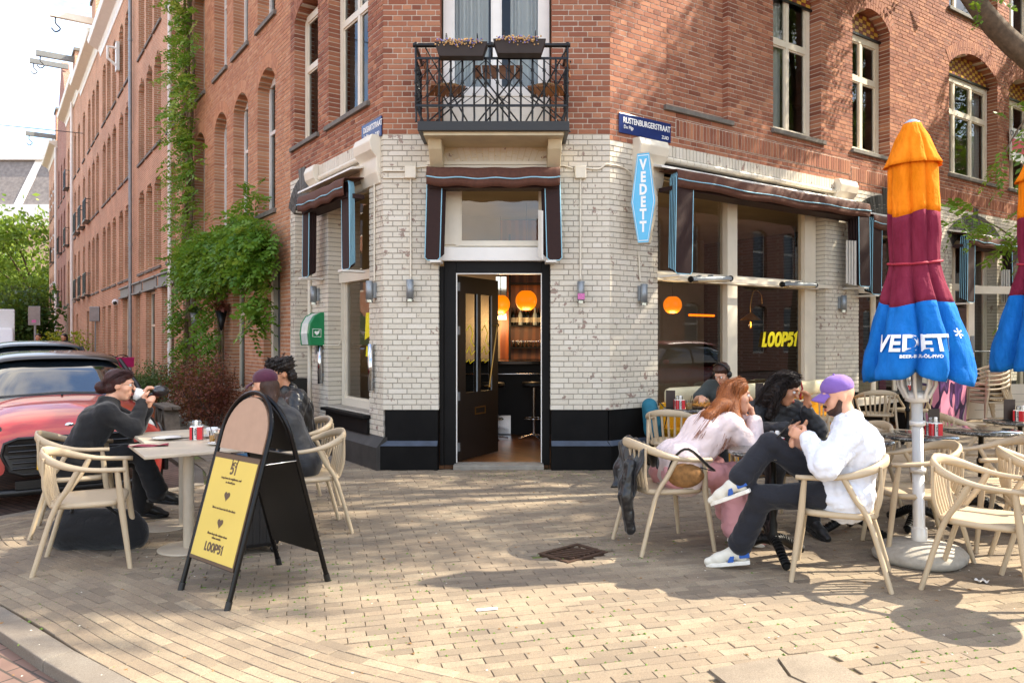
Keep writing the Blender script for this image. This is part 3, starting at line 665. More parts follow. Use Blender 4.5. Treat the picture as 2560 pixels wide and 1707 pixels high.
# door leaf, hinged on the left jamb and standing open
DF = FC @ Matrix.Translation((-.635, .21, .06)) @ Matrix.Rotation(R(61), 4, 'Z')
simple('door_paint', '#120d0b', .5, var=.2, scale=6)
m = MB(); m.box(0, .94, 0, .045, 0, .80).box(0, .16, 0, .045, .80, 2.2).box(.78, .94, 0, .045, .80, 2.2).box(.43, .51, 0, .045, .80, 2.2).box(.16, .43, 0, .045, 2.0, 2.2).box(.51, .78, 0, .045, 2.0, 2.2)
dl = m.build('door', 'door_paint', cb, DF)
for a, b in ((.16, .43), (.51, .78)): MB().add([(a, .02, .8), (b, .02, .8), (b, .02, 2.0), (a, .02, 2.0)], [(0, 1, 2, 3)]).build('pane', 'glass', dl, DF); MB().box(b-.022, b, -.004, .004, .80, 2.0).build('pane_bead', simple('bead_grey', '#8b9499', .4), dl, DF)
simple('brass', '#a17b3f', .3, .9, var=.1)
MB().tube([(.60, -.07, .86), (.80, -.07, 1.62)], .013, 8).sphere((.60, -.07, .86), .024, 10, 6).sphere((.80, -.07, 1.62), .024, 10, 6).tube([(.60, 0, .86), (.60, -.07, .86)], .008, 6).tube([(.80, 0, 1.62), (.80, -.07, 1.62)], .008, 6).build('handle', 'brass', dl, DF)
MB().box(.37, .62, -.006, 0, .52, .535).box(.37, .62, -.006, 0, .60, .615).box(.37, .385, -.006, 0, .535, .60).box(.605, .62, -.006, 0, .535, .60).build('letter_slot', 'brass', dl, DF)
for z in (.12, .72, 1.5, 2.02): MB().box(-.012, .02, -.012, .02, z, z+.1).build('hinge', 'zinc', dl, DF)
simple('yellow_print', '#e8d51c', .5, var=.03, bump=0); simple('white_print', '#f0efea', .5, var=.02, bump=0)
m = MB()
for a in (.18, .53):
    m.tube([(a+.02, .015, 1.55), (a+.1, .015, 1.62), (a+.17, .015, 1.52), (a+.12, .015, 1.42), (a+.2, .015, 1.36)], .006, 5); m.tube([(a+.02, .015, 1.28), (a+.09, .015, 1.36), (a+.13, .015, 1.25), (a+.21, .015, 1.30)], .006, 5); m.tube([(a+.02, .015, 1.17), (a+.08, .015, 1.20), (a+.1, .015, 1.15), (a+.2, .015, 1.19)], .005, 5)
m.build('lettering', 'yellow_print', dl, DF)
# ---------------- balcony
bal = thing('balcony', 'black wrought-iron balcony on a cream bracketed slab above the door', 'balcony', FC @ Matrix.Translation((-.18, 0, 3.75)))
MB().box(-1.02, .62, -.60, -.552, 3.755, 3.86).box(-1.02, -.975, -.552, .0, 3.76, 3.858).box(.575, .62, -.552, .0, 3.76, 3.858).build('slab_edge', 'dark_wood', bal, FC, bevel=.006)
MB().box(-.975, .575, -.552, .16, 3.77, 3.85).box(-.96, .56, -.55, .0, 3.72, 3.77).build('slab', 'cream_wall', bal, FC)
for a in (-.93, .40):
    MB().prism([(0, 3.30), (-.05, 3.31), (-.12, 3.42), (-.36, 3.62), (-.42, 3.72), (0, 3.72)], a, a+.15, 'yz').build('bracket', 'cream_wall', bal, FC, bevel=.01)
MB().box(-.78, .40, -.008, .02, 3.42, 3.72).build('soffit_panel', 'cream_wall', bal, FC)
m = MB(); hw = .62; Rr = 2.0
for k in range(19):
    t = -.29+k*.0322; m.box(-.19+Rr*math.sin(t)-.004, -.19+Rr*math.sin(t)+.004, -.011, -.006, 3.43+(.02 if k % 2 else .04), 3.55+(.05 if k % 3 else .1)-abs(t)*.3)
m.build('soffit_joint', 'mortar_grey', bal, FC)
zt = 4.68; xl, xr = -1.04, .60; yf = -.585
simple('rail_black', '#0c0e12', .32, .3, var=.15)
m = MB(); m.tube([(xl-.03, yf, zt), (xr+.03, yf, zt)], .024, 10); m.tube([(xl, yf, zt), (xl, 0, zt)], .02, 8); m.tube([(xr, yf, zt), (xr, 0, zt)], .02, 8); m.build('top_rail', 'rail_black', bal, FC)
m = MB()
for z in (4.54, 4.03): m.box(xl, xr, yf-.008, yf+.008, z-.012, z+.012).box(xl-.008, xl+.008, yf+.008, 0, z-.01, z+.01).box(xr-.008, xr+.008, yf+.008, 0, z-.01, z+.01)
m.build('mid_rail', 'rail_black', bal, FC)
def baluster(x, y, dx, dy):
    m = MB(); m.tube([(x, y, 4.54), (x, y, 4.03), (x+dx*.05, y+dy*.05, 3.93), (x+dx*.02, y+dy*.02, 3.86)], .011, 6)
    for z in (4.14, 4.28, 4.41): 
        m.lathe([(.011, -.015), (.02, 0), (.011, .015)], 8, (x, y, z))
        for a in (.8, 2.3, 3.9, 5.5): m.tube([(x, y, z+.01), (x+.028*math.cos(a)*(1 if dy else .3), y+.028*math.cos(a)*(1 if dx else .3), z+.028*math.sin(a))], [.005, .002], 4)
    m.build('baluster', 'rail_black', bal, FC)
nb = 13
for k in range(nb+1): baluster(xl+(xr-xl)*k/nb, yf, 0, 1)
for k in range(1, 5): baluster(xl, yf*(1-k/5), 1, 0); baluster(xr, yf*(1-k/5), -1, 0)
m = MB()
for k in range(nb):
    xa = xl+(xr-xl)*k/nb; xb = xl+(xr-xl)*(k+1)/nb
    for (za, zb) in ((4.14, 4.28), (4.28, 4.41), (4.41, 4.52), (4.05, 4.14)):
        if k < 6: m.tube([(xa, yf, za), (xb, yf, zb)], .0045, 4)
        else: m.tube([(xa, yf, zb), (xb, yf, za)], .0045, 4)
m.build('lattice', 'rail_black', bal, FC)
for x in (xl, xl+(xr-xl)/2, xr): MB().tube([(x, yf, 4.54), (x, yf, zt)], .013, 6).sphere((x, yf, zt+.01), .028, 8, 6).build('post', 'rail_black', bal, FC)
# balcony furniture and planters
simple('teak', '#8a5a30', .55, var=.25, scale=20); simple('planter_brown', '#2b1f1a', .6, var=.1); simple('dry_bloom', '#c7a06a', .8, var=.3, scale=60); simple('lilac', '#7a72a8', .8, var=.2)
for i, (a, lb) in enumerate(((-.82, 'dark trough planter with dried blooms on the balcony rail, beside the wall lamp'), (-.20, 'dark trough planter with dried blooms on the balcony rail, nearer the street corner'))):
    z0 = 4.50+.03*i; F2 = FC @ Matrix.Translation((a, yf-.10, z0)); t = thing('planter_box', lb, 'planter', F2, 'balcony planters')
    MB().hexa([(.05, -.07, 0), (.51, -.07, 0), (.51, .07, 0), (.05, .07, 0)], [(0, -.095, .15), (.56, -.095, .15), (.56, .095, .15), (0, .095, .15)]).build('trough', 'planter_brown', t, F2, bevel=.006)
    m = MB(); m2 = MB()
    for k in range(150):
        x = rng.choice([.1, .2, .26, .42, .3])+rng.normal(0, .05); x = min(.55, max(.01, x)); y = -.10+rng.normal(0, .012); z = .17-abs(rng.normal(0, .035)); (m if rng.random() < .75 else m2).sphere((x, y, z), .007+.005*rng.random(), 5, 3)
    m.build('dried_blooms', 'dry_bloom', t, F2, kind='stuff'); m2.build('lilac_blooms', 'lilac', t, F2, kind='stuff')
    for x in (.12, .45): MB().tube(bez([(x, -.09, .12), (x, -.06, .24), (x, .05, .26), (x, .1, .18)], 8), .005, 5).build('hook', 'iron_black', t, F2)
def fold_chair(F, lb):
    t = thing('folding_chair', lb, 'chair', F)
    for k in range(6): MB().box(-.19, .19, -.18+k*.065, -.125+k*.065, .42, .435).build('slat', 'teak', t, F)
    for z in (.62, .72): MB().box(-.19, .19, .24, .255, z, z+.05).build('back_slat', 'teak', t, F)
    for s_ in (-1, 1): MB().tube([(s_*.2, -.22, 0), (s_*.2, .26, .82)], .009, 6).tube([(s_*.17, .26, 0), (s_*.17, -.2, .42)], .009, 6).build('leg', 'iron_black', t, F)
    MB().sphere((0, 0, .45), .2, 14, 6, (1, 1, .14)).build('cushion', simple('cushion_tan', '#9a7a52', .85, var=.2, scale=30), t, F)
fold_chair(FC @ yaw(-.72, -.27, 3.862, R(100)), 'folding slatted chair with tan cushion, left one on the balcony')
fold_chair(FC @ yaw(.38, -.27, 3.862, R(-100)), 'folding slatted chair with tan cushion, right one on the balcony')
F2 = FC @ yaw(-.15, -.27, 3.862, 0); t = thing('folding_table', 'small slatted folding table between the two balcony chairs', 'table', F2)
for k in range(6): MB().box(-.27+k*.092, -.195+k*.092, -.2, .2, .63, .645).build('slat', 'teak', t, F2)
for s_ in (-1, 1): MB().tube([(-.25, s_*.17, 0), (.25, s_*.17, .63)], .009, 6).tube([(.25, s_*.15, 0), (-.25, s_*.15, .63)], .009, 6).build('leg', 'iron_black', t, F2)
# ------------------------------------------------------------------ café interior
s = NT('parquet'); b = s.n.new('ShaderNodeTexBrick'); b.inputs['Scale'].default_value = 1; b.inputs['Brick Width'].default_value = .45; b.inputs['Row Height'].default_value = .09; b.inputs['Mortar Size'].default_value = .003
for k_, c_ in (('Color1', '#6b4327'), ('Color2', '#8a5a35'), ('Mortar', '#2e1c10')): b.inputs[k_].default_value = s2l(c_)
mpn = s.n.new('ShaderNodeMapping'); mpn.inputs['Rotation'].default_value = (0, 0, .8); s.l(s.co('Object'), mpn.inputs['Vector']); s.l(mpn.outputs[0], b.inputs['Vector']); s.set(col=b.outputs['Color'], rough=.35); MATS['parquet'] = s.m
s = NT('veneer'); wv = s.n.new('ShaderNodeTexWave'); wv.inputs['Scale'].default_value = 2.2; wv.inputs['Distortion'].default_value = 6; wv.inputs['Detail'].default_value = 3; s.l(s.co('Object', (1, 1, .15)), wv.inputs['Vector'])
s.set(col=s.ramp(wv.outputs['Fac'], [(.2, '#6e3712'), (.8, '#94501f')]), rough=.4); MATS['veneer'] = s.m
simple('bar_black', '#0b0908', .55, var=.2, spec=.25); simple('chrome', '#c8cacc', .15, 1, var=.03, bump=0); simple('seat_black', '#111111', .45)
fl = [pt(FL, -3.2, .24), pt(FL, -.02, .24), pt(FR, .0, .24), pt(FR, 12.5, .24), pt(FR, 12.5, 6.2), pt(FL, -3.2, 6.2)]
MB().prism(fl, -.02, .045, 'xy').build('floor', 'parquet', cb, Matrix.Identity(4))
MB().prism(fl, 3.62, 3.76, 'xy').build('ceiling', 'room_mid', cb, Matrix.Identity(4))
MB().prism(fl, 6.95, 7.1, 'xy').build('upper_floor', 'room_mid', cb, Matrix.Identity(4))
I4 = Matrix.Identity(4)
MB().box(-3.6, 1.05, 13.45, 13.6, .05, 3.6).build('back_wall', 'veneer', cb, I4)
MB(FR).box(2.4, 12.4, 5.6, 5.75, .05, 3.6).box(7.2, 7.3, .3, 5.6, .05, 3.6).build('inner_wall', 'interior_tile', cb, I4)
MB(FR).box(1.2, 12.4, 4.2, 4.35, 3.78, 9).build('upper_room_wall', 'room_mid', cb, I4); MB(FL).box(-3.2, -1.6, 3.2, 3.35, 3.78, 9).build('upper_room_wall', 'room_mid', cb, I4); MB().box(-1.2, .9, 11.3, 11.4, 3.78, 9).build('upper_room_wall', 'room_mid', cb, I4)
# bar counter
bc = thing('bar_counter', 'black bar counter with polished kick plate facing the open door', 'bar counter', (.2, 11.7, .045))
MB().box(-1.6, 1.0, 11.62, 12.2, .05, 1.12).build('front', 'bar_black', bc, I4); MB().box(-1.65, 1.05, 11.50, 12.25, 1.12, 1.17).build('top', simple('bar_top', '#0a0a0a', .12), bc, I4, bevel=.008)
MB().box(-.42, -.02, 11.60, 11.617, .06, .34).build('kick_plate', 'chrome', bc, I4)
MB().tube([(-1.6, 11.45, .98), (1.0, 11.45, .98)], .012, 6).build('hook_rail', 'chrome', bc, I4)
bb = thing('back_bar', 'wooden back bar with shelves behind the counter', 'shelf unit', (.2, 13.2, .045))
MB().box(-1.6, 1.0, 12.95, 13.4, .05, 1.15).build('cabinet', 'bar_black', bb, I4)
for z in (1.34, 1.72, 2.45): MB().box(-.05, 1.0, 13.10, 13.4, z, z+.025).build('shelf', 'bar_black', bb, I4)
MB().box(-.06, -.02, 13.05, 13.4, 1.15, 3.3).build('upright', 'bar_black', bb, I4)
simple('mirror', '#d8dadb', .06, 1, var=.02, bump=0); MB().box(-.55, -.1, 13.40, 13.43, 1.85, 2.6).build('mirror', 'mirror', bb, I4)
simple('bottle_dark', '#0f150c', .12); simple('bottle_amber', '#3a1d08', .15); simple('bottle_clear', '#a9b2ad', .1); simple('bottle_label', '#d8cdb5', .6)
bprof = [(.0, 0), (.036, 0), (.038, .01), (.038, .17), (.03, .20), (.014, .23), (.013, .29), (.015, .30), (.0, .30)]
for k in range(15):
    x = .02+k*.063; F2 = I4 @ Matrix.Translation((x, 13.2+.05*(k % 2), 1.745)); mt = ['bottle_dark', 'bottle_amber', 'bottle_clear', 'bottle_dark'][k % 4]
    bt = MB().lathe(bprof, 10).build('bottle', mt, None, F2); tag(bt, 'bottle in the row on the upper back-bar shelf', 'bottle', 'bottles behind the bar')
    MB().lathe([(.0385, .05), (.0385, .13)], 10, fold=lambda r, z, a, i: r).build('bottle_label', 'bottle_label', bt, F2)
glass_mat('tumbler_glass', (.75, .78, .78), 1.5, 1, .12)
for k in range(16):
    x = .03+(k % 12)*.075; z = 1.367; F2 = Matrix.Translation((x, 13.18+.07*(k//12), z)); tag(MB().lathe([(.001, 0), (.026, 0), (.034, .11)], 10, fold=lambda r, z, a, i: r).build('tumbler', 'tumbler_glass', None, F2), 'clear tumbler in the row on the lower back-bar shelf', 'glass', 'tumblers behind the bar')
def globe(x, y, z, r, lb):
    F2 = Matrix.Translation((x, y, z)); t = thing('pendant_lamp', lb, 'lamp', F2)
    prof = [(r*math.sqrt(max(0.02, 1-(q/10)**2)), r*q/10) for q in range(-9, 10)]
    MB().lathe(prof, 24).build('globe', 'lamp_orange', t, F2); MB().tube([(0, 0, r*.9), (0, 0, 3.6-z)], .004, 5).build('cord', 'iron_black', t, F2)
    ld = bpy.data.lights.new('globe_light', 'POINT'); ld.energy = 9; ld.color = (1, .62, .28); ld.shadow_soft_size = r; lo2 = bpy.data.objects.new('globe_light', ld); col.objects.link(lo2); lo2.parent = t; lo2.location = (0, 0, -r-.16)
emit_mat('lamp_orange', '#ff7d08', .27, '#d97a10'); emit_mat('bulb', '#ff9a2a', 3); emit_mat('neon_orange', '#ff6a0a', .8)
globe(.22, 11.75, 2.10, .165, 'orange globe pendant lamp hanging over the bar, seen through the open door')
globe(-.2, 13.0, 2.10, .165, 'orange globe added for the mirrored image of a pendant lamp, behind the open door leaf')  # added globe in place of a lamp reflected in the mirror
globe(2.62, 12.4, 2.06, .15, 'orange globe pendant lamp seen through the large street window')
for (px, py, pz, lb) in ((2.35, 11.55, 1.0, 0), ):
    pass
for i, (x, y, lb) in enumerate(((.32, 11.15, 'chrome bar stool with black seat in line with the door opening'), (-.28, 11.05, 'chrome bar stool half hidden by the open door leaf'))):
    F2 = Matrix.Translation((x, y, .045)); t = thing('bar_stool', lb, 'stool', F2, 'bar stools')
    MB().lathe([(.0, .76), (.17, .76), (.18, .79), (.17, .83), (.0, .84)], 18).build('seat', 'seat_black', t, F2); MB().lathe([(.02, .05), (.02, .76)], 8).build('post', 'chrome', t, F2)
    MB().tube([(.15*math.cos(a), .15*math.sin(a), .3) for a in np.linspace(0, 6.28, 20)[:-1]], .01, 6, closed=True).build('foot_ring', 'chrome', t, F2)
    for k in range(4):
        a = k*1.571+.4; MB().tube([(0, 0, .07), (.24*math.cos(a), .24*math.sin(a), .015)], [.016, .012], 6).build('foot', 'chrome', t, F2)
# wall lamps behind the street window
for i, (tt, yy, lb) in enumerate(((1.55, 1.3, 'curved wall lamp with cone shade and filament bulb, left bay of street window'), (3.72, .9, 'curved wall lamp with filament bulb in the right bay of the street window'))):
    F2 = FR @ Matrix.Translation((tt, yy, 1.75)); t = thing('wall_lamp', lb, 'lamp', F2)
    MB().tube(bez([(.28, 0, .3), (.25, 0, .45), (.08, 0, .5), (0, 0, .3), (0, 0, .16)], 14), .008, 6).build('arm', 'brass', t, F2); MB().lathe([(.02, .16), (.16, .05), (.16, .045), (.02, .14)], 18).build('shade', 'brass', t, F2)
    MB().sphere((0, 0, -.03), .035, 10, 8, (1, 1, 1.9)).build('bulb_glass', 'tumbler_glass', t, F2); MB().tube([(0, 0, -.06), (0, 0, .02)], .008, 5).build('filament', 'bulb', t, F2)
F2 = FR @ Matrix.Translation((4.9, 3.2, 1.95)); t = tag(MB().tube([(0, 0, 0), (.7, 0, 0)], .02, 6).build('light_strip', 'neon_orange', None, F2), 'glowing orange strip light on the inner wall behind the street window', 'lamp')
F2 = FR @ Matrix.Translation((9.2, .9, 2.5)); t = tag(MB().box(0, .22, 0, .1, 0, .5).build('heat_lamp', 'neon_orange', None, F2), 'glowing orange lamp inside the doorway beyond the parasol', 'lamp')
# lettering on the glass
def decal(txt, size, F, mat, root, bold=.0, shear=0., name='lettering', sx=1.0, align='CENTER', spacing=1.0):
    return text(txt, size, .0015, bold, shear, align, spacing, sx).build(name, mat, root, F)
def ribbon(m, pts, w_, y=0., th=.002, closed=False, sh=0.):
    """flat stroke of width w_ in the xz plane"""
    P = [Vector((a, b)) for a, b in pts]; n = len(P); L_, R_ = [], []
    for i in range(n):
        a = P[(i-1) % n] if (closed or i) else P[i]; b = P[(i+1) % n] if (closed or i < n-1) else P[i]; d0 = (P[i]-a).normalized() if (P[i]-a).length > 1e-9 else (b-P[i]).normalized(); d1 = (b-P[i]).normalized() if (b-P[i]).length > 1e-9 else d0
        t = (d0+d1).normalized(); nn = Vector((-t.y, t.x)); c = max(.55, nn.dot(Vector((-d0.y, d0.x)))); L_.append(P[i]+nn*w_/2/c); R_.append(P[i]-nn*w_/2/c)
    for i in range(n if closed else n-1):
        j = (i+1) % n; q = [L_[i], L_[j], R_[j], R_[i]]; m.hexa([(v.x+sh*v.y, y, v.y) for v in q], [(v.x+sh*v.y, y+th, v.y) for v in q])
    return m
def oval(cx, cz, a, b, n=22): return [(cx+a*math.copysign(abs(math.cos(t))**.8, math.cos(t)), cz+b*math.copysign(abs(math.sin(t))**.8, math.sin(t))) for t in np.linspace(0, 6.2832, n, endpoint=False)]
FIVE = [(.56, .90), (.16, .90), (.12, .56), (.30, .61), (.46, .55), (.53, .36), (.45, .17), (.28, .10), (.06, .14)]; ONE = [(.02, .72), (.24, .90), (.24, 0)]
def block_word(F, mat, root, size, shear=0., stroke=.2, name='lettering', word='LOOP51'):
    m = MB(); x = 0; adv = {'L': .56, 'O': .78, 'P': .68, '5': .68, '1': .46}; tot = sum(adv[c] for c in word)
    for c in word:
        S = lambda pts: [((a+x-tot/2)*size, b*size) for a, b in pts]
        if c == 'L': ribbon(m, S([(.12, 1), (.12, .1), (.5, .1)]), stroke*size, sh=shear)
        if c == 'O': ribbon(m, S(oval(.37, .5, .26, .40)), stroke*size, closed=True, sh=shear)
        if c == 'P': ribbon(m, S([(.12, 0), (.12, .9), (.42, .9), (.54, .82), (.57, .68), (.54, .53), (.42, .45), (.12, .45)]), stroke*size, sh=shear)
        if c == '5': ribbon(m, S(FIVE), stroke*size, sh=shear)
        if c == '1': ribbon(m, S(ONE), stroke*size, sh=shear)
        x += adv[c]
    return m.build(name, mat, root, F)
tag(block_word(FR @ Matrix.Translation((3.40, .155, 1.40)), 'yellow_print', None, .205, .22, .25, 'window_lettering'), 'yellow slanted LOOP51 lettering on the street window glass', 'lettering')
tag(block_word(FL @ Matrix.Translation((-.66, .2, 1.28)), 'yellow_print', None, .55, 0, .24, 'window_lettering', '51'), 'large yellow 51 lettering on the side window glass', 'lettering')

# ------------------------------------------------------------------ awnings (folded hoop awnings)
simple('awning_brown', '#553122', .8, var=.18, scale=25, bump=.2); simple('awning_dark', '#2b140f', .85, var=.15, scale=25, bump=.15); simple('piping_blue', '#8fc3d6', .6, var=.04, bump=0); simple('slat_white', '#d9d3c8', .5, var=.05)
def awning(F, x0, x1, zt, drop, lb, depth=.30, leg=.25, drop2=None):
    t = thing('awning', lb, 'awning', F @ Matrix.Translation(((x0+x1)/2, 0, zt-drop)), 'folded brown awnings over the café openings')
    w_ = x1-x0
    def hood(p, q):
        x = x0+w_*p; sag = .018*math.sin(p*math.pi)+.008*math.sin(p*23+x0)
        y, z = [(-.03, 0), (-.16, -.006), (-depth+.015, -.022), (-depth-.004, -.05), (-depth-.008, -.11), (-depth-.006, -.17), (-depth+.004, -.225)][int(round(q*6))]
        return (x, y-.006*math.sin(p*17), zt+z-sag*(q*1.4))
    MB().grid(hood, 30, 7).build('valance', 'awning_brown', t, F, solid=.008)
    pip = [(x0+w_*p, -depth-.016, zt-.135-.018*math.sin(p*math.pi)*1.0-.008*math.sin(p*23+x0)) for p in np.linspace(0, 1, 24)]
    MB().tube(pip, .008, 5).build('piping', 'piping_blue', t, F)
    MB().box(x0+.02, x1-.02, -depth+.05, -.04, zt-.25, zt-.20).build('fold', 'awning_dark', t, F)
    for side in (0, 1):
        for k in range(5):
            y = -depth+.16-k*(.036 if F is FR else .02); xo = x0+(.012*(4-k)) if side == 0 else x1-.012*(4-k); xi = xo+leg*(1 if k == 4 else .96) if side == 0 else xo-leg*(1 if k == 4 else .96)
            a, b_ = min(xo, xi), max(xo, xi); zb = zt-(drop2 if (drop2 and side) else drop)+.012*(4-k); za = zt-.05
            skew = .05 if side == 0 else -.05
            P = [(a-skew*.5, zb+.03), (a+.03-skew*.5, zb), (b_-.03-skew*.5, zb), (b_-skew*.5, zb+.03), (b_, za-.06), (b_-.03, za), (a+.03, za), (a, za-.06)]
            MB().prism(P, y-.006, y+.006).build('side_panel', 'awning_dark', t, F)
            if k == 4: MB().tube([(px_, y-.004, pz_) for px_, pz_ in P], .0065, 5, closed=True).build('panel_piping', 'piping_blue', t, F)
            else: MB().tube([(px_, y-.004, pz_) for px_, pz_ in (P[:1]+P[:0:-1][:2] if side == 0 else P[3:6])], .0055, 5).build('panel_piping', 'piping_blue', t, F)
            if side == 1 and k < 4: MB().box(a-.03, a-.012, y-.012, y+.012, zb, zb+(za-zb)*.55).build('slat', 'slat_white', t, F)
        xo = x0+.04 if side == 0 else x1-.16; MB().box(xo, xo+.12, -depth, -.02, zt-(drop2 if (drop2 and side) else drop)-.03, zt-(drop2 if (drop2 and side) else drop)-.005).build('foot_cap', 'slat_white', t, F)
    return t
awning(FC, -.96, .54, 3.46, 1.06, 'folded brown awning framing the open door', depth=.28, leg=.17)
awning(FR, .74, 4.86, 3.53, 1.25, 'wide folded brown awning over the large street window', depth=.36, leg=.29)
awning(FR, 5.02, 6.82, 3.40, 1.22, 'folded brown awning just behind the open-fold parasol top, second along the street', depth=.32, leg=.26)
awning(FR, 8.02, 10.0, 3.36, 1.22, 'folded brown awning over the far doorway with the hanging green branch', depth=.32, leg=.26)
awning(FR, 10.55, 12.4, 3.34, 1.22, 'folded brown awning at the street end, cut by the picture edge', depth=.32, leg=.26)
awning(FL, -2.02, -.42, 3.44, 1.10, 'folded brown awning over the side-street window', depth=.32, leg=.24)
# cassettes and cover boards
for F, a, b, z, nm in ((FR, .62, 4.72, 3.585, 'wide white awning cover rail over the large street window'), (FR, 4.98, 6.9, 3.45, 'white awning cover rail second along the street'), (FR, 7.95, 10.1, 3.40, 'white awning cover rail over the far doorway'), (FL, -2.3, -.42, 3.57, 'pale awning cover board over the side-street window')):
    o = MB().prism([(0, z+.03), (-.22, z-.02), (-.23, z-.05), (0, z)], a, b, 'yz').build('awning_cover', 'slat_white', None, F, bevel=.004); tag(o, nm, 'awning cover')
o = MB().box(-.98, .52, -.05, -.008, 3.515, 3.555).box(-.9, .4, -.045, -.008, 3.475, 3.508).build('cover_lath', 'cream_paint', None, FC); tag(o, 'pale wooden lath fixed above the door awning', 'lath')
# dark box set into the reveal behind the big awning
MB().box(.80, 4.25, .02, .1, 3.50, 3.66).build('dark_reveal_box', 'dark_wood', cb, FR)

# ------------------------------------------------------------------ signs and fittings on the walls
simple('enamel_blue', '#1d2f63', .25, var=.08, bump=.02); simple('vedett_blue', '#58b4dd', .35, var=.04, bump=0)
def street_sign(F, x, z, txt, lb, w_=.86):
    F2 = F @ Matrix.Translation((x, -.012, z)); t = thing('street_sign', lb, 'street sign', F2)
    MB().rbox(-w_/2, w_/2, -.012, .004, 0, .235, .005).build('plate', 'enamel_blue', t, F2)
    decal(txt, .098, F2 @ Matrix.Translation((-w_/2+.06, -.0135, .125)), 'white_print', t, .001, 0, 'street_name', .76, 'LEFT', .95)
    decal('De Pijp', .058, F2 @ Matrix.Translation((-w_/2+.07, -.0135, .06)), 'white_print', t, 0, 0, 'district', .9, 'LEFT'); decal('ZUID', .058, F2 @ Matrix.Translation((w_/2-.04, -.0135, .03)), 'white_print', t, 0, 0, 'borough', .9, 'RIGHT')
street_sign(FR, .56, 3.915, 'RIJSTENBURGERSTRAAT' if False else 'RUSTENBURGERSTRAAT', 'blue enamel street sign reading RUSTENBURGERSTRAAT on the street corner')
street_sign(FL, -.29, 3.86, 'DUSARTSTRAAT', 'blue enamel street sign reading DUSARTSTRAAT on the side-street corner', .56)
# hexagonal light box
F2 = FR @ Matrix.Translation((.30, -.26, 3.02)) @ Matrix.Rotation(R(-58), 4, 'Z'); vs_ = thing('light_box_sign', 'long hexagonal blue light-box sign reading VEDETT on the corner', 'sign', F2)
hexp = [(-.065, -.42), (.065, -.42), (.15, .06), (.075, .63), (-.075, .63), (-.15, .06)]
MB().prism(hexp, -.05, .05).build('box', simple('sign_side', '#b7ab97', .5), vs_, F2, bevel=.012)
for (sc, y, mt) in ((.93, -.0535, 'vedett_blue'), (.84, -.0555, 'white_print'), (.80, -.0575, 'vedett_blue')):
    MB().add([(a*sc, y, .1+(b_-.1)*(1-(1-sc)*.4)) for a, b_ in hexp], [(0, 1, 2, 3, 4, 5)]).build('face', mt, vs_, F2)
for i, ch in enumerate('VEDETT'): decal(ch, .165, F2 @ Matrix.Translation((0, -.0595, .43-i*.142)), 'white_print', vs_, .007, 0, 'letter', .72)
MB().box(-.02, .02, .05, .30, -.10, -.06).build('bracket', 'zinc', vs_, F2)
# defibrillator cabinet
F2 = FL @ Matrix.Translation((-2.05, 0, 1.42)); t = thing('defibrillator_box', 'green defibrillator cabinet with clear rounded front on the side wall', 'first-aid box', F2)
simple('aed_green', '#0d7a48', .35, var=.06); simple('aed_clear', '#c9cfc8', .2)
pr = [(0, 0), (-.20, 0), (-.22, .16), (-.20, .30), (-.14, .40), (-.05, .45), (0, .45)]
MB().prism(pr, .11, .19, 'yz').build('side', 'aed_green', t, F2, bevel=.008); MB().prism([(a*.96, b_*.96+.008) for a, b_ in pr], -.17, .109, 'yz').build('cover', 'aed_clear', t, F2, bevel=.008)
MB().prism(pr, -.19, -.171, 'yz').build('side', 'aed_green', t, F2, bevel=.006)
F3 = F2 @ Matrix.Translation((.193, -.11, .17)) @ Matrix.Rotation(R(90), 4, 'Z')
MB().box(-.06, .06, -.0005, .0005, -.055, -.049).box(-.06, .06, -.0005, .0005, .049, .055).box(-.06, -.054, -.0005, .0005, -.049, .049).box(.054, .06, -.0005, .0005, -.049, .049).build('symbol_frame', 'white_print', t, F3)
def heart(r, n=28): return [(r*16*math.sin(a)**3/17, r*(13*math.cos(a)-5*math.cos(2*a)-2*math.cos(3*a)-math.cos(4*a))/17) for a in np.linspace(0, 2*math.pi, n, endpoint=False)]
MB().prism(heart(.036), -.0006, .0006).box(.02, .045, -.0006, .0006, .028, .034).box(.029, .036, -.00065, .00065, .02, .043).build('heart', 'white_print', t, F3)
MB().box(-.03, .03, -.06, 0, -.12, -.01).build('lock_box', 'zinc', t, F2)
# wall lights, conduits and junction boxes
def uplight(F, x, z, lb, grp='glass-and-steel wall lights'):
    F2 = F @ Matrix.Translation((x, 0, z)); t = thing('wall_light', lb, 'wall light', F2, grp)
    MB().rbox(-.03, .03, -.045, 0, -.09, .09, .006).build('back_plate', 'zinc', t, F2); MB().lathe([(.0, -.11), (.042, -.11), (.042, .11), (.0, .11)], 14, (0, -.085, 0)).build('lamp_tube', 'zinc', t, F2); MB().lathe([(.044, -.14), (.044, -.11)], 12, (0, -.085, 0), fold=lambda r, z, a, i: r).build('glass_rim', 'tumbler_glass', t, F2)
uplight(FC, -1.17, 2.08, 'steel wall light on the white pillar left of the door'); uplight(FC, .79, 2.06, 'steel wall light with stickers right of the door'); uplight(FL, -.20, 2.08, 'steel wall light on the side-street edge of the pillar'); uplight(FL, -2.06, 2.12, 'steel wall light above the green defibrillator'); uplight(FR, .47, 2.05, 'steel wall light under the blue hexagonal sign'); uplight(FR, 4.62, 2.05, 'steel wall light on the pier behind the parasol')
MB().box(.75, .83, -.132, -.129, 1.96, 2.03).build('sticker', simple('sticker_pink', '#c46aa0', .5, var=.3, scale=60), None, FC); tag(bpy.data.objects['sticker'], 'pink sticker on the wall light right of the door', 'sticker')
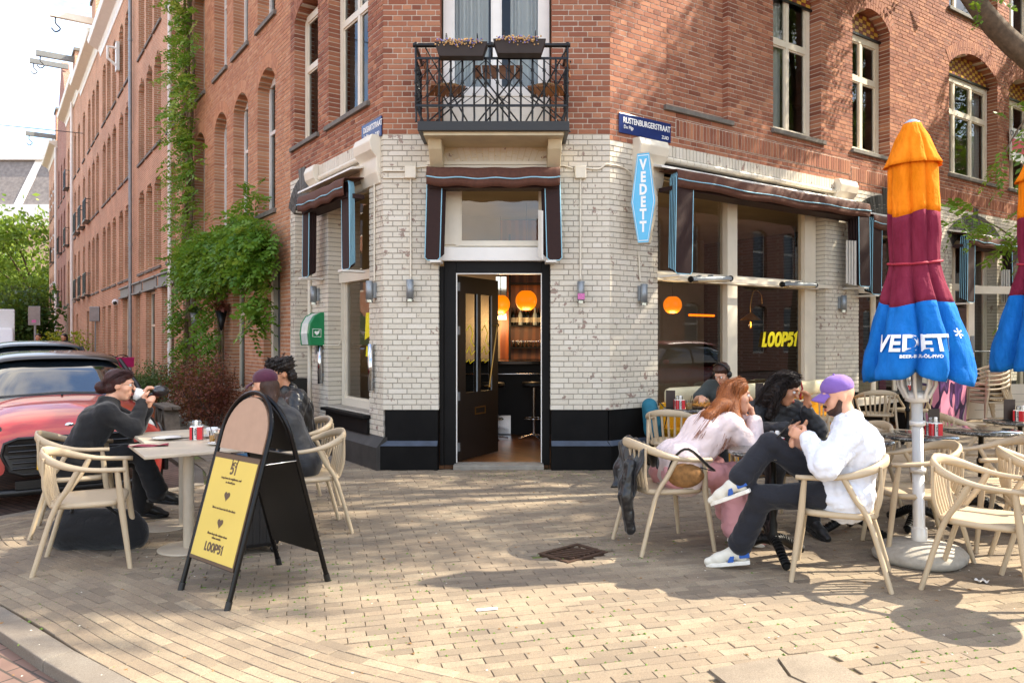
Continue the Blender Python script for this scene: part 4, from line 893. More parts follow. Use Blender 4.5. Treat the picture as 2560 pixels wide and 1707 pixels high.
def conduit(F, pts, lb, r_=.011): tag(MB().tube(pts, r_, 6).build('conduit', 'cream_paint', None, F), lb, 'pipe', 'white conduits on the café walls')
conduit(FC, [(-1.17, -.02, 3.36), (-1.17, -.02, 2.2)], 'white vertical conduit on the pillar left of the door'); conduit(FC, [(.79, -.02, 3.36), (.79, -.02, 2.2)], 'white vertical conduit on the pillar right of the door')
conduit(FC, [(-1.49, -.02, 3.45), (-1.24, -.02, 3.45)], 'upper short white conduit left of the junction box'); conduit(FC, [(-1.49, -.02, 3.37), (-1.24, -.02, 3.37)], 'lower short white conduit left of the junction box'); conduit(FC, [(-1.1, -.02, 3.49), (-.9, -.02, 3.51), (.6, -.02, 3.51), (.7, -.02, 3.48)], 'long white conduit between the two junction boxes over the door')
conduit(FC, bez([(.86, -.02, 3.48), (1.0, -.02, 3.47), (1.08, -.02, 3.52), (1.13, -.03, 3.52)], 12), 'curved white cable leaving the right junction box for the corner'); conduit(FR, bez([(0, -.02, 3.52), (.15, -.02, 3.52), (.3, -.03, 3.46), (.4, -.03, 3.3)], 14), 'curved white cable running to the hexagonal sign', .008); conduit(FR, [(.47, -.02, 2.2), (.44, -.03, 2.5)], 'short white conduit below the hexagonal sign')
conduit(FL, bez([(-.05, -.02, 3.42), (-.17, -.02, 3.42), (-.20, -.02, 3.35), (-.20, -.02, 2.2)], 12), 'white conduit bending down the side-street edge of the pillar'); conduit(FL, [(-2.36, -.03, 3.3), (-2.36, -.03, .5)], 'white downpipe beside the narrow side door', .03); conduit(FL, [(-1.86, -.02, 1.42), (-1.7, -.02, 1.42), (-1.66, .12, 1.42), (-1.64, .15, 1.5), (-1.64, .15, 2.4)], 'thin cable from the defibrillator up the window reveal', .008)
for x, lb in ((-1.17, 'white junction box on the pillar left of the door'), (.79, 'white junction box on the pillar right of the door')): tag(MB().rbox(x-.065, x+.065, -.06, 0, 3.36, 3.5, .008).build('junction_box', 'cream_paint', None, FC), lb, 'junction box')
for x, lb in ((-.24, 'vertical steel ashtray tube on the pillar beside the side window'), (-1.90, 'vertical steel ashtray tube on the pier by the defibrillator')): 
    F2 = FL @ Matrix.Translation((x, -.05, .9)); t = thing('ashtray_tube', lb, 'ashtray', F2); MB().lathe([(.0, 0), (.034, 0), (.034, .55), (.0, .55)], 14).build('tube', 'chrome', t, F2); MB().box(-.02, .02, 0, .05, .1, .14).box(-.02, .02, 0, .05, .42, .46).build('clip', 'zinc', t, F2)
# heaters on a rail across the street window
for i, (a, lb) in enumerate(((1.58, 'long black patio heater tilted under the transom, left bay'), (3.42, 'long black patio heater tilted under the transom, right bay'), (6.0, 'long patio heater under the second awning'))):
    F2 = FR @ Matrix.Translation((a, -.14, 2.27)) @ Matrix.Rotation(R(-3+2*i), 4, 'Y') @ Matrix.Rotation(R(-5), 4, 'Z'); t = thing('patio_heater', lb, 'heater', F2, 'patio heaters')
    MB().prism([(-.055, -.028), (.05, -.034), (.055, .015), (.0, .03), (-.045, .018)], -.33, .33, 'yz').build('housing', 'zinc', t, F2, bevel=.01); MB().hexa([(-.27, -.065, -.045), (.27, -.065, -.045), (.27, .03, -.048), (-.27, .03, -.048)], [(-.27, -.06, -.022), (.27, -.06, -.022), (.27, .04, -.033), (-.27, .04, -.033)]).build('reflector', simple('reflector', '#cbb892', .25, .7), t, F2)
    for s_ in (-.34, .34): MB().sphere((s_, -.005, -.005), .05, 10, 8, (.5, 1, .8)).build('end_cap', 'bar_black', t, F2)
    MB().tube([(-.1, .06, .04), (-.1, .14, .04)], .012, 6).tube([(.1, .06, .04), (.1, .14, .04)], .012, 6).build('bracket', 'zinc', t, F2)
tag(MB().box(.72, 4.4, -.045, -.02, 2.25, 2.30).build('heater_rail', 'cream_paint', None, FR), 'white rail carrying the heaters across the street window', 'rail')
# contractor's board at the picture edge
F2 = FR @ Matrix.Translation((10.9, -.06, 4.95)); t = thing('contractor_board', 'white board with red text block fixed to the far upper wall', 'sign', F2); MB().box(-.6, .6, -.02, .02, 0, .62).build('panel', 'white_paint', t, F2); MB().box(-.585, .585, -.024, -.021, .17, .42).build('red_block', simple('sign_red', '#c4262c', .5, var=.03), t, F2); decal('OUW B.V.', .16, F2 @ Matrix.Translation((-.32, -.023, .46)), simple('ink', '#1b1b22', .5), t, .002, 0, 'lettering', 1.0)
# ------------------------------------------------------------------ houses down the side street (FL frame, x negative)
def holed_wall(root, x0, x1, z0, z1, holes, mat, name='wall', thick=.42, y=0):
    global CH
    old = CH; CH = .125; B, Mo = brickwork(x0, x1, z0, z1, holes, thick=thick, y=y); CH = old
    v_, f_ = boxes_np(Mo); return npmesh(name, v_, f_, mat, root, FL)
def small_window(root, a, b, z0, z1, y=.24, arch=0, mat='white_paint'):
    m = MB(); f = .07; m.box(a, a+f, y, y+.06, z0, z1+arch).box(b-f, b, y, y+.06, z0, z1+arch).box(a+f, b-f, y, y+.06, z1-f+arch*.6, z1+arch).box(a+f, b-f, y, y+.06, z0, z0+f).box(a+f, b-f, y+.002, y+.058, z0+(z1-z0)*.66-.03, z0+(z1-z0)*.66+.03)
    fr = m.build('window', mat, root, FL); MB().add([(a, y+.03, z0), (b, y+.03, z0), (b, y+.03, z1+arch), (a, y+.03, z1+arch)], [(0, 1, 2, 3)]).build('pane', 'glass_up', fr, FL); return fr
def sill_(root, a, b, z, mat='stone_sill'): MB().box(a-.06, b+.06, -.05, .25, z-.07, z).build('sill', mat, root, FL)
def pipe(t, z0, z1, lb, mat='zinc', r_=.055, d=-.1):
    F2 = FL @ Matrix.Translation((-t, d, 0)); p = thing('drainpipe', lb, 'pipe', F2); MB().tube([(0, 0, z0), (0, 0, z1)], r_, 10).build('pipe', mat, p, F2)
    for z in np.arange(z0+1.2, z1, 3.2): MB().lathe([(r_+.012, z), (r_+.012, z+.08)], 10).build('collar', mat, p, F2)
ROWS = [(3.45, 5.65), (6.75, 8.95), (9.95, 12.0)]
def railing(root, a, b, z):
    m = MB()
    for q in (z+.05, z+.95): m.box(a-.1, b+.1, -.22, -.19, q, q+.03)
    for k in range(9): m.box(a-.1+(b-a+.2)*k/8-.012, a-.1+(b-a+.2)*k/8+.012, -.218, -.192, z+.05, z+.95)
    m.box(a-.1, a-.08, -.2, .0, z+.92, z+.95).box(b+.08, b+.1, -.2, 0, z+.92, z+.95).box(a-.12, b+.12, -.25, 0, z-.04, z+.0)
    m.build('balcony_rail', 'iron_black', root, FL)
def house(t0, t1, lb, cols, top, mat, rows=ROWS, ground=(), rails=(), cornice=True, w_=1.02, sillmat='stone_sill', bands=False, sub=.42, cornice_mat='cream_paint'):
    F2 = FL @ Matrix.Translation((-(t0+t1)/2, 0, 0)); h = thing('brick_house', lb, 'house', F2, 'brick houses down the side street')
    holes = [(-c-w_/2, -c+w_/2, a, b, .25) for c in cols for a, b in rows]+[(-g[1], -g[0], g[2], g[3], 0) for g in ground]
    holed_wall(h, -t1, -t0, 0, top, holes, mat)
    MB().box(-t1, -t0, .6, 9, 0, top-.1).build('body', 'room_dark', h, FL)
    for c in cols:
        for a, b in rows:
            small_window(h, -c-w_/2, -c+w_/2, a, b, arch=.18); sill_(h, -c-w_/2, -c+w_/2, a, sillmat)
            if bands:
                for q in (a+.9, b-.35): MB().box(-c-w_/2-.3, -c-w_/2-.002, -.012, .05, q, q+.16).build('stone_band', 'white_paint', h, FL)
    for g in ground:
        fr = small_window(h, -g[1], -g[0], g[2], g[3], .14, mat='cream_paint' if len(g) < 5 else g[4])
        if len(g) > 5: MB().box(-g[1]-.35, -g[0]+.35, -.03, .3, g[3], g[3]+.36).box(-g[1]-.35, -g[0]+.35, -.09, -.031, g[3]+.31, g[3]+.36).box(-g[1]-.35, -g[0]+.35, -.09, -.031, g[3], g[3]+.05).build('steel_lintel', 'steel_beam', h, FL)
    for c, z in rails: railing(h, -c-w_/2, -c+w_/2, z)
    if cornice:
        MB().prism([(.2, top-.55), (-.03, top-.55), (-.06, top-.4), (-.12, top-.3), (-.45, top-.12), (-.5, top+.05), (.2, top+.1)], -t1, -t0, 'yz').build('cornice', cornice_mat, h, FL, bevel=.02)
    return h
# nearest neighbour: bricks still tell apart
F2 = FL @ Matrix.Translation((-7, 0, 0)); nb1 = thing('brick_house', 'red brick house with tall arched windows, wisteria and dark front door, next to the café', 'house', F2, 'brick houses down the side street')
c1 = (4.48, 6.02, 7.46, 9.25, 10.6); r1 = [(3.58, 5.70), (6.72, 8.95), (9.95, 12.0)]
h1 = [(-c-.48, -c+.48, a, b, .24) for c in c1 for a, b in r1]; g1 = [(3.75, 4.62, .0, 2.75), (5.75, 6.55, .55, 2.7), (7.15, 7.95, .55, 2.7), (9.5, 10.9, .3, 2.85)]
h1 += [(-b, -a, z0, z1, 0) for a, b, z0, z1 in g1]
B, Mo = brickwork(-11.3, -3.262, 0, 9.0, h1, thick=.36); wall_part(nb1, 'wall', FL, B, Mo, 'brick_red_pale', 'mortar_light', 60, lambda b: -b[:, 0]*.3-(b[:, 1]-b[:, 0]))
holed_wall(nb1, -11.3, -3.262, 9.0, 13.2, [q for q in h1 if q[2] > 9], 'far_brick', 'upper_wall', .36); MB().box(-11.3, -3.5, .6, 9, 0, 13).build('body', 'room_dark', nb1, FL)
for c in c1:
    for a, b in r1:
        small_window(nb1, -c-.48, -c+.48, a, b, .19, .22); sill_(nb1, -c-.48, -c+.48, a)
        if a < 7: arch_ring(nb1, FL, -c-.48, -c+.48, b, .24, .21, -.009, .35, 'brick_red_pale')
for a, b, z0, z1 in g1[1:]: small_window(nb1, -b, -a, z0, z1, .12, mat='cream_paint')
MB().box(-4.62, -4.50, .12, .3, 0, 2.75).box(-3.87, -3.75, .12, .3, 0, 2.75).box(-4.5, -3.87, .12, .3, 2.62, 2.75).build('door_frame', 'cream_paint', nb1, FL); MB().box(-4.5, -3.87, .2, .25, 0, 2.62).build('door', simple('door_slate', '#3c4048', .4), nb1, FL)
MB().box(-11.15, -9.25, -.03, .3, 2.85, 3.2).box(-11.15, -9.25, -.1, -.031, 2.85, 2.9).box(-11.15, -9.25, -.1, -.031, 3.15, 3.2).build('steel_lintel', 'steel_beam', nb1, FL)
MB().prism([(.2, 12.65), (-.05, 12.7), (-.4, 13.05), (-.45, 13.2), (.2, 13.3)], -11.3, -3.262, 'yz').build('cornice', 'cream_paint', nb1, FL)
G2 = [(12.0, 13.6, .3, 2.85, 'cream_paint', 1), (14.6, 16.0, .0, 2.85, 'cream_paint', 1), (17.0, 17.9, .0, 2.85, 'cream_paint', 1), (19.2, 20.6, .0, 2.85, 'cream_paint', 1), (21.8, 22.7, .6, 2.8), (23.6, 24.5, .6, 2.8), (25.2, 26.1, 0, 2.8)]
house(11.3, 26.6, 'long red brick house with steel lintels over its ground-floor openings', (12.3, 14.2, 15.5, 16.8, 19.6, 21.0, 22.7, 24.2, 25.6), 13.4, 'far_brick', ground=G2, cornice_mat='white_paint')
house(26.6, 34.6, 'red brick house with black window railings, beyond the grey drainpipe', (27.8, 29.3, 30.9, 33.2), 13.9, 'far_brick', rails=((30.9, 3.45), (30.9, 6.75), (33.2, 6.75), (33.2, 3.45)), ground=((27.4, 28.3, .5, 2.7), (29.0, 29.9, .5, 2.7), (31.0, 31.9, 0, 2.7)))
house(34.6, 43, 'red brick house with deep projecting cream cornice and white drainpipe', (35.6, 37.6, 39.4, 41.6), 14.3, 'far_brick', rails=((35.6, 3.45), (35.6, 6.75), (41.6, 6.75), (41.6, 9.95)), ground=((36, 37, 0, 2.8), (38.4, 39.4, .5, 2.7), (40.5, 41.8, 0, 3.2)))
h5 = house(43, 50, 'tall gabled brick house with hoist beam, near the end of the row', (44.4, 46.5, 48.6), 14.6, 'far_brick_dark', rails=((46.5, 6.75), (46.5, 3.45)), cornice=False)
MB().prism([(-50, 14.6), (-43, 14.6), (-45, 17.2), (-46.5, 18.6), (-48, 17.2)], 0, .4).build('gable', 'far_brick_dark', h5, FL)
house(50, 58, 'end-of-row brick house with white stone bands and cream cornice', (51.3, 53.2, 55.0, 56.6), 14.4, 'far_brick', bands=True, rails=((53.2, 3.45), (53.2, 6.75)))
# dormers on the long house, parapet ornaments
for i, (t, lb) in enumerate(((24.6, 'white dormer with dark sliding window on the long house roof'), (31.0, 'small white dormer behind the cornice'))):
    F2 = FL @ Matrix.Translation((-t, .6, 13.5)); d = thing('dormer', lb, 'dormer', F2); MB().box(-1.1, 1.1, 0, 2.5, 0, 2.4).build('body', 'white_paint', d, F2); MB().box(-1.25, 1.25, -.15, 2.6, 2.4, 2.6).build('roof', 'white_paint', d, F2); MB().box(-.8, .8, -.03, 0, .3, 2.1).build('window', simple('slate_blue', '#2d3a4c', .3), d, F2)
MB()
def hoist(t, z, L, lb, mat='steel_beam'):
    F2 = FL @ Matrix.Translation((-t, 0, z)); h = thing('hoist_beam', lb, 'hoist beam', F2, 'hoist beams on the gables'); MB().box(-.09, .09, -L, .3, 0, .28).build('beam', mat, h, F2); MB().tube(bez([(0, -L+.2, 0), (0, -L+.2, -.25), (0, -L+.38, -.45), (0, -L+.2, -.62), (0, -L+.05, -.48)], 12), .03, 6).build('hook', 'iron_black', h, F2)
hoist(29.4, 15.1, 1.6, 'cream wooden hoist beam, highest and nearest of the row', 'cream_paint'); hoist(38.5, 16.2, 1.7, 'grey steel hoist beam, lower of the two near the gable'); hoist(45.5, 17.9, 1.7, 'grey steel hoist beam, upper of the two near the gable'); hoist(51.5, 14.9, 1.7, 'grey steel hoist beam on the last house of the row')
for t, z, lb in ((29.4, 13.9, 'narrow brick gable top carrying the cream hoist beam'), (38.5, 14.3, 'narrow brick gable top carrying a grey hoist beam'), (51.5, 14.4, 'brick gable top on the last house of the row')):
    F2 = FL @ Matrix.Translation((-t, 0, z)); g_ = thing('gable_top', lb, 'gable', F2); MB().box(-.7, .7, .02, .6, 0, 2.3).build('wall', 'far_brick', g_, F2); MB().box(-.8, .8, -.05, .7, 2.3, 2.45).build('coping', 'stone_sill', g_, F2)
pipe(18.25, 0, 13.2, 'tall grey drainpipe on the long brick house'); pipe(38.3, 0, 14, 'white drainpipe on the house with the deep cornice', 'white_paint', .07); pipe(49.9, 0, 14, 'white drainpipe near the end of the row', 'white_paint', .07); pipe(12.0, 0, 12.5, 'slim drainpipe behind the wisteria', 'white_paint', .045)
tag(MB(FL).tube([(-21.5, -.1, 11.6), (-21.5, -.35, 11.6), (-21.5, -.35, 11.2), (-21.5, -.1, 11.0)], .05, 6).box(-21.65, -21.35, -.1, 0, 10.8, 11.8).build('wire_anchor', 'white_paint'), 'white wire anchor fixed between upper windows', 'anchor')
# span wires
simple('wire', '#3a3c40', .6)
P = lambda t, z, d=0: FL @ Vector((-t, -d, z))
for a, b, lb in ((P(33.5, 11.3), P(33, 11.0, 22), 'thin span wire crossing the street low over the sky'), (P(13.0, 10.6), P(24.5, 15.3, 16), 'thin span wire rising from the wall near the wisteria')):
    mid = (a+b)/2-Vector((0, 0, .25)); tag(MB().tube(bez([a, mid, b], 14), .018, 5).build('span_wire', 'wire'), lb, 'wire')
# pale building closing the street
F2 = yaw(-48, 84, 0, 0); fb = thing('street_end_building', 'pale brick building with grey mansard roof and white cornice closing the street', 'building', F2)
MB().box(-26, 16, 0, 14, 0, 14.6).build('wall', 'far_brick_pale', fb, F2); MB().box(-26.4, 16.4, -.5, 14, 14.6, 16.2).box(-26.2, 16.2, -.25, 14, 13.9, 14.598).build('cornice', 'white_paint', fb, F2)
simple('slate', '#7d7570', .75, var=.25, scale=3)
MB().hexa([(-26, -.2, 16.2), (16, -.2, 16.2), (16, 14, 16.2), (-26, 14, 16.2)], [(-23, 2, 21.6), (14, 2, 21.6), (14, 12, 21.6), (-23, 12, 21.6)]).build('mansard', 'slate', fb, F2); MB().box(-23.4, 14.4, 1.6, 12.4, 21.6, 22.2).build('roof_edge', 'white_paint', fb, F2)
MB().hexa([(-6.9, -.28, 16.2), (-6.0, -.28, 16.2), (-6.0, .2, 16.2), (-6.9, .2, 16.2)], [(-5.9, 1.95, 21.6), (-5.0, 1.95, 21.6), (-5.0, 2.2, 21.6), (-5.9, 2.2, 21.6)]).build('roof_rib', 'white_paint', fb, F2)
MB().box(-2.5, 4, 4, 5.6, 22.2, 23.6).build('chimney', 'concrete', fb, F2); MB().box(6, 11.5, 4, 6, 22.2, 23.9).build('chimney', 'far_brick_dark', fb, F2)
for k in range(4): MB().lathe([(.35, 0), (.3, 1.1)], 10, (-1.8+k*1.5, 4.8, 23.6)).build('chimney_pot', simple('terracotta', '#9a5138', .8), fb, F2)
MB().tube([(-5, 4, 22.2), (-5, 4, 25)], .25, 8).build('flue', 'zinc', fb, F2)
for x in (-1.2, 4.6): MB().box(x, x+.25, -.08, 0, 11.3, 13.2).box(x-.5, x+.75, -.085, -.005, 12.4, 12.7).build('wall_anchor', 'iron_black', fb, F2)
for x in (-22, -17, -12, -8): 
    for z in (3.5, 9): o = MB().box(x, x+1.6, -.05, .1, z, z+2.8).build('window', 'white_paint', fb, F2); MB().box(x+.2, x+1.4, -.07, -.052, z+.2, z+2.6).build('pane', 'slate_blue', o, F2)
# buildings across both streets: they close the view and stand in the window reflections
def opposite(F, x0, x1, top, lb, mat='far_brick_dark', mirror=False):
    h = thing('opposite_house', lb, 'house', F, 'houses across the street')
    holes = []
    for c in np.arange(x0+1.3, x1-.8, 2.3):
        for a, b in ((.8, 2.9), (4.2, 6.4), (7.4, 9.5)): holes.append((c-.5, c+.5, a, b, .15))
    B, Mo = brickwork(x0, x1, 0, top, holes, thick=.3); v_, f_ = boxes_np(Mo); npmesh('wall', v_, f_, mat, h, F); MB().box(x0, x1, .5, 8, 0, top).build('body', 'room_dark', h, F)
    for q in holes:
        w2 = MB().box(q[0], q[1], .16, .2, q[2], q[3]+.12).build('window', 'white_paint', h, F); MB().box(q[0]+.1, q[1]-.1, .14, .158, q[2]+.1, q[2]+1.3).box(q[0]+.1, q[1]-.1, .14, .158, q[2]+1.4, q[3]).build('pane', 'slate_blue', w2, F)
    MB().prism([(.2, top-.4), (-.05, top-.4), (-.4, top-.1), (-.4, top+.1), (.2, top+.15)], x0, x1, 'yz').build('cornice', 'cream_paint', h, F)
o1 = CR+nR*15.5+dR*78; FO = frame(o1.x, o1.y, -dR.x, -dR.y)
opposite(FO, 0, 68, 13.5, 'brick house row across the main street, outside the picture')
o2 = CL+nL*13.5+dL*0.5; FO2 = frame(o2.x, o2.y, dL.x, dL.y)
opposite(FO2, 6, 46, 11.5, 'brick house row across the side street, outside the picture')
# ------------------------------------------------------------------ foliage
def leaf_mat(name, c0, c1, c2=None, trans=.35):
    s = NT(name)
    r = s.attr('rnd'); base = s.ramp(r, [(0, c0), (.6, c1), (1, c2 or c1)])
    vec = s.n.new('ShaderNodeNewGeometry').outputs['Position']
    base = s.mix(s.math('MULTIPLY', s.noise(9, 3, .5, vec), .35), base, (.02, .03, .008))
    s.set(col=base, rough=.5, spec=.35)
    t = s.n.new('ShaderNodeBsdfTranslucent'); s.l(s.mix(.35, base, (.30, .36, .03)), t.inputs['Color']); m = s.n.new('ShaderNodeMixShader'); m.inputs[0].default_value = trans
    s.l(s.b.outputs[0], m.inputs[1]); s.l(t.outputs[0], m.inputs[2]); s.l(m.outputs[0], s.out.inputs['Surface']); MATS[name] = s.m
leaf_mat('leaf_wisteria', '#4d7d20', '#7ba637', '#b5c658', .45); leaf_mat('leaf_yellow', '#76861f', '#97a02c', '#b3a43a'); leaf_mat('leaf_tree', '#4c6f1c', '#6a9128', '#93b03a', .45); leaf_mat('leaf_far', '#5b7a24', '#7f9c33', '#a5b94a', .45)
leaf_mat('leaf_dark', '#2a451b', '#3f6027', '#547532'); leaf_mat('leaf_red', '#5e2424', '#85403a', '#a8644e'); leaf_mat('leaf_sage', '#3c5a2c', '#5c7a40', '#89a070'); leaf_mat('leaf_golden', '#7f9020', '#a8b02a', '#c4bd36')
simple('bark', '#5d4d3c', .9, var=.35, scale=18, bump=.8); simple('vine_wood', '#7d6a55', .9, var=.3, scale=30, bump=.6)
def unit(v): return v/np.maximum(np.linalg.norm(v, axis=-1, keepdims=True), 1e-9)
def fronds(name, pos, direc, L, nleaf, lw, mat, parent=None, droop=.35, kind=None, rnd=None, F=None):
    """pinnate leaves: pairs of leaflets along a drooping stalk"""
    n = len(pos); d = unit(direc); up = np.tile([0, 0, 1.], (n, 1)); side = unit(np.cross(d, up)+1e-6*rng.normal(size=(n, 3)))
    roll = rng.normal(0, .5, n)[:, None]; nrm = np.cross(side, d); side = side*np.cos(roll)+nrm*np.sin(roll); Ls = L*(.7+.6*rng.random(n))
    V = []; 
    for k in range(nleaf):
        sgn = 1 if k % 2 else -1; f = (k//2+1)/(nleaf//2+.4)
        base = pos+d*(Ls*f)[:, None]-np.array([0, 0, 1.])*(droop*Ls*f*f)[:, None]
        if k == nleaf-1: ld = d-np.array([0, 0, 1.])*droop*1.4; base = pos+d*Ls[:, None]-np.array([0, 0, 1.])*(droop*Ls)[:, None]
        else: ld = side*sgn+d*.45-np.array([0, 0, .35])
        ld = unit(ld+rng.normal(0, .12, (n, 3))); ll = Ls*.30*(1-.35*abs(f-.5)); wv_ = unit(np.cross(ld, np.cross(side, d)+rng.normal(0, .35, (n, 3))))*(lw*Ls/L)[:, None]
        V += [base, base+ld*(ll*.45)[:, None]+wv_, base+ld*ll[:, None], base+ld*(ll*.45)[:, None]-wv_]
    V = np.stack(V, 1).reshape(-1, 3); q = np.arange(n*nleaf)*4; Fq = np.stack([q, q+1, q+2, q+3], 1)
    rr = rng.random(n) if rnd is None else rnd
    return npmesh(name, V, Fq, mat, parent, F, attrs={'rnd': np.repeat(rr, nleaf*4)}, **({'kind': kind} if kind else {}))
def leaves(name, pos, size, mat, parent=None, aspect=.55, up=.2, rnd=None, kind=None, F=None):
    n = len(pos); d = unit(rng.normal(size=(n, 3))+np.array([0, 0, -.2])); nn = unit(rng.normal(size=(n, 3))+np.array([0, 0, up])); sd_ = unit(np.cross(d, nn)); sz = size*(.6+.8*rng.random(n))[:, None]
    V = np.stack([pos, pos+d*sz*.5+sd_*sz*aspect*.5, pos+d*sz, pos+d*sz*.5-sd_*sz*aspect*.5], 1).reshape(-1, 3); q = np.arange(n)*4
    return npmesh(name, V, np.stack([q, q+1, q+2, q+3], 1), mat, parent, F, attrs={'rnd': np.repeat(rng.random(n) if rnd is None else rnd, 4)}, **({'kind': kind} if kind else {}))
# -------- wisteria on the neighbour's front
def LW(t, z, d=0): q = FL @ Vector((-t, -d, z)); return np.array(q)
wis = thing('wisteria', 'green wisteria climbing the brick front and bushing out over the ground-floor windows', 'climbing plant', FL @ Matrix.Translation((-9.3, -.1, 0)))
m = MB()
for k in range(4):
    x = 9.5+.16*k; pts = [LW(x+.08*math.sin(z*1.7+k)+(.0), z, .12+.05*math.sin(z*2.3+k*2)) for z in np.linspace(0, 11.5, 40)]; m.tube(pts, np.linspace(.055, .018, 40), 6)
for k in range(3):
    pts = [LW(9.4-.55*j*.62, 2.75+.25*math.sin(j*.9+k)+.07*k, .18+.05*k) for j in range(10)]; m.tube(pts, np.linspace(.04, .015, 10), 6)
for (t, k) in ((6.95, 0), (7.05, 1)):
    pts = [LW(t+.06*math.sin(z*3+k), z, .1+.03*k) for z in np.linspace(0, 3, 14)]; m.tube(pts, .03, 6)
m.build('stem', 'vine_wood', wis, I4)
Pp = []; Dd = []; col_ = []
for k in range(950):                       # tall column
    z = 2.6+10*rng.random()**.9; wdt = .55+.25*math.sin(z*1.9)+.15*math.sin(z*5); x = 9.3+rng.normal(0, 1)*wdt*.8+(.25 if z > 6 else 0); d = .06+abs(rng.normal(0, .2)); Pp.append(LW(x, z, d)); Dd.append(LW(x+rng.normal(0, .6)+(.35 if x > 9.8 else -.1), z+rng.normal(0, .3)-.1, d+.5)-LW(x, z, d)); col_.append(np.clip(rng.normal(.45+.02*z, .25), 0, 1))
for k in range(2100):                       # the canopy over the windows
    x = 3.4+5.5*rng.random(); edge = min(1, (x-3.0)/.6)*min(1, (9.2-x)/.8); z = 3.0+(rng.random()-.45)*.75*edge+.10*math.sin(x*3); d = .08+.38*rng.random()*edge**.5*(1-.35*abs(z-3)); Pp.append(LW(x, z, d)); Dd.append(LW(x+rng.normal(0, .5), z-.25+rng.normal(0, .3), d+.55)-LW(x, z, d)); col_.append(np.clip(rng.normal(.35, .22), 0, 1))
for k in range(190):                        # side shoots up to the window sill and trailing at the corner
    u_ = rng.random()
    if k < 65: x = 6.2-2.0*u_; z = 3.3+.6*u_; d = .2
    else: x = 3.95+rng.normal(0, .12); z = 1.7+1.2*u_; d = .35
    Pp.append(LW(x+rng.normal(0, .1), z+rng.normal(0, .12), d)); Dd.append(rng.normal(size=3)); col_.append(rng.random()*.8)
for k in range(230):                        # lower stems
    c = (9.6, 6.95)[k % 2]; z = .5+2.1*rng.random(); x = c+rng.normal(0, .22); Pp.append(LW(x, z, .15+abs(rng.normal(0, .12)))); Dd.append(LW(x+rng.normal(0, .4), z-.2, .6)-LW(x, z, .15)); col_.append(rng.random()*.5)
fronds('foliage', np.array(Pp), np.array(Dd), .30, 11, .026, 'leaf_wisteria', wis, .3, rnd=np.array(col_), F=I4)
# -------- bushes along the side street
def bush(name, lb, t, d, rx, rz, z0, n, size, mat, cat='shrub', grp=None, stems=True, asp=.55):
    c = LW(t, 0, d); b = thing(name, lb, cat, Matrix.Translation(c), grp)
    u_ = unit(rng.normal(size=(n, 3))); rr = rng.random(n)**.45; lump = 1+.22*np.sin(u_[:, 0]*7+t)+.18*np.sin(u_[:, 1]*9+u_[:, 2]*6)
    p = u_*rr[:, None]*lump[:, None]*np.array([rx, rx, rz]); p[:, 2] += z0+rz*.85; p[:, 2] = np.maximum(p[:, 2], .03)
    o = leaves('foliage', p, size, mat, b, asp)
    if stems:
        m = MB()
        for k in range(9):
            a = rng.random()*6.28; e = Vector((math.cos(a)*rx*.6, math.sin(a)*rx*.6, z0+rz*1.1)); m.tube([(0, 0, 0), e*.5+Vector((0, 0, .1)), e], [.018, .012, .005], 5)
        m.build('stem', 'bark', b)
    return b
bush('barberry_bush', 'wine-red barberry bush, nearer of the two by the bench', 5.7, .6, .56, .62, .02, 5200, .045, 'leaf_red', grp='red barberry bushes')
bush('barberry_bush', 'wine-red barberry bush, farther of the two, behind the bench end', 7.1, .6, .55, .62, .02, 4200, .045, 'leaf_red', grp='red barberry bushes')
bush('round_bush', 'rounded grey-green shrub between the bicycle and the red bushes', 9.8, .78, .56, .5, .05, 3600, .05, 'leaf_sage')
bush('golden_bush', 'yellow-green shrub at the foot of the far houses', 29, 1.2, 1.2, .9, .1, 2600, .14, 'leaf_golden')
bush('dark_bush', 'dark green shrub beside the grey road sign at the street end', 42, 1.9, 1.6, 2.2, .2, 4500, .28, 'leaf_dark')
g = thing('grass_tuft', 'tall grass growing along the wall behind the bicycle', 'grass', LW(15, 0, .4)) if False else None
n = 1500; base = np.array([LW(13+4*rng.random(), 0, .1+.6*rng.random()) for _ in range(n)]); hgt = .25+.35*rng.random(n); lean = rng.normal(0, .08, (n, 3)); lean[:, 2] = 0; wd_ = unit(rng.normal(size=(n, 3))*[1, 1, 0])*.012
V = np.stack([base-wd_, base+wd_, base+lean+np.stack([0*hgt, 0*hgt, hgt], 1)], 1).reshape(-1, 3); q = np.arange(n)*3
npmesh('grass', V, np.stack([q, q+1, q+2], 1), 'leaf_sage', None, attrs={'rnd': np.repeat(rng.random(n), 3)}, kind='stuff', label='tall grass along the wall behind the bicycle', category='grass')
# -------- trees
def limb_tree(name, lb, base, trunk, limbs, crown_pts, leafsize, mat, n_per, spread, frond=None, grp=None):
    t = thing(name, lb, 'tree', Matrix.Translation(base), grp); m = MB(); m.tube(trunk[0], trunk[1], 10); m.build('trunk', 'bark', t, I4)
    m = MB()
    for p, r_ in limbs: m.tube(p, r_, 7)
    m.build('limbs', 'bark', t, I4)
    P_ = []; D_ = []
    for c, s_ in crown_pts:
        k = int(n_per*s_); u_ = rng.normal(size=(k, 3))*np.array([1, 1, .62])*spread*s_; P_.append(np.array(c)+u_); D_.append(unit(u_)+rng.normal(0, .6, (k, 3))-np.array([0, 0, .3]))
    P_ = np.concatenate(P_); D_ = np.concatenate(D_)
    (fronds('crown', P_, D_, frond, 11, .02, mat, t, .4, F=I4) if frond else leaves('crown', P_, leafsize, mat, t, F=I4))
    return t
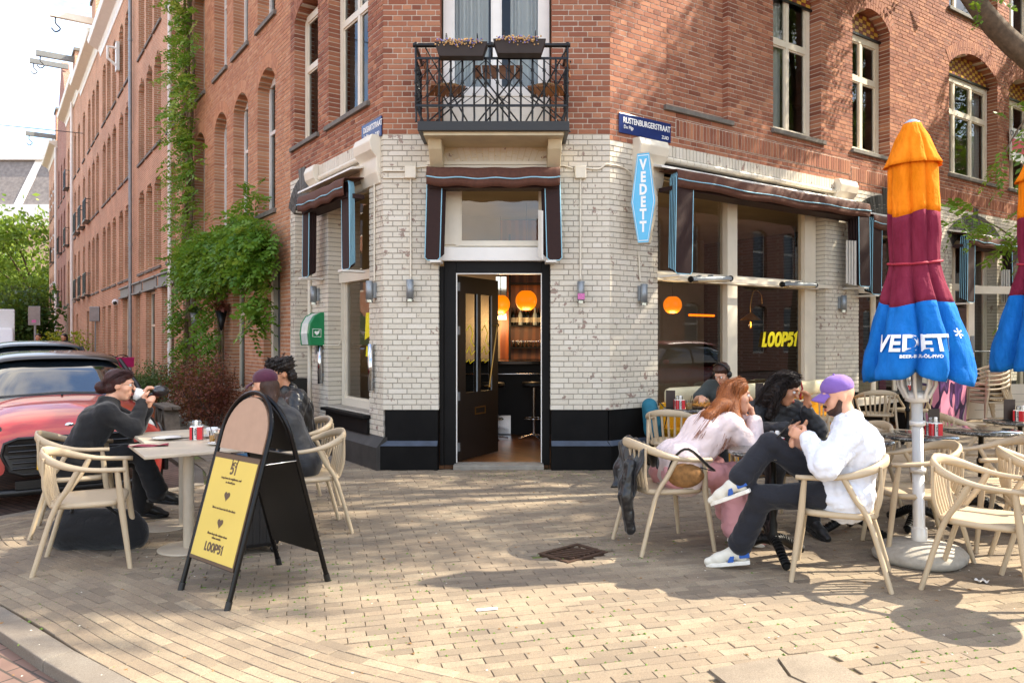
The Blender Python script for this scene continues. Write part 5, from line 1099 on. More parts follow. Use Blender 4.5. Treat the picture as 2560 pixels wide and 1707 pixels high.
# robinia outside the right edge: its bough and sprays reach into the picture and it shades the terrace
def street_tree(bx, by, lb, bough=True, seed=0, crown=1.0, h0=4.4):
    r_ = random.Random(seed); trunk = ([(bx, by, -.1), (bx+.05, by, 1.5), (bx-.1, by+.1, 3.0), (bx-.25, by+.15, 4.4)], [.24, .19, .165, .14]); limbs = []; cp = []
    for k in range(9):
        a = k*2*math.pi/9+r_.random()*.5; L = (2.2+1.5*r_.random())*crown; z1 = h0+1.2+3.0*r_.random(); p0 = Vector((bx-.2, by+.12, 3.6+.8*r_.random())); p2 = Vector((bx+L*math.cos(a), by+L*math.sin(a), z1)); p1 = (p0+p2)/2+Vector((0, 0, .5)); limbs.append((bez([p0, p1, p2], 8), np.linspace(.09, .025, 9)))
        cp.append((tuple(p2), 1.0)); cp.append((tuple((p1+p2)/2+Vector((0, 0, .4))), .8))
        for j in range(3):
            e = p2+Vector((r_.uniform(-1, 1), r_.uniform(-1, 1), r_.uniform(-.6, 1.2)))*1.1*crown; limbs.append(([tuple(p2*.7+p1*.3), tuple(e)], [.03, .01])); cp.append((tuple(e), .75))
    return trunk, limbs, cp
def clear(tr):
    """the crowns hang above and beside the picture: keep only boughs that do"""
    ok = lambda p, m=0.0: p[2] > 1.52+.445*p[1]+.75+m or p[0] > .68*p[1]+.9+m
    return tr[0], [l for l in tr[1] if ok(l[0][-1], -.45) and ok(l[0][len(l[0])//2], -.5)], [c for i_, c in enumerate(tr[2]) if ok(c[0]) and (i_*7) % 10 < 7]
tr = clear(street_tree(7.4, 8.3, '', seed=3, crown=.85, h0=5.2))
bough = bez([(7.2, 8.4, 3.9), (6.4, 8.4, 4.15), (5.55, 8.4, 4.75), (5.0, 8.4, 5.4), (4.3, 8.6, 6.8)], 12); tr[1].append((bough, np.linspace(.15, .085, 13)))
t1 = limb_tree('street_tree', 'locust tree whose bough crosses the upper right corner', (7.4, 8.3, 0), tr[0], tr[1], tr[2], .09, 'leaf_tree', 240, .42, .26)
t2_ = clear(street_tree(10.0, 11.2, '', seed=5, crown=1.0, h0=5.6)); limb_tree('street_tree', 'locust tree farther along the terrace, outside the right edge', (10.0, 11.2, 0), t2_[0], t2_[1], t2_[2], .09, 'leaf_tree', 270, .44, .28)
t3_ = clear(street_tree(15.5, 13.8, '', seed=9, crown=1.15, h0=5)); limb_tree('street_tree', 'third locust tree up the main street, outside the picture', (15.5, 13.8, 0), t3_[0], t3_[1], t3_[2], .09, 'leaf_tree', 160, .7, .28)
# sprays hanging into the picture on the right
TREES_ = []
def spray(pts, n, lb, L=.26):
    t = thing('leafy_branch', lb, 'branch', Matrix.Translation(pts[0])); c = bez(pts, 10); MB().tube(c, np.linspace(.014, .004, 11), 5).build('twig', 'bark', t, I4)
    pp = []; dd = []
    for k in range(n):
        q = c[2+int(rng.random()*8.99)]; pp.append(np.array(q)+rng.normal(0, .05, 3)); dd.append(np.array((c[-1]-c[0]).normalized())*.6+rng.normal(0, .7, 3))
    fronds('foliage', np.array(pp), np.array(dd), L, 13, .016, 'leaf_tree', t, .35, F=I4)
spray([(5.6, 7.6, 2.2), (5.15, 7.6, 2.42), (4.8, 7.6, 2.66), (4.35, 7.6, 2.78)], 34, 'fresh green leaf spray hanging beside the orange parasol')
spray([(5.6, 7.8, 4.1), (5.3, 7.8, 3.8), (5.1, 7.8, 3.5), (5.0, 7.8, 3.2)], 16, 'green leaf spray before the red and white board at the picture edge'); spray([(5.3, 8.3, 5.6), (5.1, 8.2, 5.3), (4.95, 8.1, 4.9)], 9, 'small leaf spray under the corner bough', .2); spray([(5.7, 7.7, 2.0), (5.4, 7.7, 1.95), (5.1, 7.7, 1.75)], 8, 'sparse leaf spray low in front of the far glass door', .2)
for t_, lb in ((22, 'fourth street tree up the main street, outside the picture'), (33, 'fifth street tree up the main street, outside the picture')):
    q = CR+dR*t_+nR*4.6; TREES_.append((q.x, q.y, lb))
# trees at the street end
def far_tree(bx, by, h, r_, lb, mat='leaf_far', seed=1, n=5200, size=.42):
    q = random.Random(seed); trunk = ([(bx, by, -.1), (bx+.1, by, h*.3), (bx, by, h*.55)], [.32, .24, .12]); limbs = []; cp = []
    for k in range(13):
        a = k*2.4; rad = r_*(.35+.6*q.random()); z = h*(.42+.5*q.random()); e = Vector((bx+rad*math.cos(a), by+rad*math.sin(a), z)); limbs.append((bez([(bx, by, h*.28+.1*k), ((bx+e.x)/2, (by+e.y)/2, z*.75), e], 6), np.linspace(.12, .03, 7))); cp.append((tuple(e), .7+.5*q.random()))
    limb_tree('broadleaf_tree', lb, (bx, by, 0), trunk, limbs, cp, size, mat, n/13, r_*.27)
far_tree(-38.5, 62, 11.8, 4.6, 'bright green tree before the pale building at the street end', seed=4, n=8200)
far_tree(-45, 66, 8.5, 4.0, 'second bright green tree, cut by the left picture edge', seed=8, n=4500)
for i, (x, y, lb) in enumerate(TREES_): far_tree(x, y, 9.5, 3.6, lb, 'leaf_tree', 20+i, 3000, .3)
# ------------------------------------------------------------------ terrace furniture
simple('chair_beige', '#b8a588', .5, var=.05, scale=6, bump=.05); simple('table_beige', '#b7aa96', .5, var=.05)
def sweep(m, pts, ru, rb, seg=10):
    """rail with an oval section, ru up and rb sideways"""
    pts = [Vector(p) for p in pts]; n = len(pts); vs = []
    for i, p in enumerate(pts):
        t = (pts[min(n-1, i+1)]-pts[max(0, i-1)]).normalized(); u_ = Vector((0, 0, 1)); u_ = (u_-t*u_.dot(t)).normalized(); b_ = t.cross(u_)
        for k in range(seg):
            a = 2*math.pi*k/seg; vs.append(p+u_*math.cos(a)*ru[i]+b_*math.sin(a)*rb[i])
    m.add(vs, [(i*seg+k, i*seg+(k+1) % seg, (i+1)*seg+(k+1) % seg, (i+1)*seg+k) for i in range(n-1) for k in range(seg)]+[tuple(range(seg))[::-1], tuple(range((n-1)*seg, n*seg))], True); return m
def make_chair(F, lb):
    c = thing('armchair', lb, 'chair', F, 'beige spindle-back café chairs')
    half = bez([(.262, .235, .655), (.268, .06, .662), (.262, -.08, .685), (.225, -.19, .722), (.12, -.262, .752), (0, -.282, .76)], 18)
    pts = half+[Vector((-p.x, p.y, p.z)) for p in half[-2::-1]]; n = len(pts)
    ru = [.016+.022*max(0, 1-abs(i-(n-1)/2)/((n-1)*.36))**.8 for i in range(n)]; rb = [.021-.006*max(0, 1-abs(i-(n-1)/2)/((n-1)*.36)) for i in range(n)]
    sweep(MB(), pts, ru, rb).build('back_rail', 'chair_beige', c)
    # dished seat
    out = []
    for a in np.linspace(0, 2*math.pi, 28, endpoint=False):
        e = 4.2; cx = abs(math.cos(a))**(2/e)*math.copysign(1, math.cos(a)); sy = abs(math.sin(a))**(2/e)*math.copysign(1, math.sin(a)); out.append(((.235+.012*(sy < 0)*0-.022*(sy < 0)*abs(sy))*cx, .225*sy-.005))
    m = MB(); vs = [(x, y, .415) for x, y in out]+[(x*1.03, y*1.03, .43) for x, y in out]+[(x, y, .452) for x, y in out]+[(x*.8, y*.8, .446) for x, y in out]; k = 28
    m.add(vs, [(r_*k+i, r_*k+(i+1) % k, (r_+1)*k+(i+1) % k, (r_+1)*k+i) for r_ in range(3) for i in range(k)]+[tuple(range(k))[::-1], tuple(range(3*k, 4*k))], True); m.build('seat', 'chair_beige', c)
    for s_ in (-1, 1):
        MB().tube([(s_*.265, .262, 0), (s_*.232, .205, .43), (s_*.262, .185, .65)], [.015, .022, .0165], 8).build('leg', 'chair_beige', c)
        MB().tube(bez([(s_*.245, -.30, 0), (s_*.232, -.185, .40), (s_*.25, -.10, .55), (s_*.263, -.04, .668)], 10), np.linspace(.0155, .019, 11), 8).build('leg', 'chair_beige', c)
    for q in np.linspace(-.165, .165, 7):
        yb = -.215-.0*q; yt = -.277+q*q*1.2; MB().tube(bez([(q, yb, .44), (q*1.12, yb-.03, .56), (q*1.22, yt, .745)], 6), [.011, .012, .0125, .0125, .012, .011, .010], 6).build('spindle', 'chair_beige', c)
    return c
def CH_(x, y, phi): return yaw(x, y, 0, R(phi-90))
CHAIRS = [(-2.86, 5.16, 22, 'empty beige armchair standing nearest the left square table'), (-3.32, 5.98, 30, 'beige armchair under the woman in black'), (-1.62, 6.02, 205, 'beige armchair behind the sign board, of the person in the maroon cap'), (-1.95, 6.95, 215, 'beige armchair of the man in the leather jacket'),
 (1.12, 5.60, 16, 'beige armchair with black jacket and tan bag hung on it'), (2.09, 4.87, 155, 'beige armchair of the man in the white shirt'), (2.86, 4.58, -42, 'empty beige armchair in front of the parasol base, nearest the camera'), (2.86, 5.42, 172, 'empty beige armchair just behind the parasol pole'),
 (2.12, 5.92, 250, 'beige armchair of the woman in the dark jacket'), (1.70, 7.98, 66, 'empty beige armchair by the black plinth, its back to us'), (3.42, 6.85, -15, 'empty beige armchair with round back, left of the middle marble table'), (3.56, 5.62, 176, 'empty beige armchair right of the parasol pole, second row'), (3.52, 4.98, -25, 'empty beige armchair cut by the right edge, front row'),
 (5.2, 10.9, 80, 'empty beige armchair against the far pier, its back to us'), (4.15, 10.2, 215, 'empty beige armchair behind the purple cap'), (2.82, 8.75, 110, 'empty beige armchair beyond the woman eating'), (4.45, 7.35, -8, 'empty beige armchair before the painted cabinet, broad back towards us'), (4.15, 5.95, 178, 'empty beige armchair cut by the right edge, second row'), (2.98, 6.62, 190, 'empty beige armchair behind the white-shirted back'), (6.0, 11.5, 200, 'empty beige armchair beside the painted cabinet'), (4.75, 6.55, 182, 'empty beige armchair cut by the right edge, third row')]
chairs = []
for i, (x, y, p, lb) in enumerate(CHAIRS):
    if i == 0: chairs.append(make_chair(CH_(x, y, p), lb))
    else: chairs.append(dup(chairs[0], CH_(x, y, p), lb))
for k in range(5):
    F2 = yaw(8.15+.012*k, 13.0+.02*k, .075*k, R(95)) ; dup(chairs[0], F2, ['lowest', 'second from the bottom', 'middle', 'second from the top', 'topmost'][k]+' chair of the stack beside the painted cabinet', 'stacked café chairs')
# marble bistro tables
s = NT('marble_dark'); vv = s.n.new('ShaderNodeTexVoronoi'); vv.inputs['Scale'].default_value = 26; vv.feature = 'DISTANCE_TO_EDGE'; s.l(s.co('Object'), vv.inputs['Vector'])
c_ = s.mix(s.ramp(vv.outputs['Distance'], [(.0, .5), (.06, 0.)]), s.ramp(s.noise(14, 6, .65), [(.35, '#191a1b'), (.6, '#47453f'), (.72, '#8f877a')]), (.45, .42, .36)); s.set(col=c_, rough=.12, coat=.4); MATS['marble_dark'] = s.m
simple('cast_iron', '#131313', .42, .5, var=.3, scale=30, bump=.3)
def make_table(F, lb):
    t = thing('bistro_table', lb, 'table', F, 'round marble bistro tables')
    MB().lathe([(.0, .715), (.285, .715), (.30, .725), (.30, .735), (.29, .745), (.0, .745)], 36).build('top', 'marble_dark', t)
    MB().lathe([(.032, .1), (.045, .14), (.026, .19), (.03, .24), (.022, .27), (.022, .44), (.034, .46), (.034, .49), (.022, .51), (.02, .68), (.06, .70), (.10, .714)], 14).build('column', 'cast_iron', t)
    for k in range(3):
        a = k*2.094+.5; p = bez([(.0, 0, .13), (.08, 0, .125), (.17, 0, .075), (.25, 0, .035), (.29, 0, .03)], 14)
        m = MB(Matrix.Rotation(a, 4, 'Z')); m.tube(p, [.036, .036, .034, .033, .031, .03, .029, .028, .027, .026, .026, .027, .028, .027, .02], 8)
        for j in range(1, 13): q = p[j]; m.tube([q+Vector((0, .03*math.cos(b_), .034*math.sin(b_)))+Vector((.012*math.sin(b_), 0, 0)) for b_ in np.linspace(.2, 2.9, 6)], .007, 4)
        m.build('foot', 'cast_iron', t)
    return t
TABLES = [(1.80, 5.24, 'marble bistro table between the seated trio'), (2.62, 5.86, 'empty marble bistro table behind the white-shirted man'), (3.26, 6.12, 'marble bistro table right behind the parasol pole, with a menu stand'), (3.98, 6.45, 'empty marble bistro table in the middle of the terrace'), (3.15, 4.16, 'marble bistro table cut by the right edge, nearest'), (4.78, 7.15, 'marble bistro table at the right edge with a caddy and menu'), (1.98, 8.42, 'marble bistro table with a plate of food by the window'), (3.35, 9.7, 'marble bistro table by the far window bay'), (5.75, 11.05, 'marble bistro table by the far pier')]
tabs = []
for i, (x, y, lb) in enumerate(TABLES): tabs.append(make_table(yaw(x, y, 0, 0), lb) if i == 0 else dup(tabs[0], yaw(x, y, 0, i*.7), lb))
# square tables on the left
def sq_table(F, lb, base):
    t = thing('square_table', lb, 'table', F, 'beige square café tables'); MB().rbox(-.345, .345, -.345, .345, .715, .74, .006).build('top', 'table_beige', t); MB().lathe([(.038, .012), (.038, .715)], 18).build('column', 'table_beige', t); MB().lathe([(.0, 0), (.21, 0), (.21, .008), (.2, .012), (.0, .012)], 32, base).build('base_plate', 'table_beige', t)
aL = math.atan2(dL.y, dL.x)
sq_table(yaw(-2.34, 5.50, 0, aL), 'beige square table with drinks, nearer one', (0, 0, 0)); sq_table(yaw(-2.66, 6.16, 0, aL), 'beige square table, farther one in front of the woman in black', (.06, .12, 0))
# bottle-rack caddies
simple('caddy_red', '#c8202a', .45, var=.04); simple('caddy_white', '#e9e6df', .45, var=.03); simple('caddy_black', '#17161a', .45)
glass_mat('jar_glass', (.9, .92, .92), 1.5, 1, .08)
def make_caddy(F, lb):
    t = thing('condiment_caddy', lb, 'caddy', F, 'red and white condiment caddies'); MB().rbox(-.045, .045, -.045, .045, 0, .105, .004).build('box', 'caddy_white', t)
    for s_, ang in ((0, 0), (1, 90), (2, 180), (3, 270)):
        M = Matrix.Rotation(R(ang), 4, 'Z'); MB(M).box(-.044, -.028, -.0465, -.0455, .004, .10).build('stripe', 'caddy_red', t); MB(M).box(.006, .044, -.0465, -.0455, .004, .10).build('stripe', 'caddy_red', t); MB(M).box(-.028, -.018, -.0465, -.0455, .004, .10).build('stripe', 'caddy_black', t)
        lt = text('VEDETT', .024, .0004, .0006).build('lettering', 'caddy_black', t); lt.matrix_basis = M @ Matrix.Translation((-.002, -.0472, .052)) @ Matrix.Rotation(R(90), 4, 'Y') @ Matrix.Translation((0, 0, -.008))
    for x in (-.02, .022): MB().lathe([(.0, .1), (.017, .1), (.018, .135), (.012, .145), (.0, .147)], 10, (x, .01, 0)).build('jar', 'jar_glass', t)
    MB().lathe([(.0, .105), (.012, .105), (.012, .15), (.0, .152)], 8, (0, -.025, 0)).build('shaker', 'caddy_white', t); return t
def make_menu(F, lb): t = thing('menu_stand', lb, 'menu', F, 'dark menu stands'); MB().box(-.05, .05, -.004, .004, .0, .2).build('board', simple('menu_brown', '#33241d', .5), t); MB().box(-.05, .05, -.03, .03, 0, .01).build('foot', 'cast_iron', t); return t
cad = make_caddy(yaw(1.78, 5.14, .747, .2), 'condiment caddy among the trio on their marble table')
for x, y, a, lb, z in ((-2.42, 5.83, .3, 'condiment caddy on the left square tables', .742), (3.34, 6.02, .1, 'condiment caddy behind the parasol pole', .747), (4.72, 7.05, .5, 'condiment caddy at the right picture edge', .747), (1.82, 8.26, .2, 'condiment caddy before the woman eating', .747), (3.22, 9.6, .3, 'condiment caddy on the table by the far window bay', .747), (5.7, 10.9, .3, 'condiment caddy on the table by the far pier', .747)): dup(cad, yaw(x, y, z, a), lb)
mn = make_menu(yaw(3.42, 6.16, .747, .2), 'dark menu stand behind the parasol pole')
for x, y, lb in ((4.66, 7.12, 'dark menu stand at the right picture edge'), (1.74, 8.34, 'dark menu stand before the woman eating'), (3.15, 9.68, 'dark menu stand on the table by the far window bay'), (5.62, 10.98, 'dark menu stand on the table by the far pier')): dup(mn, yaw(x, y, .747, -.1), lb)
# crockery
simple('porcelain', '#e9e7e2', .2, var=.02, bump=0); simple('coffee', '#a9764a', .3); simple('juice', '#f0a51c', .2); simple('napkin_red', '#7d2335', .7, var=.3, scale=60)
def saucer(F, r_=.075): return MB().lathe([(.0, 0), (.03, 0), (.07*r_/.075, .012), (r_, .016), (.065*r_/.075, .014), (.0, .006)], 24)
F2 = yaw(-2.36, 5.98, .742, 0); t = thing('coffee_cup', 'white cup on its saucer beside the caddy', 'cup', F2); saucer(F2).build('saucer', 'porcelain', t); MB().lathe([(.02, .01), (.03, .014), (.044, .05), (.046, .075), (.043, .074), (.03, .03), (.0, .025)], 24).build('cup', 'porcelain', t); MB().tube([(.045, 0, .065), (.07, 0, .06), (.068, 0, .035), (.042, 0, .03)], .005, 6).build('handle', 'porcelain', t)
F2 = yaw(-2.14, 5.56, .742, 0); t = thing('latte_glass', 'glass of milky coffee on a white saucer', 'drink', F2); saucer(F2, .085).build('saucer', 'porcelain', t); MB().lathe([(.0, .016), (.028, .016), (.036, .075), (.0, .075)], 18).build('coffee', 'coffee', t); MB().lathe([(.0, .0755), (.0365, .0755), (.037, .088), (.0, .09)], 18).build('foam', simple('foam', '#d9bf9a', .6), t); MB().lathe([(.03, .014), (.039, .095)], 18, fold=lambda r, z, a, i: r).build('glass', 'jar_glass', t); MB().tube([(.01, 0, .05), (.05, .01, .16)], .003, 5).build('spoon', 'cast_iron', t)
F2 = yaw(-2.24, 5.70, .742, 0); t = thing('juice_glass', 'small glass of orange juice behind the coffee', 'drink', F2); MB().lathe([(.0, .004), (.025, .004), (.028, .05), (.0, .05)], 16).build('juice', 'juice', t); MB().lathe([(.027, 0), (.031, .085)], 16, fold=lambda r, z, a, i: r).build('glass', 'jar_glass', t); MB().tube([(.0, 0, .03), (-.03, .0, .14)], .003, 5).build('straw', 'cast_iron', t)
F2 = yaw(-2.66, 5.86, .742, .5); t = thing('plate', 'white plate with a dark knife beside the woman in black', 'plate', F2); saucer(F2, .11).build('dish', 'porcelain', t); MB().box(-.02, .16, -.12, -.105, .012, .018).build('knife', 'cast_iron', t)
tag(MB().grid(lambda p, q: (-.13+.26*p, -.05+.1*q, .004+.006*math.sin(p*9+q*5)), 12, 5).build('napkin', 'napkin_red', None, yaw(-2.62, 5.48, .743, .35)), 'folded red patterned napkin at the table edge', 'napkin')
F2 = yaw(2.1, 8.36, .747, 0); t = thing('food_plate', 'dark plate of fried food before the woman at the window', 'plate', F2); saucer(F2, .15).build('dish', 'caddy_black', t); m = MB()
for k in range(40): a = rng.random()*6.28; q = .1*rng.random()**.5; m.tube([(q*math.cos(a), q*math.sin(a), .02+.02*rng.random()), (q*math.cos(a)+rng.normal(0, .03), q*math.sin(a)+rng.normal(0, .03), .03+.04*rng.random())], .007, 4)
m.build('food', simple('fries', '#c98a35', .6, var=.3, scale=40), t, kind='stuff')
F2 = yaw(1.92, 8.24, .747, 0); t = thing('drink_glass', 'tumbler of pale orange drink with straw at the window table', 'drink', F2); MB().lathe([(.0, .004), (.034, .004), (.036, .07), (.0, .07)], 16).build('drink', simple('spritz', '#d8a35e', .2), t); MB().lathe([(.036, 0), (.039, .10)], 16, fold=lambda r, z, a, i: r).build('glass', 'jar_glass', t); MB().tube([(0, 0, .02), (.03, 0, .15)], .003, 5).build('straw', 'cast_iron', t)
m = MB()
for k in range(26): x, y = rng.normal(0, .06), rng.normal(0, .05); m.tube([(x, y, .008), (x+rng.normal(0, .02), y+rng.normal(0, .02), .012)], .006, 4)
tag(m.build('trinkets', simple('trinket', '#5b4a52', .4, var=.8, scale=120), None, yaw(1.95, 5.15, .747, 0)), 'keys and small trinkets scattered on the trio\'s table', 'trinkets')
# window bench with cushions
F2 = FR @ Matrix.Translation((2.5, -.3, 0)); t = thing('window_bench', 'yellow bench with cream bolster cushions under the street window', 'bench', F2)
simple('bench_yellow', '#e2a31d', .45, var=.06); simple('bolster', '#d8cba6', .75, var=.06, scale=20); simple('ribbon_red', '#a8232c', .6)
MB().box(-1.75, 1.7, -.2, .25, .38, .44).build('seat', 'bench_yellow', t, F2, bevel=.006); MB().box(-1.75, 1.7, .17, .24, .44, .74).build('back', 'bench_yellow', t, F2, bevel=.006); MB().box(-1.72, 1.67, -.15, .2, .0, .38).build('base', 'bench_yellow', t, F2)
for a, b in ((-1.70, -.62), (-.48, 1.62)): MB().rbox(a, b, .10, .24, .70, .92, .06).build('bolster', 'bolster', t, F2, smooth=True)
for x in (.62, .86): MB().tube([(x, .095, .93), (x+.04, .09, .82), (x-.02, .085, .70), (x+.05, .08, .62)], .018, 4, flat=.2).build('ribbon', 'ribbon_red', t, F2)
# ------------------------------------------------------------------ parasols
def canvas(name, c):
    s = NT(name); c0 = s2l(c); n1 = s.noise(6, 5, .6, s.co('Object', (2.2, 2.2, .8))); s.set(col=s.ramp(n1, [(.3, tuple(x*.8 for x in c0[:3])), (.7, tuple(min(1, x*1.12+.01) for x in c0[:3]))]), rough=.9, spec=.15)
    r1 = s.math('ABSOLUTE', s.math('SUBTRACT', s.noise(5, 3, .5, s.co('Object', (3.0, 3.0, .7))), .5)); r2 = s.math('ABSOLUTE', s.math('SUBTRACT', s.noise(9, 3, .5, s.co('Object', (1.5, 1.5, 1.6))), .5)); s.bump(s.math('ADD', s.math('POWER', r1, .5), s.math('MULTIPLY', s.math('POWER', r2, .6), .5)), .45, .022); MATS[name] = s.m
canvas('canvas_orange', '#ea8208'); canvas('canvas_maroon', '#762038'); canvas('canvas_blue', '#0c69b8'); simple('pole_white', '#d8d6d0', .35, .2, var=.03)
def prof_r(z):
    return float(np.interp(z, [1.28, 1.34, 1.46, 1.6, 1.78, 1.95, 2.04, 2.1, 2.25, 2.4, 2.7, 2.9, 2.98], [.32, .33, .31, .27, .215, .168, .148, .152, .158, .157, .15, .085, .042]))
LOBE = np.cumsum([0, .95, .7, 1.1, .8, 1.0, .75, .98]); LOBE = LOBE/LOBE[-1]*2*math.pi; LAMP = [1.0, .65, 1.15, .8, 1.25, .7, .95]
def canopy_r(z, a, ph):
    r_ = prof_r(z); k = float(np.interp(z, [1.28, 1.5, 1.8, 2.04, 2.4, 2.98], [.34, .32, .28, .2, .24, .08])); a2 = (a+ph+.10*math.sin(z*3.1)+.05*math.sin(z*7)) % (2*math.pi); i = min(6, int(np.searchsorted(LOBE, a2, 'right'))-1)
    u_ = (a2-LOBE[i])/(LOBE[i+1]-LOBE[i]); f = 1-abs(2*u_-1)**4; skew = 1+.22*(u_-.5)*LAMP[i]
    fl = .16*float(np.interp(z, [1.28, 1.5, 1.72, 1.85], [.3, .8, 1, 0]))*max(0, math.cos(a-.15))**6
    return r_*(1-k+k*1.25*f*LAMP[i]**.5*skew+fl+.018*math.sin(a*19+z*9)*math.sin(z*13+a*3)+.012*math.sin(z*31+a*7))
def make_parasol(F, lb, ph=.4):
    t = thing('parasol', lb, 'parasol', F, 'folded tricolour parasols'); seg = 120
    for nm, mt, z0, z1, n in (('canopy_blue', 'canvas_blue', 1.28, 1.78, 16), ('canopy_maroon', 'canvas_maroon', 1.78, 2.39, 16), ('canopy_orange', 'canvas_orange', 2.39, 2.93, 12)):
        vs = []
        for i in range(n+1):
            for k in range(seg):
                a = 2*math.pi*k/seg; zz = z0+(z1-z0)*i/n; sh = .035*math.sin(a+.6)+.02*math.sin(3*a+ph); e0 = sh if nm != 'canopy_blue' else (sh*i/n+(1-i/n)*(-.06+.10*(prof_r(1.3)*1.15-canopy_r(1.3, a, ph))/.12*.5+.03*math.sin(2*a)))
                e = e0 if nm != 'canopy_orange' else sh*(1-i/n); r_ = canopy_r(zz, a, ph); vs.append((r_*math.cos(a), r_*math.sin(a), zz+e))
        fs = [(i*seg+k, i*seg+(k+1) % seg, (i+1)*seg+(k+1) % seg, (i+1)*seg+k) for i in range(n) for k in range(seg)]; MB().add(vs, fs, True).build(nm, mt, t, solid=.003)
    vs = []
    for i in range(10):                                    # top flap
        z = 2.99-.29*i/9
        for k in range(seg): a = 2*math.pi*k/seg; r_ = canopy_r(z, a, ph)*(1.02+.10*(i/9)**2)+.012; vs.append((r_*math.cos(a), r_*math.sin(a), z-.22*(canopy_r(2.7, a, ph)-.14)*i/9))
    MB().add(vs, [(i*seg+(k+1) % seg, i*seg+k, (i+1)*seg+k, (i+1)*seg+(k+1) % seg) for i in range(9) for k in range(seg)], True).build('top_flap', 'canvas_orange', t, solid=.003)
    MB().lathe([(.0, 3.02), (.02, 3.018), (.05, 2.998), (.056, 2.985), (.0, 2.98)], 20).build('cap', simple('cap_grey', '#9db0c6', .4), t)
    MB().tube([((canopy_r(2.04, a, ph)+.012)*math.cos(a), (canopy_r(2.04, a, ph)+.012)*math.sin(a), 2.04+.02*math.sin(a+.6)) for a in np.linspace(0, 2*math.pi, 60, endpoint=False)], .009, 5, closed=True).build('strap', simple('strap_red', '#a3263a', .7), t)
    MB().lathe([(.038, .1), (.038, .62), (.035, .62), (.035, 2.9)], 18).build('pole', 'pole_white', t); MB().lathe([(.036, .60), (.05, .60), (.05, .63), (.036, .63)], 18).build('collar', 'pole_white', t)
    MB().lathe([(.05, 1.08), (.075, 1.09), (.075, 1.15), (.05, 1.16)], 18).build('hub', 'pole_white', t); MB().lathe([(.044, .92), (.05, .925), (.05, .95), (.044, .955)], 18).build('collar', 'pole_white', t)
    for k in range(8):
        a = k*math.pi/4+.2; MB().tube([(.07*math.cos(a), .07*math.sin(a), 1.11), (.115*math.cos(a), .115*math.sin(a), 1.2), (.13*math.cos(a), .13*math.sin(a), 1.7)], .013, 6).build('rib', 'pole_white', t)
    # lettering wrapped on the hem
    def wrap(txt, size, z, a0, bold):
        mb = text(txt, size, .001, bold, spacing=1.05)
        vv_ = []
        for x, y, zz in mb.v:
            a = a0+x/.34; r_ = canopy_r(z+zz, a, ph)+.006-y; vv_.append((r_*math.cos(a), r_*math.sin(a), z+zz))
        m = MB(); m.v = vv_; m.f = mb.f; m.sm = mb.sm; m.build('lettering', 'white_print', t)
    wrap('VEDETT', .15, 1.44, -2.0, .005); wrap('*', .15, 1.475, -1.02, .0); wrap('BEER-BIER-ÖL-PIVO', .028, 1.395, -1.95, .0012)
    # concrete foot
    pr = [(.0, 0), (.27, 0), (.295, .02), (.30, .05), (.27, .085), (.16, .12), (.05, .135), (.0, .135)]
    MB().lathe(pr, 36, fold=lambda r, z, a, i: r*(1+.03*math.cos(4*a)-(.10 if (abs((a-2.5+math.pi) % (2*math.pi)-math.pi) < .28 and i in (3, 4)) else 0))).build('foot', simple('foot_concrete', '#a59f93', .9, var=.15, scale=25, bump=.5), t)
    MB().lathe([(.05, .13), (.05, .22), (.04, .23)], 16).build('sleeve', 'pole_white', t); return t
par = make_parasol(yaw(2.80, 5.22, 0, 0) @ Matrix.Rotation(R(-1.0), 4, 'Y'), 'folded orange, maroon and blue parasol on a concrete foot')
dup(par, yaw(4.16, 5.95, .05, .9), 'folded tricolour parasol cut by the right picture edge')
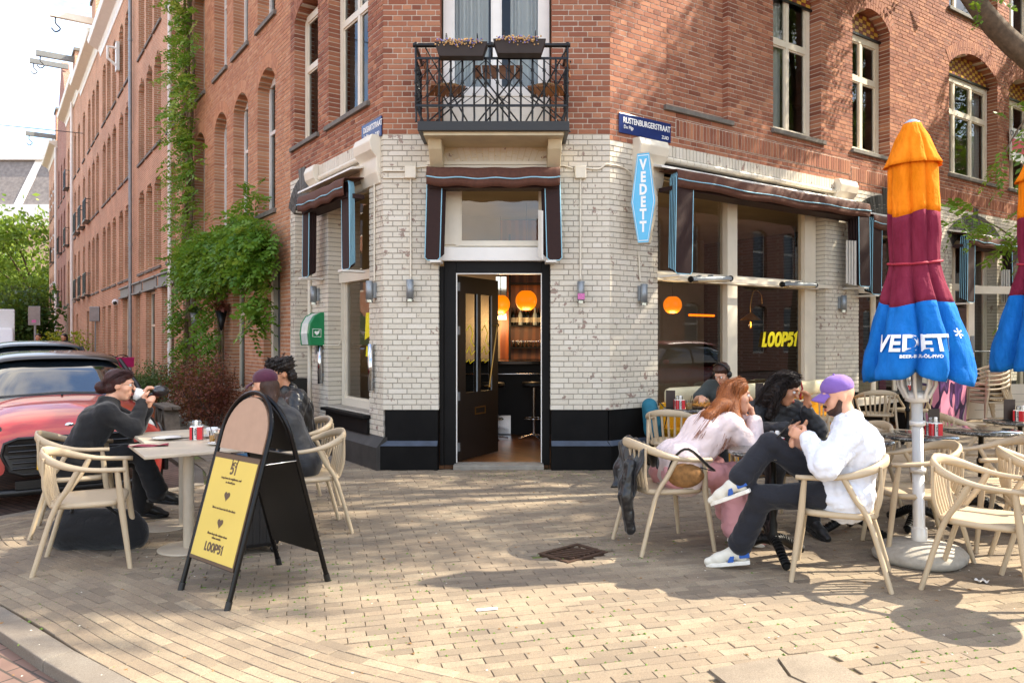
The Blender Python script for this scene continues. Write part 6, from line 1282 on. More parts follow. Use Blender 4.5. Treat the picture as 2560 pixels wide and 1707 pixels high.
# ------------------------------------------------------------------ sandwich board
ab = Vector((-1.575, 4.67, 0)); wd = Vector((.77, -.64, 0)).normalized(); dpt = Vector((.64, .77, 0)).normalized()
F2 = Matrix.Translation(ab); sb = thing('sandwich_board', 'arched black sandwich board with a yellow poster reading LOOP51', 'sign board', F2)
simple('tube_black', '#141416', .25, .6, var=.1); simple('board_black', '#0c0b0b', .35, var=.25, scale=3); simple('poster_yellow', '#d9c062', .35, var=.04, scale=3); simple('board_tan', '#ae8f78', .5, var=.05); simple('print_brown', '#5c4a3a', .5, var=.02, bump=0)
for side, nm in ((-1, 'front'), (1, 'back')):
    L = 1.22; hh = 1.185; foot_ = .34; sn = math.hypot(hh, foot_); up_ = (Vector((0, 0, hh))-dpt*side*foot_)/sn; up_.normalize()
    X = wd*(1 if side < 0 else -1); Y = X.cross(up_)*-1; Y = up_.cross(X)          # local: x across, z up the slope, -y outwards
    org = ab+dpt*side*foot_; M = Matrix(((X.x, Y.x, up_.x, org.x), (X.y, Y.y, up_.y, org.y), (X.z, Y.z, up_.z, 0), (0, 0, 0, 1)))
    rr = .265; pts = [(-rr, 0, .0), (-rr, 0, .4), (-rr, 0, sn-rr)]+[(rr*math.cos(a), 0, sn-rr+rr*math.sin(a)) for a in np.linspace(math.pi, 0, 17)[1:-1]]+[(rr, 0, sn-rr), (rr, 0, .4), (rr, 0, 0)]
    MB().tube(pts, .0155, 10).build('frame', 'tube_black', sb, M)
    for x in (-rr, rr): MB().tube([(x, 0, -.004), (x, 0, .05)], .019, 10).build('foot_cap', 'seat_black', sb, M)
    arch = [(.235*math.cos(a), sn-rr-.0+.235*math.sin(a)) for a in np.linspace(0, math.pi, 18)]+[(-.235, sn-.36), (.235, sn-.36)]
    MB().prism(arch, -.006, .006).build('header_panel', 'board_tan' if side < 0 else 'board_black', sb, M)
    MB().box(-.25, .25, -.008, .008, .20, sn-.385).build('panel', 'board_black', sb, M)
    if side < 0:
        MB().box(-.245, .245, -.013, -.0085, .205, sn-.39).build('poster_frame', 'print_brown', sb, M); MB().box(-.235, .235, -.0155, -.0135, .225, sn-.42).build('poster', 'poster_yellow', sb, M)
        T = lambda x, z: M @ Matrix.Translation((x, -.0165, z))
        block_word(T(0, .27), 'print_brown', sb, .052, .0, .24)
        for z in (.60, .44): MB().prism([(a*1.0, b_+z) for a, b_ in heart(.032)], -.0175, -.016).build('heart', 'print_brown', sb, M)
        for z, tx in ((.695, 'Loop loves its neighbours, and'), (.672, 'so should you'), (.515, 'This is our home but it\'s also theirs'), (.365, 'Please keep the volume down'), (.345, 'when outside')): decal(tx, .019, T(0, z), 'print_brown', sb, 0, .12, 'small_print', .95)
        MB().tube([(-.03, -.0165, .815), (-.025, -.0165, .79), (0, -.0165, .80), (.025, -.0165, .79), (.03, -.0165, .82)], .004, 4).build('logo_ears', 'print_brown', sb, M); block_word(T(0, .725), 'print_brown', sb, .065, 0, .2, 'logo', '51')
for x in (-.265, .265):
    q = .66; p0 = ab+wd*x-dpt*.34*(1-q)+Vector((0, 0, 1.185*q)); p1 = ab+wd*x+dpt*.34*(1-q)+Vector((0, 0, 1.185*q)); MB().tube([p0, p1], .011, 6, flat=.4).sphere(p0, .014, 8, 6).sphere(p1, .014, 8, 6).build('stay', 'chrome', sb, I4)
# ------------------------------------------------------------------ painted cabinet, open glass door, utility box
F2 = FR @ Matrix.Translation((7.45, -.32, 0)); t = thing('painted_cabinet', 'street cabinet painted with pink and purple drips', 'cabinet', F2)
s = NT('drip_paint'); cc = s.co('Object', (3.2, 3.2, 1.25)); wvn = s.noise(1.15, 1.2, .4, cc); s.set(col=s.ramp(wvn, [(.40, '#d98aa2'), (.47, '#d98aa2'), (.48, '#3a2346'), (.53, '#5b3a6b'), (.56, '#3d2550'), (.60, '#3d2550'), (.61, '#d7d2bd'), (.64, '#d7d2bd'), (.65, '#d58aa4')]), rough=.4)
for e in s.n:
    if e.bl_idname == 'ShaderNodeValToRGB': e.color_ramp.interpolation = 'CONSTANT'
MATS['drip_paint'] = s.m
MB().rbox(-.45, .45, -.02, .30, .04, 1.10, .01).build('body', 'drip_paint', t, F2); MB().rbox(-.47, .47, -.04, .31, 1.10, 1.15, .01).build('lid', 'drip_paint', t, F2); MB().box(-.003, .003, -.023, -.019, .08, 1.08).build('door_gap', 'iron_black', t, F2); MB().box(-.46, .46, -.03, .30, 0, .04).build('foot', 'iron_black', t, F2)
F2 = FR @ Matrix.Translation((8.62, -.05, .06)) @ Matrix.Rotation(R(-26), 4, 'Z'); t = thing('glass_door', 'open white-framed glass door at the far entrance', 'door', F2)
MB().box(0, .12, 0, .05, 0, 2.4).box(1.15, 1.27, 0, .05, 0, 2.4).box(.12, 1.15, 0, .05, 2.26, 2.4).box(.12, 1.15, 0, .05, 0, .62).build('frame', 'cream_paint', t, F2)
for z in (.16, .3, .44): MB().box(.12, 1.15, -.003, 0, z, z+.008).build('groove', 'mortar_grey', t, F2)
MB().add([(.12, .02, .62), (1.15, .02, .62), (1.15, .02, 2.26), (.12, .02, 2.26)], [(0, 1, 2, 3)]).build('pane', 'glass_up', t, F2); MB().tube([(.08, -.05, 1.22), (1.2, -.05, 1.22)], .012, 6).build('push_bar', 'zinc', t, F2); MB().box(.03, .09, -.03, 0, 1.2, 1.5).build('lock', 'zinc', t, F2)
MB(FR).box(8.12, 8.56, .3, .36, .05, 2.3).build('inner_door', simple('door_brown', '#5a2c18', .4), cb, I4)
F2 = FL @ Matrix.Translation((-2.05, -.33, 0)); t = thing('utility_box', 'narrow black utility box with white graffiti and torn pink poster by the side wall', 'utility box', F2)
MB().rbox(-.11, .11, -.10, .12, 0, .98, .008).build('body', 'board_black', t, F2)
MB().box(-.113, -.1105, -.09, .11, .25, .9).build('poster', simple('poster_pink', '#d9a0a4', .8, var=.35, scale=12), t, F2)
m = MB(); random.seed(5)
for k in range(9):
    p = [Vector((random.uniform(-.06, .06), -.103, .35+.05*k+random.uniform(-.05, .05))) for _ in range(4)]; m.tube(bez(p, 12), .0035, 4)
m.build('graffiti', 'white_print', t, F2); MB().box(-.03, .03, -.1035, -.101, .76, .86).build('sticker', 'white_print', t, F2)
tag(MB().grid(lambda p, q: (.07*p, .05*q, .012+.012*math.sin(p*7)*math.cos(q*6)), 7, 6).build('paper_scrap', 'white_paint', None, yaw(2.9, 4.7, .0, .3)), 'crumpled white paper tissue lying on the paving', 'litter'); tag(MB().box(-.06, .06, -.012, .012, 0, .006).build('paper_slip', 'white_print', None, yaw(-.14, 4.25, .003, .25)), 'white paper slip lying on the sunlit paving', 'litter')
# ------------------------------------------------------------------ people: smooth-blended bodies and clothes, meshed on a grid
def smin(a, b, k):
    h = np.maximum(k-np.abs(a-b), 0)/k; return np.minimum(a, b)-h*h*k*.25
def p_cone(a, b, ra, rb): return ('c', np.array(a, float), np.array(b, float), ra, rb)
def p_ell(c, r, M=None): return ('e', np.array(c, float), np.array(r, float), M)
def sdf_grid(prims, h, k, wr=0, seed=0, cuts=(), wk=55, clip=None):
    lo = np.full(3, 1e9); hi = -lo
    for p in prims:
        if p[0] == 'c': m = max(p[3], p[4]); lo = np.minimum(lo, np.minimum(p[1], p[2])-m); hi = np.maximum(hi, np.maximum(p[1], p[2])+m)
        else: m = max(p[2]); lo = np.minimum(lo, p[1]-m); hi = np.maximum(hi, p[1]+m)
    lo -= 3*h+wr; hi += 3*h+wr; n = np.ceil((hi-lo)/h).astype(int)+1
    ax = [(lo[i]+h*np.arange(n[i])).astype(np.float32) for i in range(3)]; D = np.full(n, .3, np.float32)
    def sub(c0, c1, m):
        i0 = np.maximum(0, ((c0-m-lo)/h).astype(int)); i1 = np.minimum(n, ((c1+m-lo)/h).astype(int)+2); return tuple(slice(a, b) for a, b in zip(i0, i1))
    def dist(p, sl):
        X = ax[0][sl[0]][:, None, None]; Y = ax[1][sl[1]][None, :, None]; Z = ax[2][sl[2]][None, None, :]
        if p[0] == 'c':
            a, b = p[1], p[2]; ba = b-a; L2 = max(1e-9, float(ba@ba)); t = np.clip(((X-a[0])*ba[0]+(Y-a[1])*ba[1]+(Z-a[2])*ba[2])/L2, 0, 1)
            return np.sqrt((X-a[0]-ba[0]*t)**2+(Y-a[1]-ba[1]*t)**2+(Z-a[2]-ba[2]*t)**2)-(p[3]+(p[4]-p[3])*t)
        x, y, z = X-p[1][0], Y-p[1][1], Z-p[1][2]
        if p[3] is not None:
            M = p[3]; x, y, z = x*M[0][0]+y*M[1][0]+z*M[2][0], x*M[0][1]+y*M[1][1]+z*M[2][1], x*M[0][2]+y*M[1][2]+z*M[2][2]
        r = p[2]; q = np.sqrt((x/r[0])**2+(y/r[1])**2+(z/r[2])**2); return (q-1)*min(r)*np.maximum(.6, 1)
    for p in prims:
        if p[0] == 'c': m = max(p[3], p[4])+k+2*h; sl = sub(np.minimum(p[1], p[2]), np.maximum(p[1], p[2]), m)
        else: m = max(p[2])+k+2*h; sl = sub(p[1], p[1], m)
        D[sl] = smin(D[sl], dist(p, sl), k)
    for p in cuts:
        m = (max(p[3], p[4]) if p[0] == 'c' else max(p[2]))+2*h; sl = sub(np.minimum(p[1], p[2]) if p[0] == 'c' else p[1], np.maximum(p[1], p[2]) if p[0] == 'c' else p[1], m); D[sl] = -smin(-D[sl], dist(p, sl), .006)
    if wr:
        r_ = np.random.default_rng(seed); W = np.zeros_like(D); X = ax[0][:, None, None]; Y = ax[1][None, :, None]; Z = ax[2][None, None, :]
        for q in range(5):
            kv = r_.normal(size=3); kv = kv/np.linalg.norm(kv)*wk*(.8+.9*r_.random()); ph = r_.random()*6
            kv2 = r_.normal(size=3)*9; W += (1-2*np.abs(np.sin(.5*(kv[0]*X+kv[1]*Y+kv[2]*Z+ph+2.2*np.sin(kv2[0]*X+kv2[1]*Y+kv2[2]*Z))))**.7).astype(np.float32)
        D += W*wr*.15
    if clip is not None:
        X = ax[0][:, None, None]; Y = ax[1][None, :, None]; Z = ax[2][None, None, :]
        for (c, nrm) in clip: D = np.maximum(D, (X-c[0])*nrm[0]+(Y-c[1])*nrm[1]+(Z-c[2])*nrm[2])
    return D, lo, h
def nets(D, lo, h):
    neg = D < 0; nx, ny, nz = D.shape; cnt = np.zeros((nx-1, ny-1, nz-1), np.int8); offs = [(i, j, k) for i in (0, 1) for j in (0, 1) for k in (0, 1)]
    for i, j, k in offs: cnt += neg[i:nx-1+i, j:ny-1+j, k:nz-1+k]
    mask = (cnt > 0) & (cnt < 8); idx = np.full(mask.shape, -1, np.int32); cells = np.argwhere(mask); idx[mask] = np.arange(len(cells))
    P = np.zeros((len(cells), 3)); W = np.zeros(len(cells))
    for a in offs:
        for ax in range(3):
            if a[ax] == 0:
                b = list(a); b[ax] = 1; A = cells+a; Bc = cells+b; da = D[A[:, 0], A[:, 1], A[:, 2]]; db = D[Bc[:, 0], Bc[:, 1], Bc[:, 2]]; cr_ = (da < 0) != (db < 0); t = np.where(cr_, da/np.where(cr_, da-db, 1), 0)
                p = np.array(a, float)[None]+np.eye(3)[ax][None]*t[:, None]; P += p*cr_[:, None]; W += cr_
    V = (cells+P/W[:, None])*h+lo; Fs = []
    for ax in range(3):
        o1, o2 = [(1, 2), (2, 0), (0, 1)][ax]; s0 = [slice(None)]*3; s1 = [slice(None)]*3; s0[ax] = slice(0, -1); s1[ax] = slice(1, None)
        d = neg[tuple(s0)] != neg[tuple(s1)]; e = np.argwhere(d); ok = (e[:, o1] > 0) & (e[:, o2] > 0) & (e[:, o1] < D.shape[o1]-1) & (e[:, o2] < D.shape[o2]-1); e = e[ok]
        q = []
        for da, db in ((-1, -1), (0, -1), (0, 0), (-1, 0)):
            c = e.copy(); c[:, o1] += da; c[:, o2] += db; q.append(idx[c[:, 0], c[:, 1], c[:, 2]])
        q = np.stack(q, 1); fl_ = ~neg[e[:, 0], e[:, 1], e[:, 2]]; q[fl_] = q[fl_][:, ::-1]; Fs.append(q)
    return V, np.concatenate(Fs)
def blob(name, prims, mat, parent, h=.01, k=.03, wr=0, seed=0, cuts=(), wk=55, clip=None):
    V, Fq = nets(*sdf_grid(prims, h, k, wr, seed, cuts, wk, clip)); return npmesh(name, V, Fq, mat, parent, I4 if parent else None, smooth=True)
def skin_mat(name, c):
    s = NT(name); s.set(col=s.mix(s.ramp(s.noise(28, 4), [(.4, .0), (.7, .25)]), c, '#b06a55'), rough=.5, sss=.12); s.b.inputs['Subsurface Radius'].default_value = (.012, .005, .003); MATS[name] = s.m
def hair_mat(name, c0, c1):
    s = NT(name); n1 = s.noise(1, 6, .7, s.co('Object', (150, 150, 14))); s.set(col=s.ramp(n1, [(.3, c0), (.7, c1)]), rough=.42, spec=.4); s.bump(n1, .9, .008); MATS[name] = s.m
def cloth_mat(name, c, rough=.85, wv_=.0, bump=.25, **k):
    s = NT(name); s.set(col=s.mix(s.ramp(s.noise(5, 5), [(.35, .12), (.65, 0.)]), c, tuple(x*.6 for x in s2l(c)[:3])), rough=rough, sheen=.15, **k)
    cr1 = s.math('ABSOLUTE', s.math('SUBTRACT', s.noise(7, 3, .5, s.co('Object', (1, 1, .6))), .5)); cr2 = s.math('ABSOLUTE', s.math('SUBTRACT', s.noise(16, 2, .5, s.co('Object', (1, .7, 1.2))), .5)); hgt = s.math('ADD', s.math('MULTIPLY', s.math('POWER', s.math('ADD', cr1, cr2), .6), 1.0), s.math('MULTIPLY', s.noise(330, 2), .04*bump/.25)); s.bump(hgt, .38, .016); MATS[name] = s.m
skin_mat('skin_fair', '#d9a587'); skin_mat('skin_tan', '#c48d6b')
hair_mat('hair_auburn', '#3a160c', '#7d3a1c'); hair_mat('hair_ginger', '#5a2a12', '#b0662c'); hair_mat('hair_dark', '#0b0807', '#22150f'); hair_mat('hair_brown', '#241510', '#4a2c1c'); hair_mat('hair_plum', '#1d0c0c', '#431a18')
cloth_mat('knit_black', '#0e0e11', .9, bump=.5); cloth_mat('leather', '#0f0f11', .32, bump=.1); cloth_mat('tee_grey', '#3a403f'); cloth_mat('blouse_pink', '#e2cfcb', .7); cloth_mat('jacket_navy', '#16181d', .6); cloth_mat('shirt_white', '#dfe3ec', .75); cloth_mat('denim_black', '#14161f', .9); cloth_mat('denim_blue', '#5f8db4', .9); cloth_mat('trouser_pink', '#d99a9b', .8); cloth_mat('trouser_black', '#0f0f12', .9); cloth_mat('cap_maroon', '#4a1730', .85); cloth_mat('cap_purple', '#7a5aa6', .85)
cloth_mat('shoe_white', '#d8d4c6', .6); cloth_mat('shoe_pink', '#c98a80', .7); cloth_mat('shoe_black', '#0c0c0d', .4); simple('shoe_blue', '#2356a5', .5); simple('sole_white', '#e4e0d6', .6); simple('lens_black', '#0a0a0b', .08); simple('lip', '#a8584e', .5); simple('eye_dark', '#1c1310', .2)
class Person:
    def __init__(s, base, phi, label, skin, head, hphi=None, hpitch=0.):
        s.b = np.array([base[0], base[1], 0.]); a = R(phi); s.f = np.array([math.cos(a), math.sin(a), 0]); s.l = np.array([-math.sin(a), math.cos(a), 0]); s.u = np.array([0, 0, 1.])
        s.t = thing('person', label, 'person', Matrix.Translation((base[0], base[1], 0))); s.skin = skin; s.P = []; s.C = []
        s.H = s.w(*head); ha = R(hphi if hphi is not None else phi); pt_ = R(hpitch); s.hf = np.array([math.cos(ha)*math.cos(pt_), math.sin(ha)*math.cos(pt_), math.sin(pt_)]); s.hl = np.array([-math.sin(ha), math.cos(ha), 0]); s.hu = np.cross(s.hf, s.hl); s.hM = np.stack([s.hf, s.hl, s.hu], 1)
    def w(s, f, l, u): return s.b+s.f*f+s.l*l+s.u*u
    def h(s, f, l, u): return s.H+s.hf*f+s.hl*l+s.hu*u
    def head(s, beard=None, sc=1.0, female=False):
        h = s.h; E = lambda c, r: p_ell(h(*c), r, s.hM); q = .94 if female else 1.
        s.P += [E((-.012, 0, .028), (.097, .077*q, .092)), E((.028, 0, -.045), (.06, .056*q, .078)), p_cone(h(.058, .012, -.098), h(.058, -.012, -.098), .02*q, .02*q), p_cone(h(.088, 0, .018), h(.112, 0, -.022), .008, .0135), p_cone(h(.082, .036, .034), h(.086, .014, .032), .009, .008), p_cone(h(.082, -.036, .034), h(.086, -.014, .032), .009, .008),
                E((.05, .04, -.02), (.03, .022, .028)), E((.05, -.04, -.02), (.03, .022, .028)), E((.082, 0, -.064), (.012, .024, .012)), E((-.008, .078*q, -.004), (.018, .008, .03)), E((-.008, -.078*q, -.004), (.018, .008, .03))]
        s.C += [E((.103, .032, .010), (.017, .017, .011)), E((.103, -.032, .010), (.017, .017, .011)), E((.1, 0, -.0645), (.012, .02, .0018))]
        s.P.append(p_cone(h(-.02, 0, -.06), s.nk, .052*q, .06*q))
        for y in (.031, -.031): o = MB().sphere((0, 0, 0), .0125, 12, 8).build('eye', 'porcelain', s.t, Matrix.Translation(h(.0795, y, .010))); MB().sphere(tuple(s.hf*.0085), .0058, 8, 6).build('iris', 'eye_dark', o, Matrix.Translation(h(.0795, y, .010)))
        blob('lips', [p_cone(h(.091, .016, -.061), h(.096, 0, -.060), .003, .005), p_cone(h(.096, 0, -.060), h(.091, -.016, -.061), .005, .003), p_cone(h(.09, .012, -.069), h(.094, -.0, -.070), .003, .0055), p_cone(h(.094, 0, -.070), h(.09, -.012, -.069), .0055, .003)], 'lip', s.t, .004, .006)
        if s.hairm: blob('eyebrow', [p_cone(h(.089, .046, .030), h(.096, .016, .034), .003, .0042), p_cone(h(.089, -.046, .030), h(.096, -.016, .034), .003, .0042)], s.hairm, s.t, .004, .004)
    def torso(s, pel, che, nek, wd=.165, depth=1.0, hip=.115):
        s.pel = s.w(*pel); s.che = s.w(*che); s.nk = s.w(*nek); s.wd = wd; r1 = .105*depth; pl, pr_ = s.pel+s.l*hip*.62, s.pel-s.l*hip*.62; cl, cr_ = s.che+s.l*wd*.42, s.che-s.l*wd*.42
        s.tor = [p_cone(pl, pr_, .118, .118), p_cone(pl*.75+pr_*.25, cl, .10, r1), p_cone(pr_*.75+pl*.25, cr_, .10, r1), p_cone(cl, cr_, r1, r1), p_cone(s.che, s.nk, r1*.9, .055)]
        s.sh = [s.nk+s.l*wd-s.u*.055-(s.nk-s.che)*.12, s.nk-s.l*wd-s.u*.055-(s.nk-s.che)*.12]; s.tor += [p_cone(s.nk-s.u*.03, s.sh[0], .052, .05), p_cone(s.nk-s.u*.03, s.sh[1], .052, .05), p_cone(s.sh[0], cl, .055, r1*.8), p_cone(s.sh[1], cr_, .055, r1*.8)]
        s.P += s.tor
    def arm(s, i, el, wr, hd, nrm, curl=.5, sp=1., thumb=1):
        e = s.w(*el); w_ = s.w(*wr); s.P += [p_cone(s.sh[i], e, .046, .039), p_cone(e, w_, .038, .0265)]; s.arms = getattr(s, 'arms', {}); s.arms[i] = (s.sh[i], e, w_)
        d = s.f*hd[0]+s.l*hd[1]+s.u*hd[2]; d = d/np.linalg.norm(d); n = s.f*nrm[0]+s.l*nrm[1]+s.u*nrm[2]; n = n-d*(n@d); n = n/np.linalg.norm(n); x = np.cross(n, d); pc = w_+d*.05
        for q in (-.026, -.009, .009, .026): s.P.append(p_cone(w_+d*.012+x*q*.6, w_+d*.088+x*q, .0135, .0105))
        for j, (q, L) in enumerate(((-.028, .062), (-.0095, .074), (.0095, .078), (.027, .07))):
            p0 = w_+d*.088+x*q; c1 = curl*(.9+.08*j); d1 = d*math.cos(c1*.7)+n*math.sin(c1*.7); p1 = p0+d1*L*.48; d2 = d*math.cos(c1*1.7)+n*math.sin(c1*1.7); p2 = p1+d2*L*.34; d3 = d*math.cos(c1*2.3)+n*math.sin(c1*2.3); p3 = p2+d3*L*.26; s.P += [p_cone(p0, p1, .0092, .0085), p_cone(p1, p2, .0085, .0078), p_cone(p2, p3, .0078, .0066)]
        tb = w_+d*.03+x*.03*thumb; t1 = tb+(d*.55+x*.75*thumb+n*.35)*.034; t2 = t1+(d*.8+n*.5+x*.1*thumb)*.032; s.P += [p_cone(w_+d*.015+x*.012*thumb, tb, .014, .0125), p_cone(tb, t1, .0115, .0095), p_cone(t1, t2, .0095, .0075)]
        return w_, d, n, x
    def leg(s, i, hip, kne, ank, toe, r=1.0):
        hp, kn, an, to = s.w(*hip), s.w(*kne), s.w(*ank), s.w(*toe); s.P += [p_cone(hp, kn, .085*r, .056*r), p_cone(kn, kn*.65+an*.35, .054*r, .053*r), p_cone(kn*.65+an*.35, an, .053*r, .034), p_cone(an, an+(to-an)*.35-s.u*.01, .034, .024)]; s.legs = getattr(s, 'legs', {}); s.legs[i] = (hp, kn, an, to)
    def body(s, h=.0085): return blob('body', s.P, s.skin, s.t, h, .016, cuts=s.C)
    def shirt(s, mat, off=.02, wr=.006, seed=1, sleeve=1.0, collar=True, hem=None, h=.0105, name='shirt', cuff=.012, wk=55):
        P_ = [(p[0], p[1], p[2], p[3]+off, p[4]+off) for p in s.tor[:4]]+[(p[0], p[1], p[2], p[3]+off*.7, p[4]+off*.6) for p in s.tor[5:]]
        P_.append(p_cone(s.che, s.nk-(s.nk-s.che)*.25, .095+off, .06+off*.5))
        for i, (a, e, w_) in s.arms.items():
            P_.append(p_cone(a, e, .05+off, .043+off*.9))
            if sleeve > .5: b = e+(w_-e)*min(1, (sleeve-.5)*2*.93); P_.append(p_cone(e, b, .044+off*.9, .032+cuff))
            else: P_[-1] = p_cone(a, a+(e-a)*sleeve*2, .05+off, .05+off)
        if hem is not None: P_.append(p_cone(s.pel+s.l*.07, s.pel+s.l*.08+s.u*hem, .12+off, .12+off)); P_.append(p_cone(s.pel-s.l*.07, s.pel-s.l*.08+s.u*hem, .12+off, .12+off))
        if collar: P_ += [p_cone(s.nk+s.l*.05*math.cos(a)+s.f*.045*math.sin(a)-s.u*.012, s.nk+s.l*.054*math.cos(a)+s.f*.05*math.sin(a)+s.u*.026, .014, .011) for a in np.linspace(0, 6.28, 12)[:-1]]
        return blob(name, P_, mat, s.t, h, .035, wr, seed, wk=wk)
    def trousers(s, mat, off=.014, wr=.005, seed=2, flare=0., length=1.0, h=.0105):
        P_ = [(p[0], p[1], p[2], p[3]+off*.6, p[4]+off*.4) for p in s.tor[:1]]
        for i, (hp, kn, an, to) in s.legs.items():
            e = kn+(an-kn)*length*.95; P_ += [p_cone(s.pel, hp, .11, .09), p_cone(hp, kn, .082+off, .054+off), p_cone(kn, e, .052+off, .042+off+flare)]
        return blob('trousers', P_, mat, s.t, h, .03, wr, seed, clip=None)
    def shoe(s, i, mat, sole='sole_white', stripe=None):
        hp, kn, an, to = s.legs[i]; d = to-an; d[2] *= .55; L = np.linalg.norm(d); d = d/L; sd_ = np.cross(s.u, d); sd_ = sd_/np.linalg.norm(sd_); up = np.cross(d, sd_); hl = an-up*.045-d*.035; tp = hl+d*.255
        o = blob('shoe', [p_cone(hl+up*.03, hl+d*.06+up*.052, .037, .040), p_cone(hl+d*.07+up*.045, hl+d*.16+up*.024, .040, .036), p_cone(hl+d*.15+up*.018, tp-d*.03+up*.006, .036, .027), p_cone(hl+up*.04, hl+up*.07+d*.012, .033, .033)], mat, s.t, .0075, .02)
        F_ = Matrix(((d[0], sd_[0], up[0], hl[0]), (d[1], sd_[1], up[1], hl[1]), (d[2], sd_[2], up[2], hl[2]), (0, 0, 0, 1)))
        pts = [(-.042, -.026), (-.02, -.036), (.06, -.036), (.14, -.043), (.2, -.036), (.24, -.016), (.245, .0), (.24, .016), (.2, .034), (.14, .04), (.06, .034), (-.02, .036), (-.042, .026)]; MB().prism(pts, -.026, .0, 'xy').build('sole', sole, o, F_, bevel=.004)
        if stripe: MB().hexa([(.06, -.045, .0), (.10, -.045, .0), (.10, -.03, .0), (.06, -.03, .0)], [(.05, -.045, .04), (.075, -.045, .04), (.075, -.03, .05), (.05, -.03, .05)]).hexa([(.06, .045, .0), (.10, .045, .0), (.10, .03, .0), (.06, .03, .0)][::-1], [(.05, .045, .04), (.075, .045, .04), (.075, .03, .05), (.05, .03, .05)][::-1]).box(-.046, .02, -.041, .041, .02, .055).build('stripe', stripe, o, F_, bevel=.004)
        return o
    hairm = None
    def hair(s, prims, h=.008, k=.02, wr=.004, seed=4, wk=120, cuts=()): return blob('hair', [p_ell(s.h(*c), r, s.hM) if len(r) == 3 else p_cone(s.h(*c), s.h(*r[0]), r[1], r[2]) if False else p_ell(s.h(*c), r, s.hM) for c, r in prims if True] if prims and len(prims[0]) == 2 else prims, s.hairm, s.t, h, k, wr, seed, wk=wk, cuts=cuts)
    def cap(s, mat, brim=(.12, 0)):
        E = lambda c, r: p_ell(s.h(*c), r, s.hM); o = blob('cap', [E((-.012, 0, .062), (.104, .086, .078))], mat, s.t, .007, .01, clip=[(s.h(0, 0, .034), -s.hu)]); F_ = Matrix(((s.hf[0], s.hl[0], s.hu[0], s.H[0]), (s.hf[1], s.hl[1], s.hu[1], s.H[1]), (s.hf[2], s.hl[2], s.hu[2], s.H[2]), (0, 0, 0, 1)))
        MB().grid(lambda p, q: ((.062+.10*q*math.sqrt(max(0, 1-(2*p-1)**2*.8))), (2*p-1)*.078, .046-.055*q*q*.4-.10*((2*p-1)*.5)**2-.012*q), 15, 7).build('brim', mat, o, F_, solid=.006); MB().sphere((-.012, 0, .142), .008, 8, 6).build('button', mat, o, F_)
        return F_

def strands(p, guides, n, spread, mat, curl=0., rad=.0021, seed=1):
    r_ = np.random.default_rng(seed); m = MB()
    for k in range(n):
        g_ = guides[r_.integers(len(guides))]; off = r_.normal(0, spread, 3); c = bez([tuple(q) for q in g_], 9 if not curl else 22); ph = r_.random()*6; out = []
        for i, q in enumerate(c):
            f = .6+.6*i/len(c); w_ = Vector(off*f)+Vector(r_.normal(0, .0015, 3))
            if curl: w_ += Vector((math.cos(i*1.15+ph), math.sin(i*1.15+ph), .3*math.sin(i*.9)))*curl
            out.append(q+w_)
        L = 3+int(r_.random()*(len(out)-3)) if r_.random() < .25 else len(out); m.tube(out[:L], [rad]*(L-1)+[rad*.4], 3, caps=False)
    m.build('hair_strands', mat, p.t, I4)
# --- woman in black raising a cup (left)
chairs[1].matrix_basis = CH_(-3.46, 6.06, 25)
p = Person((-3.46, 6.06), 25, 'woman in a black sweater raising a cup, dark hair pinned in a bun', 'skin_fair', (.30, 0, 1.135), 15, -6); p.hairm = 'hair_plum'
p.torso((-.03, 0, .53), (.13, 0, .84), (.215, 0, 1.0), .155, .95); p.head(female=True)
w1 = p.arm(1, (.40, -.13, .79), (.465, -.02, 1.0), (.15, .35, 1), (1, .2, .1), .75); p.arm(0, (.42, .2, .78), (.50, .02, .93), (.0, -.6, 1), (.6, -.3, -.2), .8, thumb=-1)
p.leg(0, (.02, .10, .52), (.46, .11, .52), (.46, .14, .10), (.66, .14, .03)); p.leg(1, (.02, -.10, .52), (.44, -.05, .60), (.58, -.06, .24), (.74, -.10, .20))
p.body(); p.shirt('knit_black', .026, .014, 3, name='sweater'); p.trousers('trouser_black', .016, .014, 5, .02); p.shoe(0, 'shoe_black', 'shoe_black'); p.shoe(1, 'shoe_black', 'shoe_black')
p.hair([((-.03, 0, .045), (.097, .087, .088)), ((.035, .0, .088), (.05, .064, .034)), ((-.06, 0, -.02), (.06, .075, .06)), ((-.135, 0, -.03), (.042, .045, .05)), ((-.15, .02, -.045), (.03, .03, .03)), ((-.15, -.02, -.02), (.03, .03, .03))], wr=.008, wk=200)
q_ = p; strands(p, [[q_.h(.07, .03*c, .10), q_.h(.0, .07*c, .10), q_.h(-.08, .06*c, .03), q_.h(-.14, .0, -.02)] for c in (-1.2, -.7, -.2, .2, .7, 1.2)], 190, .014, 'hair_plum')
F2 = Matrix.Translation(p.h(.14, -.0, -.065)); cupo = thing('paper_cup', 'white cup held to the mouth of the woman in black', 'cup', F2); MB(Matrix.Rotation(R(25), 4, 'Y')).lathe([(.0, -.04), (.028, -.04), (.038, .045), (.035, .045), (.026, -.03), (.0, -.03)], 18).build('cup', 'porcelain', cupo, F2)
gl = MB()
for y in (.031, -.031): gl.tube([tuple(p.h(.104+.0*a, y+.022*math.cos(a), .008+.018*math.sin(a))) for a in np.linspace(0, 6.28, 14)[:-1]], .0016, 4, closed=True); gl.tube([tuple(p.h(.1, math.copysign(.054, y), .014)), tuple(p.h(-.01, math.copysign(.078, y), .016))], .0016, 4)
gl.build('glasses', 'seat_black', p.t, I4)
